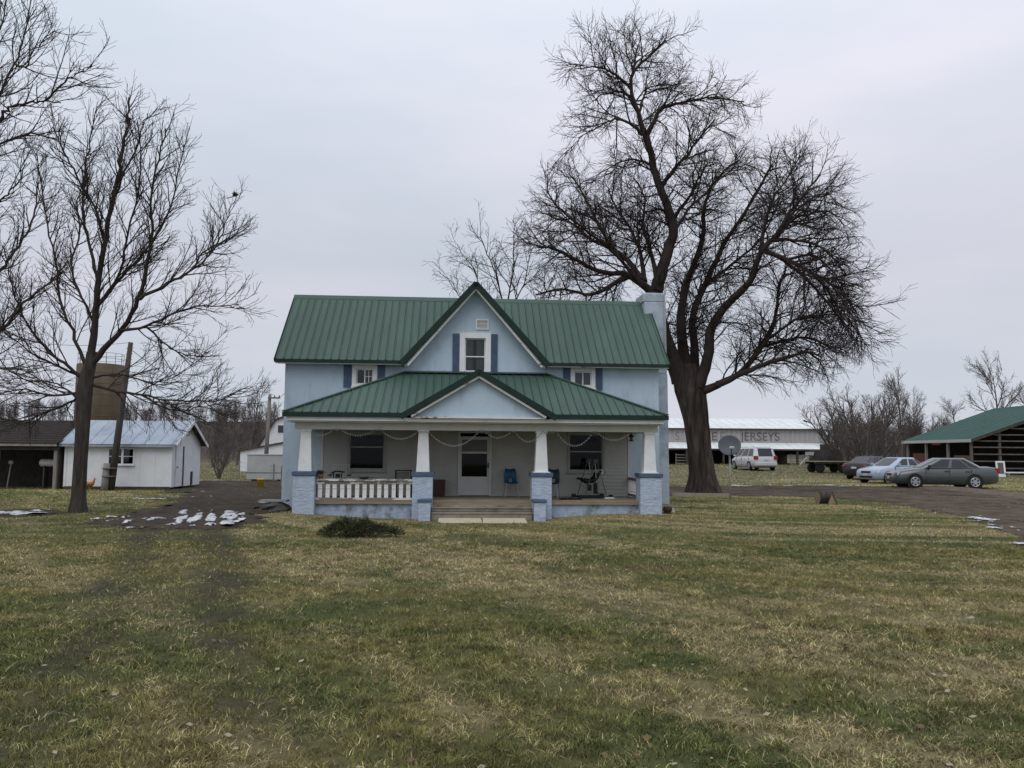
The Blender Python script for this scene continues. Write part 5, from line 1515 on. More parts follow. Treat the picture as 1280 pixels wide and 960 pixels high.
# silo behind the shed
sp = spot(121, 78)
sl = empty('silo', sp, 0, 'tan concrete silo with railing on top behind the white shed', 'silo')
silo_m = mat('tan concrete staves', (0.105, 0.082, 0.056), (0.145, 0.115, 0.08), 1.5, 0.9, 0.3, 8, c3=(0.10, 0.08, 0.055), s3=0.5, t3=(0.5, 0.7), stretch=(1, 1, 0.4))
zt = at(121, 456, 78).z - sp.z
m = MB(); m.lathe([(2.05, -0.3), (2.05, zt - 0.1), (2.0, zt)], 40); m.build('body', silo_m, sl, True)
for k in range(9):
    z = 0.8 + k * 1.0
    if z < zt - 0.3:
        m = MB(); m.lathe([(2.055, z), (2.075, z + 0.015), (2.075, z + 0.045), (2.055, z + 0.06)], 40); m.build('hoop', mat('rusty hoop', (0.12, 0.09, 0.065), rough=0.8), sl)
rail_m = mat('thin grey pipe', (0.17, 0.17, 0.17), rough=0.6)
rg = empty('railing', parent=sl)
for zz in (0.5, 1.0):
    m = MB(); m.tube([(1.95 * math.cos(a), 1.95 * math.sin(a), zt + zz) for a in np.linspace(0, 2 * PI, 33)], 0.022, 6, False); m.build('rail', rail_m, rg)
for a in np.linspace(0, 2 * PI, 15)[:-1]:
    m = MB(); m.tube([(1.95 * math.cos(a), 1.95 * math.sin(a), zt - .05), (1.95 * math.cos(a), 1.95 * math.sin(a), zt + 1.02)], 0.022, 6); m.build('post', rail_m, rg)

# leaning pole and its stub
pb = spot(140, 36.6)
t = empty('leaning_pole', pb, 0, 'leaning dark utility pole strapped to a stub before the white shed', 'pole')
tp = at(163.5, 428, 36.6) - pb
m = MB(); m.tube([(0, 0, -0.2), tuple(tp * 0.5), tuple(tp)], [0.16, 0.135, 0.10], 12); m.build('shaft', mat('dark pole wood', (0.055, 0.045, 0.037), (0.085, 0.07, 0.058), 5, 0.95, 0.4, 20, stretch=(3, 3, 0.3)), t, True)
m = MB(); m.tube([(-0.16, -0.22, -0.2), (-0.10, -0.2, 1.18)], [0.15, 0.14], 12); sb = m.build('stub', wood_grey, t, True)
for z in (0.6, 0.95):
    m = MB(); m.lathe([(0.30, z), (0.305, z + 0.04)], 16, (-0.02, -0.12, 0)); m.build('strap', rail_m, sb)
for k in range(7):
    f = 0.72 + k * 0.04; q = tp * f
    m = MB(); m.tube([(q.x - 0.16, q.y, q.z), (q.x + 0.16, q.y, q.z + 0.01)], 0.015, 5); m.build('step_bolt', rail_m, t)

# utility pole near the house
ub = spot(332, 58)
t = empty('utility_pole', ub, 0, 'grey utility pole with insulators left of the house', 'pole')
tp = at(337.5, 493, 58) - ub
m = MB(); m.tube([(0, 0, -0.2), tuple(tp)], [0.17, 0.11], 12); m.build('shaft', mat('grey pole wood', (0.15, 0.135, 0.12), (0.2, 0.18, 0.16), 5, 0.95, 0.3, 20), t, True)
m = MB(); m.beam((tp.x - 0.1, tp.y - 0.1, tp.z - 0.25), (tp.x + 0.75, tp.y - 0.1, tp.z - 0.25), 0.09, 0.11); m.build('cross_arm', MATS['grey pole wood'], t)
for x in (0.35, 0.68):
    m = MB(); m.lathe([(0.02, 0), (0.055, 0.03), (0.03, 0.07), (0.05, 0.1), (0.01, 0.14)], 10, (tp.x + x, tp.y - 0.1, tp.z - 0.195)); m.build('insulator', mat('brown glaze', (0.08, 0.05, 0.035), rough=0.3), t)
top_u = ub + tp
top_l = pb + (at(163.5, 428, 36.6) - pb)


def wire(name, label, p, q, sag, r=0.014):
    pts = [p.lerp(q, i / 24) - Vector((0, 0, sag * 4 * (i / 24) * (1 - i / 24))) for i in range(25)]
    m = MB(); m.tube([tuple(x - p) for x in pts], r, 5, False)
    o = m.build(name, mat('dark wire', (0.05, 0.05, 0.05), rough=0.7)); o.location = p
    return tag(o, label, 'wire')


wire('overhead_wire', 'overhead wire sagging from the leaning pole to the utility pole', top_l - Vector((0, 0, 0.3)), top_u - Vector((0, 0, 0.45)), 1.0)
wire('overhead_wire', 'overhead service wire from the utility pole to the house corner', top_u + Vector((0.35, -0.1, -0.15)), hw(-6.08, 4.5, 4.4), 0.35, 0.012)
wire('overhead_wire', 'thin overhead wire running left from the top of the leaning pole', top_l, at(-60, 400, 45), 0.6, 0.01)

# gambrel barn behind, mostly hidden by the house
gb = spot(351, 72)
t = empty('gambrel_barn', gb, 0, 'white gambrel roofed barn half hidden behind the house', 'barn')
def zb(v, D=72): return at(640, v, D).z - 0.0 - gb.z + 0.12
prof = [(-1.85, 0), (-1.85, 2.15), (-1.6, 2.6), (-0.5, 4.4), (1.6, 5.2), (3.7, 4.4), (4.8, 2.6), (5.05, 2.15), (5.05, 0)]
m = MB(); m.add([(x, 0, z) for x, z in prof], [tuple(range(len(prof) - 1, -1, -1))])
for s in ((0, 1), (7, 8)):
    pass
m.add([(-1.85, 0, 0), (-1.85, 9, 0), (-1.85, 9, 2.15), (-1.85, 0, 2.15)], [(0, 3, 2, 1)]); m.add([(5.05, 0, 0), (5.05, 9, 0), (5.05, 9, 2.15), (5.05, 0, 2.15)], [(0, 1, 2, 3)])
m.build('wall', shed_white, t)
m = MB()
pp = [(-2.0, 2.0)] + prof[2:7] + [(5.2, 2.0)]
for (a, b) in zip(pp[:-1], pp[1:]):
    m.prism([Vector((a[0], -0.25, a[1])), Vector((b[0], -0.25, b[1])), Vector((b[0], -0.25, b[1] + 0.1)), Vector((a[0], -0.25, a[1] + 0.1))], (0, 9.4, 0))
m.build('roof', dark_wood, t)
m = MB(); frame_ring(m, -0.3, 0.25, 3.3, 3.95, 0.06, -0.04, -0.001); wv = m.build('window', shed_white, t)
m = MB(); m.box(-0.3, 0.25, -0.02, -0.004, 3.3, 3.95); m.build('pane', mat('dark far glass', (0.015, 0.016, 0.018), rough=0.1, spec=0.6), wv)
# lean-to wing with its own dark verge
m = MB(); m.add([(-3.0, -1.5, 0), (2.4, -1.5, 0), (2.4, -1.5, 2.75), (-3.0, -1.5, 1.7)], [(0, 1, 2, 3)]); m.add([(-3.0, -1.5, 0), (-3.0, -0.01, 0), (-3.0, -0.01, 1.7), (-3.0, -1.5, 1.7)], [(0, 3, 2, 1)]); m.build('wing', shed_white, t)
m = MB(); m.prism([Vector((-3.25, -1.7, 1.65)), Vector((2.5, -1.7, 2.78)), Vector((2.5, -1.7, 2.88)), Vector((-3.25, -1.7, 1.75))], (0, 1.68, 0)); m.build('wing_roof', dark_wood, t)

# grey box trailer / tank by the barn
gp = spot(332, 48)
t = empty('box_trailer', gp, 0.0, 'plain grey box trailer left of the house', 'trailer')
gm = mat('flat grey panels', (0.36, 0.37, 0.37), (0.42, 0.43, 0.42), 1.2, 0.7, c3=(0.31, 0.31, 0.30), s3=0.8, t3=(0.5, 0.75))
m = MB(); m.box(-1.05, 1.15, 0, 2.0, 0.12, 1.50); m.build('body', gm, t, bevel=0.03)
m = MB(); m.box(-1.08, 1.18, -0.03, 2.03, 1.51, 1.57); m.build('roof', gm, t)
m = MB(); m.box(-1.06, 1.16, -0.025, -0.003, 0.50, 0.535); m.build('rub_rail', rail_m, t)
for x in (-0.7, 0.8):
    m = MB(); m.box(x - 0.1, x + 0.1, 0.1, 1.9, 0, 0.12); m.build('skid', dark_wood, t)
# yellow bucket
t = empty('yellow_bucket', spot(327, 39.5), 0.3, 'yellow plastic bucket standing on the mud left of the house', 'bucket')
ym = mat('yellow plastic', (0.75, 0.50, 0.03), (0.80, 0.56, 0.05), 5, 0.55, c3=(0.35, 0.2, 0.02), s3=6, t3=(0.6, 0.75))
m = MB(); m.lathe([(0.001, 0), (0.145, 0), (0.175, 0.42), (0.185, 0.42), (0.185, 0.45), (0.16, 0.45), (0.14, 0.03), (0.001, 0.03)], 22); m.build('body', ym, t, True)
m = MB(); m.tube([(0.18 * math.cos(a), -0.02 - 0.16 * math.sin(a), 0.40 - 0.09 * math.sin(a)) for a in np.linspace(0, PI, 12)], 0.006, 5); m.build('handle', rail_m, t)

# wire fence posts
pts = [(353, 41), (343, 47), (300, 58), (272, 60), (240, 62)]
fp = [spot(u, D) for u, D in pts]
t = empty('wire_fence', fp[0], 0, 'thin wire fence with posts running left behind the house', 'fence')
for p in fp:
    m = MB(); q = p - fp[0]; m.tube([(q.x, q.y, q.z - 0.1), (q.x, q.y, q.z + 1.05)], 0.045, 7); m.build('post', wood_grey, t)
for h in (0.35, 0.65, 0.95):
    m = MB(); m.tube([tuple(p - fp[0] + Vector((0, 0, h))) for p in fp], 0.008, 4); m.build('wire', rail_m, t)

# mound of dark soil by the shed
ms = spot(262, 42.5)
mm = MB(); n = 26; vs = []
for i in range(n):
    for j in range(n):
        a, b = (i / (n - 1) - 0.5) * 2, (j / (n - 1) - 0.5) * 2
        h = max(0, 1 - a * a - b * b) ** 1.1 * 0.26 * (0.7 + 0.6 * float(fbm(a * 3, b * 3, 3, 5)))
        vs.append((a * 1.9, b * 1.2, h - 0.02))
mm.add(vs, [(i * n + j, (i + 1) * n + j, (i + 1) * n + j + 1, i * n + j + 1) for i in range(n - 1) for j in range(n - 1)])
o = mm.build('soil_mound', soil_m, None, True); o.location = ms; tag(o, 'low mound of dark soil beside the white shed', 'mound', kind='structure')

# hen by the tree
hp = spot(114, 36.9)
t = empty('hen', hp, 0.1, 'rust coloured hen standing in front of the white shed', 'hen')
m = MB()
m.tube([(-0.24, 0, 0.36), (-0.18, 0, 0.30), (-0.08, 0, 0.25), (0.05, 0, 0.24), (0.13, 0, 0.29), (0.17, 0, 0.37), (0.185, 0, 0.43), (0.20, 0, 0.47), (0.225, 0, 0.475), (0.26, 0, 0.46)],
       [0.015, 0.06, 0.105, 0.115, 0.085, 0.045, 0.034, 0.034, 0.026, 0.004], 14)
m.build('body', mat('rust feathers', (0.30, 0.115, 0.025), (0.42, 0.19, 0.05), 14, 0.9, 0.4, 40), t, True)
m = MB(); m.prism([Vector((-0.17, -0.015, 0.30)), Vector((-0.32, -0.015, 0.47)), Vector((-0.24, -0.015, 0.50)), Vector((-0.10, -0.015, 0.34))], (0, 0.03, 0)); m.build('tail', mat('dark feathers', (0.05, 0.025, 0.015), rough=0.8), t)
m = MB(); m.prism([Vector((0.18, -0.006, 0.495)), Vector((0.235, -0.006, 0.49)), Vector((0.225, -0.006, 0.53)), Vector((0.205, -0.006, 0.515)), Vector((0.19, -0.006, 0.53))], (0, 0.012, 0)); m.build('comb', mat('red comb', (0.4, 0.02, 0.015), rough=0.6), t)
for s in (-1, 1):
    m = MB(); m.tube([(0.0, s * 0.045, 0.16), (0.005, s * 0.045, 0.01), (0.06, s * 0.05, 0.008)], 0.011, 6); m.build('leg', mat('yellow legs', (0.4, 0.27, 0.06), rough=0.7), t)
    m = MB(); m.tube([(-0.14, s * 0.10, 0.28), (-0.02, s * 0.122, 0.25), (0.08, s * 0.095, 0.27)], [0.01, 0.055, 0.01], 8); m.build('wing', MATS['rust feathers'], t, True)

# ------------------------------------------------------------------ right: barns
BX0, BX1, BYF = 6.0, 32.0, 85.0
bz = 0.62
lb_ = empty('long_barn', (BX0, BYF, bz), 0, 'long weathered barn with whitish metal roof and faded lettering', 'barn')
W_ = BX1 - BX0
grey_board = mat('weathered grey boards', (0.25, 0.238, 0.236), (0.37, 0.355, 0.352), 2.5, 0.95, 0.2, 10, stretch=(2.0, 1, 0.15), c3=(0.19, 0.145, 0.135), s3=0.35, t3=(0.5, 0.7))
pale_tin = mat('pale metal roof', (0.60, 0.64, 0.62), (0.70, 0.72, 0.71), 0.8, 0.5, spec=0.4, c3=(0.47, 0.54, 0.50), s3=0.5, t3=(0.55, 0.75), stretch=(1, 0.4, 0.4))
z_e, z_r, z_w, z_l = 4.36 - bz, 5.55 - bz, 2.92 - bz, 2.28 - bz
bw_ = 0.5; nb = int(W_ / bw_)
bme = MB().box(0.006, bw_ - 0.006, -0.03, 0.03, z_w, z_e - 0.05).mesh('wall_board'); bme.materials.append(grey_board)
wl_ = empty('upper_wall', parent=lb_)
for i in range(nb):
    o = mesh_obj('wall_board', bme, None, wl_); o.location = (i * bw_, 0.01 * ((i * 7) % 3) - 0.01, 0)
m = MB(); m.box(0, W_, 0.06, 0.1, z_w - .2, z_e); m.box(0, W_, 11.9, 12, 0, z_e); m.box(0, 0.1, 0.1, 11.9, 0, z_e); m.box(W_ - 0.1, W_, 0.1, 11.9, z_w - 1.2, z_e)
m.add([(W_, 0, z_e), (W_, 12, z_e), (W_, 6, z_r)], [(0, 1, 2)]); m.add([(0, 0, z_e), (0, 12, z_e), (0, 6, z_r)], [(2, 1, 0)])
m.build('back_wall', dark_wood, lb_)
m = MB(); m.box(W_ - 0.05, W_ + 0.09, -0.06, 0.06, z_w, z_e); m.build('corner_board', shed_white, lb_)
rf = empty('roof', parent=lb_)
sl2 = (z_r - z_e) / 6
roof_face(rf, [(-0.3, -0.3, z_e - 0.3 * sl2 + .06), (W_ + 0.15, -0.3, z_e - 0.3 * sl2 + .06), (W_ - 0.9, 6, z_r + .06), (-0.3, 6, z_r + .06)], (1, 0, 0), (0, 1, sl2), 0.92, pale_tin, rib=(0.05, 0.03))
m = MB(); m.prism([Vector((-0.3, 6.01, z_r + .06)), Vector((W_ - .9, 6.01, z_r + .06)), Vector((W_ + .15, 12.3, z_e)), Vector((-0.3, 12.3, z_e))], (0, 0, -0.04)); m.build('rear_slope', pale_tin, rf)
m = MB(); m.box(-0.3, W_ + 0.15, -0.34, -0.31, z_e - 0.16, z_e - 0.02); m.build('fascia', dark_wood, rf)
lt = empty('lean_to_roof', parent=lb_)
sl3 = (z_w - z_l) / 3.2
roof_face(lt, [(-0.3, -3.2, z_l), (W_ + 0.6, -3.2, z_l), (W_ + 0.25, -0.05, z_w), (-0.3, -0.05, z_w)], (1, 0, 0), (0, 1, sl3), 0.92, pale_tin, rib=(0.05, 0.03))
m = MB(); m.box(-0.3, W_ + 0.55, -3.18, -3.1, z_l - 0.16, z_l - 0.02); m.build('eave_beam', dark_wood, lt)
for i in range(8):
    m = MB(); x = 0.3 + i * (W_ - 0.6) / 7; m.box(x - 0.09, x + 0.09, -3.1, -2.92, 0, z_l - 0.02); m.build('post', dark_wood, lb_)
m = MB(); m.add([(0, -3, 0.02), (W_, -3, 0.02), (W_, 11.9, 0.02), (0, 11.9, 0.02)], [(0, 1, 2, 3)]); m.build('dirt_floor', soil_m, lb_)
for i, (x, ww) in enumerate(((3.0, 1.6), (7.2, 1.4), (10.2, 2.2), (21.5, 2.4))):
    m = MB()
    for k in range(4): m.box(x, x + ww, -2.86, -2.8, 0.15 + k * 0.28, 0.24 + k * 0.28)
    for k in range(3): m.box(x + k * ww / 2 - 0.04, x + k * ww / 2 + 0.04, -2.8, -2.72, 0.0, 1.2)
    m.build('stall_gate', wood_grey, lb_)


def lettering(text, x, z, size, material, parent, sx=1.0):
    cu = bpy.data.curves.new('lettering', 'FONT'); cu.body = text; cu.size = size; cu.extrude = 0.004
    tmp = bpy.data.objects.new('lettering_tmp', cu); col.objects.link(tmp)
    bpy.context.view_layer.update()
    me = bpy.data.meshes.new_from_object(tmp.evaluated_get(bpy.context.evaluated_depsgraph_get()))
    bpy.data.objects.remove(tmp); me.materials.clear()
    o = mesh_obj('lettering', me, material, parent)
    o.location = (x, -0.050, z); o.rotation_euler = (PI / 2, 0, 0); o.scale.x = sx
    return o


let_dark = mat('faded dark lettering', (0.090, 0.055, 0.050), (0.16, 0.145, 0.145), 3, 0.95, stretch=(2.0, 1, 0.3))
let_faint = mat('very faded lettering', (0.17, 0.14, 0.135), (0.27, 0.25, 0.248), 3, 0.95, stretch=(2.0, 1, 0.3))
def bxx(u): return at(u, 547, BYF).x - BX0
lettering('JERSEYS', bxx(926), z_w + 0.22, 1.20, let_dark, lb_, 0.98)
lettering('E', bxx(889), z_w + 0.22, 1.20, let_dark, lb_)
lettering('E', bxx(899), z_w + 0.22, 1.20, let_faint, lb_)
lettering('S', bxx(843), z_w + 0.22, 1.20, let_faint, lb_)

# green roofed pole barn at the right edge
gy0, gy1 = 60.0, 70.0; gx0, gxr = 33.0, 40.8
gz = tz(34, 62)
g = empty('pole_barn', (gx0, gy0, gz), 0, 'open pole barn with teal green metal roof at the right edge', 'barn')
teal = mat('teal metal roof', (0.022, 0.068, 0.056), (0.030, 0.080, 0.066), 0.6, 0.65, spec=0.15)
barn_wood = mat('grey brown barn wood', (0.085, 0.078, 0.072), (0.13, 0.12, 0.112), 3, 0.95)
eh, rh, run = 2.95 - gz, 5.75 - gz, gxr - gx0
rt = empty('roof', parent=g); sg = (rh - eh) / run
roof_face(rt, [(-0.1, -0.35, eh), (-0.1, gy1 - gy0 + 0.3, eh), (run, gy1 - gy0 + 0.3, rh), (run, -0.35, rh)], (0, 1, 0), (run, 0, rh - eh), 0.92, teal, rib=(0.04, 0.02))
roof_face(rt, [(2 * run + .1, -0.35, eh), (2 * run + .1, gy1 - gy0 + 0.3, eh), (run, gy1 - gy0 + 0.3, rh), (run, -0.35, rh)], (0, 1, 0), (-run, 0, rh - eh), 0.92, teal, rib=(0.04, 0.02))
m = MB(); m.box(-0.16, -0.11, -0.35, gy1 - gy0 + .3, eh - 0.2, eh + 0.02); m.build('eave_trim', mat('pale trim', (0.45, 0.45, 0.44), rough=0.6), rt)
m = MB(); m.beam((-0.1, -0.37, eh - 0.09), (run, -0.37, rh - 0.09), 0.04, 0.2); m.beam((2 * run + .1, -0.37, eh - 0.09), (run, -0.37, rh - 0.09), 0.04, 0.2); m.build('rake_trim', dark_wood, rt)
m = MB()
m.box(2 * run - .1, 2 * run, 0, gy1 - gy0, 0, eh); m.box(0, 2 * run - .1, gy1 - gy0 - 0.1, gy1 - gy0, 0, eh)
m.add([(0, gy1 - gy0 - .05, eh), (2 * run, gy1 - gy0 - .05, eh), (run, gy1 - gy0 - .05, rh)], [(0, 1, 2)]); m.build('rear_wall', dark_wood, g)
m = MB(); m.add([(0, 0, 0.02), (2 * run, 0, 0.02), (2 * run, 9.9, 0.02), (0, 9.9, 0.02)], [(0, 1, 2, 3)]); m.build('dirt_floor', soil_m, g)
for x in (0.06, 2.1, 4.2, 6.4, 9.0, 12.0, 15.0):
    zt = eh - .1 + min(x, 2 * run - x) * sg
    m = MB(); m.box(x - 0.08, x + 0.08, -0.08, 0.08, 0, zt); m.build('post', barn_wood, g)
for y in (3.2, 6.5, 9.6):
    m = MB(); m.box(-0.02, 0.14, y - 0.08, y + 0.08, 0, eh - 0.1); m.build('post', wood_grey, g)
for z in (0.45, 0.95, 1.45, 1.95, 2.4, 2.85, 3.3, 3.8):
    x0 = max(0.15, (z - eh + 0.25) / sg)
    m = MB(); m.box(x0, 2 * run - x0, -0.14, -0.085, z - 0.045, z + 0.045); m.build('girt', barn_wood, g)
m = MB(); m.prism([Vector((5.5, -0.19, 2.0)), Vector((9.5, -0.19, 2.0)), Vector((9.5, -0.19, 4.3)), Vector((7.8, -0.19, 4.6)), Vector((5.5, -0.19, 3.9))], (0, 0.03, 0)) ; m.build('gable_boarding', mat('grey gable boards', (0.10, 0.10, 0.10), (0.14, 0.14, 0.14), 1.5, 0.9), g)
m = MB(); m.box(4.2, 5.0, -0.23, -0.15, 2.95, 3.12); m.build('name_board', shed_white, g)
for a, b, c_, mt_ in ((0.5, 2.6, 1.35, mat('brown boards', (0.12, 0.085, 0.06), rough=0.9)), (6.6, 9.2, 1.5, mat('reddish boards', (0.13, 0.05, 0.04), rough=0.9))):
    m = MB()
    for k in range(int((b - a) / 0.3)): m.box(0.18, 0.22, a + k * 0.3, a + k * 0.3 + 0.28, 0.05, c_)
    m.build('side_boarding', mt_, g)
m = MB(); m.box(-0.05, 0.05, 4.2, 5.4, eh - 0.35, eh - 0.2); m.build('red_board', mat('red paint', (0.35, 0.03, 0.025), rough=0.6), g)
# white framed door leaning before the barn
dp = spot(1251, 56.5)
t = empty('screen_door', dp, 0.0, 'white framed screen door leaning on the green roofed barn', 'door')
m = MB(); frame_ring(m, -0.2, 0.2, 0.22, 0.98, 0.11, 0, 0.05); m.box(-0.31, 0.31, 0.0, 0.05, 0.02, 0.109); o = m.build('frame', white_paint, t); o.rotation_euler.x = -0.12
m = MB(); m.box(-0.2, 0.2, 0.02, 0.03, 0.22, 0.98); o2 = m.build('mesh_panel', mat('dark screen', (0.10, 0.105, 0.11), rough=0.8), t); o2.rotation_euler.x = -0.12
t = empty('white_board', spot(1272, 56.5), 0.05, 'long white plank lying on the grass right of the screen door', 'plank')
m = MB(); m.box(-0.9, 0.9, -0.08, 0.08, 0.28, 0.36); m.build('plank_body', white_paint, t)
for x in (-0.7, 0.7):
    m = MB(); m.box(x - 0.06, x + 0.06, -0.08, 0.08, 0, 0.279); m.build('block', wood_grey, t)

# flatbed trailer
fp_ = spot(1040, 62)
t = empty('flatbed_trailer', fp_, 0.05, 'old flatbed trailer with pale deck before the long barn', 'trailer')
for k in range(6):
    m = MB(); m.box(-1.7 + 0, 1.35, -1.0 + k * 0.34, -0.68 + k * 0.34, 0.80, 0.86); m.build('deck_board', mat('pale deck boards', (0.30, 0.27, 0.16), (0.36, 0.33, 0.2), 3, 0.9), t)
m = MB(); m.box(-1.7, 1.35, -0.9, -0.8, 0.66, 0.798); m.box(-1.7, 1.35, 0.8, 0.9, 0.66, 0.798); m.build('frame_rail', dark_wood, t)
tyre = mat('tyre rubber', (0.018, 0.018, 0.018), rough=0.85)
for x in (-1.25, 0.45):
    for y in (-0.75, 0.75):
        m = MB(); m.lathe([(0.12, -0.09), (0.30, -0.1), (0.34, -0.06), (0.34, 0.06), (0.30, 0.1), (0.12, 0.09)], 20, (x, y, 0.34), 'y'); m.build('wheel', tyre, t, True)
m = MB(); m.tube([(1.35, 0, 0.7), (2.3, 0, 0.45)], 0.05, 8); m.build('drawbar', dark_wood, t)
# dark farm machine on the barn edge
t = empty('farm_machine', spot(1032, 74), 0.0, 'dark farm machine parked under the end of the lean-to', 'machine')
m = MB(); m.box(-1.2, 0.9, -0.7, 0.7, 0.5, 1.5); m.box(-0.3, 0.8, -0.6, 0.6, 1.501, 2.05); m.build('body', mat('dark machine paint', (0.025, 0.025, 0.027), (0.05, 0.045, 0.04), 3, 0.7), t, bevel=0.06)
for x, r_ in ((-0.8, 0.45), (0.6, 0.62)):
    for y in (-0.8, 0.8):
        m = MB(); m.lathe([(0.15, -0.12), (r_ - .05, -0.14), (r_, -0.08), (r_, 0.08), (r_ - .05, 0.14), (0.15, 0.12)], 22, (x, y, r_), 'y'); m.build('wheel', tyre, t, True)
m = MB(); m.tube([(-1.1, -0.4, 1.3), (-2.0, -0.6, 0.75), (-2.5, -0.6, 0.2)], 0.07, 8); m.build('arm', metal_grey, t)
m = MB(); m.box(-2.0, -1.3, -0.7, -0.5, 1.05, 1.35); m.build('hopper', metal_grey, t)

# satellite dish on a pole
dpz = spot(912, 33.2)
t = empty('satellite_dish', dpz, 0.0, 'grey satellite dish on a pole in front of the big tree', 'satellite dish')
m = MB(); m.tube([(0, 0, -0.1), (0, 0, 2.0)], 0.03, 10); m.build('mast', metal_grey, t, True)
dm = mat('grey dish', (0.085, 0.092, 0.105), (0.105, 0.112, 0.125), 3, 0.6)
D_ = MB(); prof = [(0.0, 0.0), (0.1, 0.004), (0.2, 0.018), (0.3, 0.042), (0.38, 0.068), (0.43, 0.088)]
n = 36; vs = []
for (r_, h) in prof:
    for k in range(n):
        a = 2 * PI * k / n; vs.append((r_ * 1.03 * math.cos(a), -h, r_ * 0.98 * math.sin(a)))
D_.add(vs, [(i * n + k, i * n + (k + 1) % n, (i + 1) * n + (k + 1) % n, (i + 1) * n + k) for i in range(len(prof) - 1) for k in range(n)])
do = D_.build('reflector', dm, t, True); do.location = (-0.03, -0.12, 2.10); do.rotation_euler = (-0.30, 0, -0.25)
s_ = do.modifiers.new('thick', 'SOLIDIFY'); s_.thickness = 0.012
m = MB(); m.tube([(-0.02, -0.15, 1.72), (-0.05, -0.50, 1.80), (-0.07, -0.58, 1.98)], 0.018, 8); ar = m.build('feed_arm', black_m, t)
m = MB(); m.box(-0.17, 0.02, -0.66, -0.55, 1.99, 2.08); m.build('receiver', mat('pale plastic', (0.5, 0.5, 0.48), rough=0.6), ar, bevel=0.02)

# boards edging the tree bed, and the log at the lawn edge
ea, eb = spot(840, 35.2), spot(911, 34.7)
o = MB().beam((0, 0, 0.07), tuple(eb - ea + Vector((0, 0, 0.06))), 0.07, 0.16).build('timber_edging', mat('pale old timber', (0.27, 0.23, 0.18), (0.34, 0.30, 0.24), 4, 0.9), None); o.location = ea; tag(o, 'pale timber edging at the foot of the big tree', 'timber')
lp = spot(1030, 30.6)
t = empty('cut_log', lp, 0.15, 'short thick cut log lying at the lawn edge by the driveway', 'log')
m = MB(); rr = random.Random(9); n = 18
ring = [1 + rr.uniform(-.08, .08) for _ in range(n)]
vs = []
for x in np.linspace(-0.30, 0.24, 6):
    for k in range(n):
        a = 2 * PI * k / n; q = 0.24 * ring[k] * (1 + rr.uniform(-.03, .03)); vs.append((x, q * math.cos(a), 0.22 + q * math.sin(a)))
m.add(vs, [(i * n + k, i * n + (k + 1) % n, (i + 1) * n + (k + 1) % n, (i + 1) * n + k) for i in range(5) for k in range(n)])
m.build('bark_shell', bark_l, t, True)
cutm = mat('cut wood face', (0.30, 0.22, 0.13), (0.22, 0.16, 0.09), 6, 0.9)
for x, sgn in ((0.24, 1), (-0.30, -1)):
    m = MB(); c_ = [(x + 0.003 * sgn, 0.232 * ring[k] * math.cos(2 * PI * k / n), 0.22 + 0.232 * ring[k] * math.sin(2 * PI * k / n)) for k in range(n)]
    m.add(c_, [tuple(range(n)) if sgn > 0 else tuple(range(n - 1, -1, -1))]); m.build('cut_face', cutm, t)
t = empty('split_wood', spot(1038, 30.2), -0.4, 'wedge of split firewood leaning on the cut log', 'firewood')
m = MB(); m.prism([Vector((-0.12, -0.15, 0)), Vector((0.17, -0.15, 0)), Vector((0.02, -0.15, 0.36))], (0, 0.3, 0)); m.build('wedge', cutm, t, bevel=0.02)
m = MB(); m.prism([Vector((0.03, -0.155, 0.365)), Vector((0.18, -0.155, 0.0)), Vector((0.2, -0.155, 0.02)), Vector((0.05, -0.155, 0.38))], (0, 0.31, 0)); m.build('bark_strip', bark_l, t)

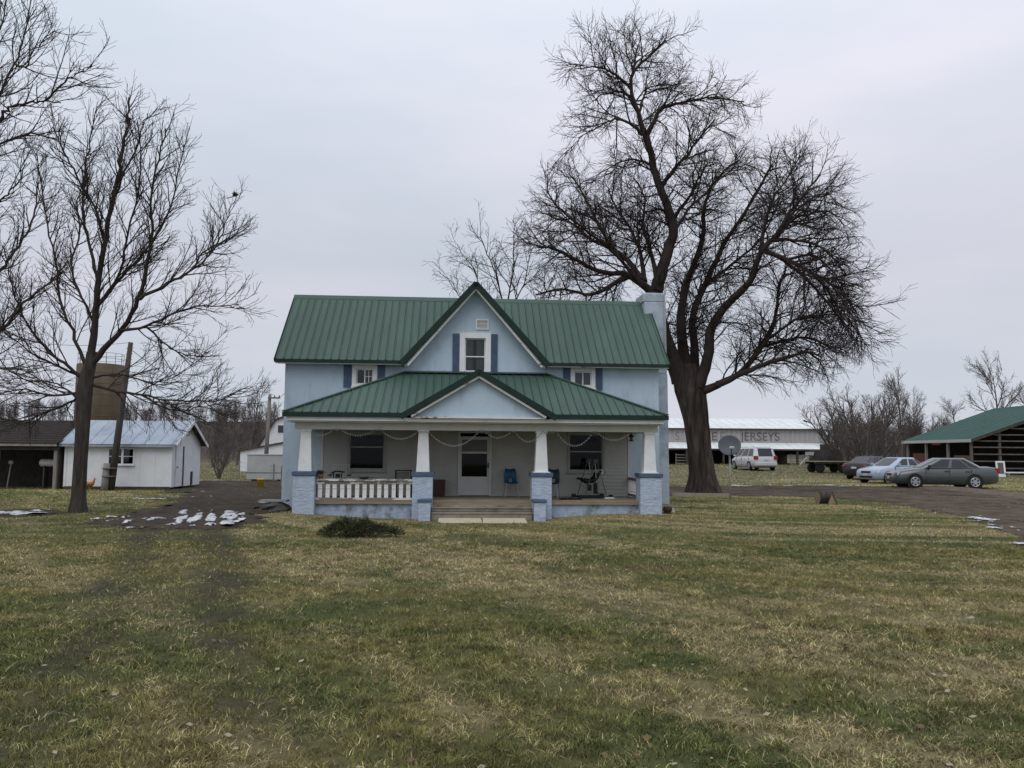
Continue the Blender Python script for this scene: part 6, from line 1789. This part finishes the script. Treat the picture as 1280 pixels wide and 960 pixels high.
# ------------------------------------------------------------------ vehicles (local frame: x forward, y left, z up)
def car(label, p, rz, paint, st, gh, roof, wheels, dims, name='parked_car', cat='car', extras=None, rear_red=True):
    """st: body stations (x, half width, top z); gh: greenhouse base outline (x front, x rear, half width, z); roof: (x front, x rear, half width, z)"""
    t = empty(name, p, rz, label, cat, 'cars parked by the driveway')
    zb, zmid, wr = dims
    m = MB(); vs = []; NS = 13
    for (x, w_, top, bot) in st:
        prof = [(0.0, bot), (0.80 * w_, bot), (0.95 * w_, bot + 0.06), (1.0 * w_, bot + 0.5 * (top - bot) * 0.7), (0.995 * w_, bot + 0.62 * (top - bot)), (0.955 * w_, top - 0.10 * (top - bot) - 0.02), (0.86 * w_, top - 0.015), (0.45 * w_, top + 0.012), (0, top + 0.018)]
        half = prof
        full = half + [(-a, b) for a, b in half[::-1][1:-1]]
        NS = len(full)
        vs += [(x, a, b) for a, b in full]
    fc = [(i * NS + k, i * NS + (k + 1) % NS, (i + 1) * NS + (k + 1) % NS, (i + 1) * NS + k) for i in range(len(st) - 1) for k in range(NS)]
    fc += [tuple(range(NS - 1, -1, -1)), tuple((len(st) - 1) * NS + k for k in range(NS))]
    m.add(vs, fc)
    o = m.build('body', paint, t, True)
    # greenhouse
    xf, xr, gw, gz_ = gh; rf_, rr_, rw, rz2 = roof
    base = [(xf, 0.62 * gw), (xf - 0.16, 0.95 * gw), (xr + 0.20, 0.95 * gw), (xr, 0.66 * gw)]
    top = [(rf_, 0.80 * rw), (rf_ - 0.10, rw), (rr_ + 0.14, rw), (rr_, 0.82 * rw)]
    B_ = [(x, y, gz_) for x, y in base] + [(x, -y, gz_) for x, y in base[::-1]]
    T_ = [(x, y, rz2 - 0.03) for x, y in top] + [(x, -y, rz2 - 0.03) for x, y in top[::-1]]
    C_ = [(x * 0.93 + 0.07 * (rf_ + rr_) / 2, y * 0.8, rz2) for x, y, z in T_]
    n = 8
    m = MB(); m.add(B_ + T_ + C_, [(j * n + k, j * n + (k + 1) % n, (j + 1) * n + (k + 1) % n, (j + 1) * n + k) for j in range(2) for k in range(n)] + [tuple(2 * n + k for k in range(n))])
    cab = m.build('cabin', paint, t, False, bevel=0.02)
    gmt = mat('car glass', (0.014, 0.016, 0.018), rough=0.05, spec=0.5)

    def pane(a, b, c, d, inset, nm):
        P = [Vector(a), Vector(b), Vector(c), Vector(d)]
        cen = sum(P, Vector()) / 4; nn = (P[1] - P[0]).cross(P[3] - P[0]).normalized()
        if nn.dot(cen - Vector((0, 0, gz_ + .1))) < 0: nn = -nn
        Q = [p_ + (cen - p_).normalized() * min(inset, (cen - p_).length * 0.5) * 1.3 + nn * 0.012 for p_ in P]
        mm_ = MB(); mm_.prism(Q, nn * 0.006); mm_.build(nm, gmt, t)
    # windscreen, rear window, sides
    pane((base[0][0], -base[0][1], gz_), (base[0][0], base[0][1], gz_), (top[0][0], top[0][1], rz2 - .03), (top[0][0], -top[0][1], rz2 - .03), 0.05, 'windscreen')
    pane((base[3][0], -base[3][1], gz_), (base[3][0], base[3][1], gz_), (top[3][0], top[3][1], rz2 - .03), (top[3][0], -top[3][1], rz2 - .03), 0.06, 'rear_window')
    for s in (-1, 1):
        cuts = wheels['pillars']
        for (fa, fb) in cuts:
            def bt(f): return Vector((base[1][0] + (base[2][0] - base[1][0]) * f, s * base[1][1], gz_))
            def tp_(f): return Vector((top[1][0] + (top[2][0] - top[1][0]) * f, s * top[1][1], rz2 - .03))
            a, b, c, d = bt(fa), bt(fb), tp_(fb), tp_(fa)
            pane(a.lerp(d, 0.05), b.lerp(c, 0.05), b.lerp(c, 0.93), a.lerp(d, 0.93), 0.035, 'side_window')
        mm_ = MB(); mm_.taper(xf - 0.32, s * (gw * 0.95 + 0.10), gz_ + 0.02, gz_ + 0.15, 0.05, 0.09, 0.045, 0.08); mm_.build('mirror', paint if wheels.get('pmir') else black_m, t, bevel=0.02)
    hwid = max(s_[1] for s_ in st)
    rimm = mat('alloy rim', (0.42, 0.43, 0.44), rough=0.35, spec=0.5, metal=0.6)
    for x in (wheels['f'], wheels['r']):
        for s in (-1, 1):
            w_at = float(np.interp(-x, [-q[0] for q in st], [q[1] for q in st]))
            mm_ = MB(); mm_.lathe([(0.05, 0), (wr + 0.055, 0), (wr + 0.055, 0.004), (0.05, 0.004)], 26, (x, s * (w_at + 0.006) - (0.0 if s > 0 else 0.004), wr + 0.01), 'y')
            mm_.build('wheel_arch', black_m, t)
            mm_ = MB(); y0 = s * (w_at - 0.07)
            mm_.lathe([(0.15, -0.10), (wr - 0.03, -0.10), (wr, -0.06), (wr, 0.06), (wr - 0.03, 0.095), (wr * 0.62, 0.085), (0.15, 0.06)], 26, (x, y0, wr), 'y'); wh = mm_.build('wheel', tyre, t, True)
            mm_ = MB(); yy = y0 + s * 0.088
            for k in range(wheels.get('spokes', 6)):
                a = 2 * PI * k / wheels.get('spokes', 6)
                mm_.beam((x, yy, wr), (x + math.cos(a) * wr * 0.60, yy, wr + math.sin(a) * wr * 0.60), 0.07, 0.025, (0, 1, 0) if abs(math.sin(a)) < 2 else (1, 0, 0))
            mm_.lathe([(0.03, -0.012), (0.08, -0.012), (0.08, 0.016), (0.03, 0.016)], 14, (x, yy, wr), 'y')
            mm_.tube([(x + math.cos(a) * wr * 0.62, yy, wr + math.sin(a) * wr * 0.62) for a in np.linspace(0, 2 * PI, 25)], 0.018, 6, False)
            mm_.build('rim', rimm, wh)
    # lamps, bumpers, plates, handles
    fx, fw = st[1][0], st[1][1]; lz = wheels['lampz']
    clear = mat('headlamp lens', (0.55, 0.56, 0.57), rough=0.15, spec=0.6); red = mat('tail lamp lens', (0.28, 0.012, 0.012), rough=0.2, spec=0.6)
    for s in (-1, 1):
        mm_ = MB(); mm_.prism([Vector((fx + 0.035, s * fw * 0.45, lz - 0.07)), Vector((fx + 0.03, s * fw * 0.45, lz + 0.05)), Vector((fx - 0.20, s * fw * 1.03, lz + 0.10)), Vector((fx - 0.10, s * fw * 1.04, lz - 0.05))], (0.03, s * 0.012, 0.015)); mm_.build('headlight', clear, t)
        rx, rw2 = st[-2][0], st[-2][1]; tz_ = wheels['tailz']
        mm_ = MB(); mm_.box(rx - 0.055, rx + 0.16, min(s * rw2 * 0.72, s * (rw2 * 1.03 + .02)), max(s * rw2 * 0.72, s * (rw2 * 1.03 + .02)), tz_ - wheels.get('tailh', .08), tz_ + wheels.get('tailh', .08)); mm_.build('tail_light', red, t, bevel=0.02)
        for xx in wheels['handles']:
            mm_ = MB(); mm_.box(xx - 0.1, xx + 0.1, min(s * hwid * .985, s * (hwid * .985 + 0.04)), max(s * hwid * .985, s * (hwid * .985 + 0.04)), gz_ - 0.16, gz_ - 0.125); mm_.build('door_handle', paint, t)
    mm_ = MB(); mm_.box(st[0][0] - 0.01, st[0][0] + 0.02, -fw * 0.42, fw * 0.42, lz - 0.06, lz + 0.04); mm_.build('grille', black_m, t)
    mm_ = MB(); mm_.box(st[0][0] - 0.03, st[0][0] + 0.012, -fw * 0.6, fw * 0.6, zb + 0.10, zb + 0.20); mm_.build('lower_intake', black_m, t)
    mm_ = MB(); mm_.box(st[0][0] + 0.021, st[0][0] + 0.03, -0.15, 0.15, lz - 0.20, lz - 0.10); mm_.build('number_plate', mat('plate white', (0.55, 0.56, 0.58), rough=0.5), t)
    mm_ = MB(); mm_.box(st[-1][0] - 0.03, st[-1][0] - 0.004, -0.16, 0.16, wheels['platez'] - 0.055, wheels['platez'] + 0.055); mm_.build('number_plate', MATS['plate white'], t)
    for xx in wheels['seams']:
        for s in (-1, 1):
            mm_ = MB(); w_at = float(np.interp(-xx, [-q[0] for q in st], [q[1] for q in st]))
            mm_.box(xx - 0.006, xx + 0.006, min(s * w_at * .97, s * (w_at + 0.004)), max(s * w_at * .97, s * (w_at + 0.004)), zb + 0.12, gz_ - 0.06); mm_.build('door_seam', black_m, t)
    if extras: extras(t, st)
    return t


def paint(name, c, c2, coat=0.7):
    return mat(name, c, c2, 3, 0.28, spec=0.5, coat=coat, c3=tuple(0.6 * a + 0.03 for a in c), s3=2.0, t3=(0.6, 0.9))


sedan_st = [(2.38, 0.56, 0.60, 0.30), (2.30, 0.74, 0.74, 0.22), (2.05, 0.83, 0.82, 0.19), (1.5, 0.875, 0.92, 0.18), (1.0, 0.885, 0.985, 0.18), (0.2, 0.89, 0.99, 0.18), (-0.8, 0.89, 1.0, 0.18),
            (-1.5, 0.88, 1.03, 0.19), (-2.0, 0.85, 1.05, 0.22), (-2.28, 0.80, 1.02, 0.26), (-2.38, 0.74, 0.92, 0.32), (-2.40, 0.70, 0.60, 0.36)]
wh_s = dict(f=1.45, r=-1.25, pillars=[(0.02, 0.42), (0.46, 0.80), (0.83, 0.97)], lampz=0.66, tailz=0.88, handles=(0.0, -0.95), platez=0.55, seams=(0.95, -0.12, -1.12), spokes=6, tailh=.12)
car('grey green four door sedan parked nearest on the driveway', spot(1174, 40.8), math.radians(173), paint('grey green car paint', (0.040, 0.054, 0.053), (0.050, 0.064, 0.063)),
    sedan_st, (1.12, -1.78, 0.86, 0.975), (0.22, -0.98, 0.60, 1.46), wh_s, (0.2, 0.5, 0.325))
wh_b = dict(wh_s); wh_b.update(lampz=0.62, spokes=5, pmir=True)
car('pale blue sedan parked behind the grey green one', spot(1118, 46.5), math.radians(205), paint('pale blue car paint', (0.30, 0.37, 0.47), (0.34, 0.41, 0.51)),
    [(x * 0.94, w_ * 0.97, tp_ * 0.97, bt_) for (x, w_, tp_, bt_) in sedan_st], (1.05, -1.65, 0.83, 0.945), (0.2, -0.95, 0.58, 1.41), wh_b, (0.2, 0.5, 0.31))
wh_d = dict(wh_s); wh_d.update(platez=0.72, tailz=0.80, tailh=.05)
car('near black sedan seen from behind, left of the pale blue car', spot(1090, 52), math.radians(40), paint('near black car paint', (0.010, 0.0095, 0.011), (0.013, 0.012, 0.014), 0.15),
    [(x * 0.96, w_ * 0.98, tp_ * 0.98, bt_) for (x, w_, tp_, bt_) in sedan_st], (1.05, -1.75, 0.84, 0.955), (0.2, -0.95, 0.60, 1.42), wh_d, (0.2, 0.5, 0.31))
van_st = [(2.42, 0.62, 0.66, 0.30), (2.34, 0.80, 0.80, 0.24), (2.05, 0.92, 0.92, 0.21), (1.6, 0.97, 1.02, 0.20), (1.1, 0.985, 1.08, 0.20), (0.0, 0.99, 1.10, 0.20), (-1.2, 0.99, 1.12, 0.20), (-2.0, 0.97, 1.13, 0.22),
          (-2.34, 0.93, 1.12, 0.28), (-2.44, 0.88, 1.02, 0.34), (-2.46, 0.86, 0.6, 0.36)]


def van_extra(t, st):
    m = MB(); m.box(-2.56, -2.40, -0.88, 0.88, 0.36, 0.62); m.build('rear_bumper', MATS['silver car paint'], t, bevel=0.05)
    for s in (-1, 1):
        m = MB(); m.tube([(0.9, s * 0.62, 1.76), (0.8, s * 0.62, 1.80), (-1.7, s * 0.62, 1.81), (-1.8, s * 0.62, 1.77)], 0.02, 6); m.build('roof_rail', black_m, t)


wh_v = dict(f=1.45, r=-1.50, pillars=[(0.03, 0.30), (0.33, 0.66), (0.69, 0.98)], lampz=0.74, tailz=0.98, handles=(0.3, -0.7), platez=0.84, seams=(1.05, -0.05, -1.35), spokes=8, tailh=.14, pmir=True)
car('silver minivan parked on the grass before the long barn', spot(941, 66.5), math.radians(97), paint('silver car paint', (0.46, 0.47, 0.49), (0.52, 0.53, 0.55)), van_st,
    (1.55, -2.42, 0.96, 1.05), (0.55, -2.12, 0.74, 1.76), wh_v, (0.2, 0.55, 0.33), 'parked_van', 'van', van_extra)

# ------------------------------------------------------------------ ground details
snow_m = mat('old wet snow', (0.44, 0.46, 0.50), (0.62, 0.64, 0.68), 5, 0.6, 0.5, 14, c3=(0.17, 0.15, 0.13), s3=4, t3=(0.48, 0.64))


def snow(name, label, P, step, thr, seed, stretch=(1, 1), relief=None, fine=0.62, ruts=()):
    relief = relief or mud_rel
    """broken sheet of old snow lying in ruts"""
    xs = [p[0] for p in P]; ys = [p[1] for p in P]
    ax = np.arange(min(xs), max(xs), step); ay = np.arange(min(ys), max(ys), step)
    X, Y = np.meshgrid(ax, ay); x, y = X.ravel(), Y.ravel()
    f = (1 - fine) * fbm(x * stretch[0], y * stretch[1], 3, seed, 0.5) + fine * fbm(x * stretch[0] * 3.1 + 0.6 * y, y * stretch[1] * 2.6, 4, seed + 50, 0.7)
    for rt_ in ruts:
        f = f - 0.35 * np.exp(-((x + 0.31 * y + 0.25 * (fbm(x * 0.8, y * 0.8, 2, 5) - 0.5) - rt_) / 0.07) ** 2)
    z = terrain(x, y) + 0.016 + relief(x, y) + np.clip((f - thr) * 0.22, 0, 0.035)
    m, n = len(ay), len(ax)
    idx = np.arange(m * n).reshape(m, n)
    Qd = np.stack([idx[:-1, :-1], idx[:-1, 1:], idx[1:, 1:], idx[1:, :-1]], -1).reshape(-1, 4)
    xc, yc = x[Qd].mean(1), y[Qd].mean(1)
    keep = ragged(xc, yc, P, 0.35, seed + 3) & (f[Qd].mean(1) > thr + 0.004)
    Qd = Qd[keep]
    used = np.unique(Qd); remap = -np.ones(m * n, int); remap[used] = np.arange(len(used))
    me = np_mesh(name, np.stack([x, y, z], 1)[used], remap[Qd], 4)
    me.polygons.foreach_set('use_smooth', [True] * len(me.polygons))
    o = mesh_obj(name, me, snow_m)
    return tag(o, label, 'snow', kind='stuff')


snow('old_snow', 'melting snow in wheel ruts on the mud left of the house', [(-7.85, 19.3), (-6.35, 19.3), (-7.1, 22.0), (-7.9, 24.3), (-9.4, 24.3), (-8.7, 22)], 0.035, 0.45, 3, (2.6, 0.55), ruts=(-1.62, -1.2, -0.78))
snow('old_snow', 'scattered snow crumbs left of the larger rut snow', [(-10.0, 18.8), (-8.4, 18.8), (-8.8, 21.6), (-10.6, 21.8)], 0.035, 0.63, 14, (1.6, 0.8))
snow('old_snow', 'strip of old snow near the foot of the left tree', [(-19, 21.6), (-14, 21.5), (-12.6, 22.9), (-13.4, 24.2), (-15, 22.8), (-19, 23.2)], 0.04, 0.53, 31, (0.5, 1.5))
snow('old_snow', 'thin streaks of snow farther back on the mud yard', [(-13, 27), (-7.2, 28), (-7.3, 38), (-15, 36)], 0.05, 0.70, 8, (0.5, 1.4))
snow('old_snow', 'rim of dirty snow along the driveway edge at the right', [(10.2, 17.0), (13.4, 24.6), (13.9, 25.2), (12.2, 19.6), (11.6, 16.6)], 0.04, 0.58, 19, (1.2, 0.5), road_rel)
snow('old_snow', 'pale streak of snow along the far driveway edge', [(4, 44.3), (12, 43.2), (18, 41.3), (19.5, 40.2), (19.8, 40.8), (16, 43.2), (10, 45), (4, 45.6)], 0.07, 0.60, 25, (0.35, 1.2), road_rel)

# low berm of scraped dirt along the far side of the driveway
n1, n2 = 90, 12; vs = []
for i in range(n1):
    s = i / (n1 - 1); cx = 20.0 + 3.6 * s - 0.0; cy = 40.3 - 12.5 * s
    cx = float(np.interp(s, [0, .2, .5, 1], [18.6, 20.7, 21.2, 20.2])); cy = float(np.interp(s, [0, .2, .5, 1], [41.8, 39.6, 35, 26]))
    for j in range(n2):
        w_ = (j / (n2 - 1) - 0.5) * 2
        h = (1 - w_ * w_) * (0.09 + 0.12 * float(fbm(cx * 1.3 + w_, cy * 1.3, 3, 44))) * min(1, 6 * s)
        x = cx + w_ * 0.8; y = cy + w_ * 0.25
        vs.append((x, y, tz(x, y) + h + 0.03 * float(fbm(x * 5, y * 5, 2, 6)) - 0.02))
m = MB(); m.add(vs, [(i * n2 + j, i * n2 + j + 1, (i + 1) * n2 + j + 1, (i + 1) * n2 + j) for i in range(n1 - 1) for j in range(n2 - 1)])
o = m.build('dirt_berm', mat('brown scraped dirt', (0.095, 0.070, 0.055), (0.14, 0.105, 0.085), 2.5, 0.95, 0.9, 10), None, True)
tag(o, 'low berm of scraped brown dirt between the driveway and the cars', 'berm', kind='structure')

# ------------------------------------------------------------------ grass
def blades(n, d0, d1, half, power):
    D = d0 + (d1 - d0) * rng.random(n) ** power
    X = (rng.random(n) * 2 - 1) * half * D
    return X, D


house_fp = [tuple(hw(x, y, 0).xy) for x, y in ((-5.3, -0.2), (5.5, -0.2), (5.5, 2.4), (7.0, 2.4), (7.0, 7.8), (-6.2, 7.8), (-6.2, 2.4), (-5.3, 2.4))]
steps_fp = [tuple(hw(x, y, 0).xy) for x, y in ((-1.7, -1.25), (2.0, -1.25), (2.0, 0), (-1.7, 0))]
SETS = [(270000, 4.3, 9.0, 0.68, 1.0, True), (360000, 8.5, 16.5, 0.67, 0.9, False), (350000, 15.5, 42.0, 0.66, 1.15, False), (110000, 41.0, 95.0, 0.66, 1.0, False), (110000, 0.5, 38.0, -1.0, 1.0, False)]
Vall, Fall, Call, off = [], [], [], 0
for (n, d0, d1, half, pw, near) in SETS:
    X, Y = blades(n, d0, d1, half, pw)
    if half < 0:                                   # the lawn goes on, sparser, to both sides
        X = rng.uniform(-24, 24, n)
    ok = ~inpoly(X, Y, house_fp) & ~inpoly(X, Y, steps_fp)
    if half < 0: ok &= np.abs(X) > 0.66 * Y
    ok &= ~(ragged(X, Y, ROAD, 0.45, 4) & (rng.random(n) > 0.01))
    ok &= ~((ragged(X, Y, MUD, 0.9, 6) | ragged(X, Y, MUD2, 0.7, 12)) & (rng.random(n) > 0.10 + 0.5 * sstep((fbm(X * 0.7, Y * 0.7, 3, 201) - 0.44) / 0.15)))
    stt, gr, so = lawn_tone(X, Y)
    ok &= rng.random(n) > 0.75 * so
    # clumps: keep more blades where a fine noise is high
    cl = fbm(X * 6, Y * 6, 3, 77)
    ok &= rng.random(n) < np.clip((cl - 0.22) * 2.6, 0.12, 1)
    X, Y, stt, gr, so, cl = X[ok], Y[ok], stt[ok], gr[ok], so[ok], cl[ok]
    n = len(X)
    Z = terrain(X, Y)
    az = rng.uniform(0, 2 * PI, n)
    dead = rng.random(n) < np.clip(0.12 + 0.72 * stt, 0, 0.9)
    h = np.where(dead, rng.uniform(0.010, 0.040, n), rng.uniform(0.014, 0.048, n)) * (0.6 + 0.9 * cl)
    tall = rng.random(n) < 0.015
    h = np.where(tall, h * 1.9, h)
    h = np.where(Y > 41, h * 1.9, h)
    lean = np.where(dead, rng.uniform(0.8, 2.6, n), rng.uniform(0.2, 1.3, n)) * h
    w_ = np.maximum(0.012 if half < 0 else 0.0050, 0.00075 * Y) * rng.uniform(0.6, 1.5, n)
    dx, dy = np.cos(az), np.sin(az)
    fa = rng.uniform(0, 2 * PI, n); px_, py_ = np.cos(fa), np.sin(fa)
    base = np.stack([X, Y, Z - 0.004], 1)
    wv = np.stack([px_ * w_ / 2, py_ * w_ / 2, np.zeros(n)], 1)
    tip = base + np.stack([dx * lean, dy * lean, h], 1)
    # colours: a blade is green, olive, straw or brown in itself
    g = sstep((gr - 0.35) / 0.3)[:, None]
    q = np.clip(0.25 + 0.5 * rng.random((n, 1)) + 2.2 * (fbm(X * 9, Y * 9, 2, 123) - 0.5)[:, None], 0, 1.3)
    live = (C_GREEN[None] * g + C_OLIVE[None] * (1 - g)) * (0.75 + 0.95 * q)
    drk = rng.random((n, 1))
    dry = np.where(drk < 0.66, C_STRAW[None] * (0.7 + 0.95 * q), np.array([[0.15, 0.112, 0.062]]) * (0.7 + 0.7 * q))
    C = np.where(dead[:, None], dry, live)
    if near:
        mid = base + np.stack([dx * lean * 0.3, dy * lean * 0.3, h * 0.62], 1)
        V = np.stack([base - wv, base + wv, mid - wv * 0.8, mid + wv * 0.8, tip], 1)
        i0 = np.arange(n)[:, None] * 5
        Fc = np.concatenate([i0 + np.array([[0, 1, 3]]), i0 + np.array([[0, 3, 2]]), i0 + np.array([[2, 3, 4]])], 0); k = 5
    else:
        V = np.stack([base - wv, base + wv, tip], 1); Fc = np.arange(3 * n).reshape(-1, 3); k = 3
    Vall.append(V.reshape(-1, 3)); Fall.append(Fc + off); Call.append(np.repeat(C, k, 0)); off += n * k
me = np_mesh('lawn_grass', np.concatenate(Vall), np.concatenate(Fall), 3)
set_col(me, 'tone', np.concatenate(Call))
gr_m = attr_mat('grass blades', 'tone', 0.75)
o = mesh_obj('lawn_grass', me, gr_m); tag(o, 'short patchy winter grass covering the lawn', 'grass', kind='stuff')

# fallen leaves and pale scraps scattered over the lawn
n = 1600
Y = 4.6 + 26 * rng.random(n) ** 1.2; X = (rng.random(n) * 2 - 1) * 0.64 * Y
ok = ~inpoly(X, Y, house_fp) & ~inpoly(X, Y, ROAD)
X, Y = X[ok], Y[ok]; n = len(X); a = rng.uniform(0, 6.28, n); s = rng.uniform(0.012, 0.035, n)
u_ = np.stack([np.cos(a) * s, np.sin(a) * s, rng.uniform(-.3, .3, n) * s], 1); v_ = np.stack([-np.sin(a) * s * .6, np.cos(a) * s * .6, rng.uniform(-.4, .4, n) * s], 1)
b = np.stack([X, Y, terrain(X, Y) + 0.03], 1)
V = np.stack([b - u_, b + v_, b + u_, b - v_], 1).reshape(-1, 3)
me = np_mesh('fallen_leaves', V, np.arange(4 * n).reshape(-1, 4), 4)
set_col(me, 'tone', np.repeat(np.where(rng.random((n, 1)) < 0.35, np.array([[0.30, 0.26, 0.19]]), np.array([[0.13, 0.09, 0.05]])), 4, 0))
o = mesh_obj('fallen_leaves', me, gr_m); tag(o, 'dry leaves scattered over the lawn', 'leaves', kind='stuff')

# dark clumps (old nests) high in the left tree
for (u, v, d, lab) in ((160, 149, 24.2, 'dark ball of old leaves high in the slender left tree'), (294, 243, 23.6, 'small dark nest near the right tip of the slender left tree')):
    p = at(u, v, d)
    t = empty('leaf_nest', p, 0, lab, 'nest')
    m = MB(); rr = random.Random(u)
    for i in range(70):
        a = Vector((rr.gauss(0, 1), rr.gauss(0, 1), rr.gauss(0, 1))).normalized() * rr.uniform(0.02, 0.085 if u < 200 else 0.06)
        b_ = Vector((rr.gauss(0, 1), rr.gauss(0, 1), rr.gauss(0, 1))).normalized() * 0.05
        m.tube([tuple(a - b_), tuple(a), tuple(a + b_ * 0.7)], [0.006, 0.014, 0.005], 4)
    m.build('leaf_ball', twig_m, t)
    m = MB(); m.tube([(-0.25, 0, -0.12), (0, 0, -0.05), (0.22, 0.05, 0.1)], [0.012, 0.010, 0.006], 6); m.build('branch', twig_l, t)

# loose gravel and clods on the driveway and mud
n = 5200
Y = 14 + 33 * rng.random(n); X = np.where(rng.random(n) < 0.75, rng.uniform(4, 21, n), rng.uniform(-14, -6.5, n))
ok = (ragged(X, Y, ROAD, 0.45, 4) | ragged(X, Y, MUD, 0.9, 6)) & (fbm(X * 0.5, Y * 0.9, 3, 140) > 0.47)
X, Y = X[ok], Y[ok]; n = len(X); s = rng.uniform(0.012, 0.05, n) ** 1.0
oct_ = np.array([[1, 0, 0], [0, 1, 0], [-1, 0, 0], [0, -1, 0], [0, 0, 0.7], [0, 0, -0.5]], float)
V = oct_[None] * s[:, None, None] * rng.uniform(0.6, 1.3, (n, 6, 1)) + np.stack([X, Y, terrain(X, Y) + 0.035], 1)[:, None]
of = np.array([[0, 1, 4], [1, 2, 4], [2, 3, 4], [3, 0, 4], [1, 0, 5], [2, 1, 5], [3, 2, 5], [0, 3, 5]])
me = np_mesh('loose_gravel', V.reshape(-1, 3), (of[None] + (np.arange(n) * 6)[:, None, None]).reshape(-1, 3), 3)
qq = rng.random((n, 1)); set_col(me, 'tone', np.repeat(np.array([[0.07, 0.055, 0.043]]) * (1 - qq) + np.array([[0.22, 0.19, 0.16]]) * qq, 6, 0))
o = mesh_obj('loose_gravel', me, gr_m); tag(o, 'loose gravel and clods on the driveway and mud', 'gravel', kind='stuff')
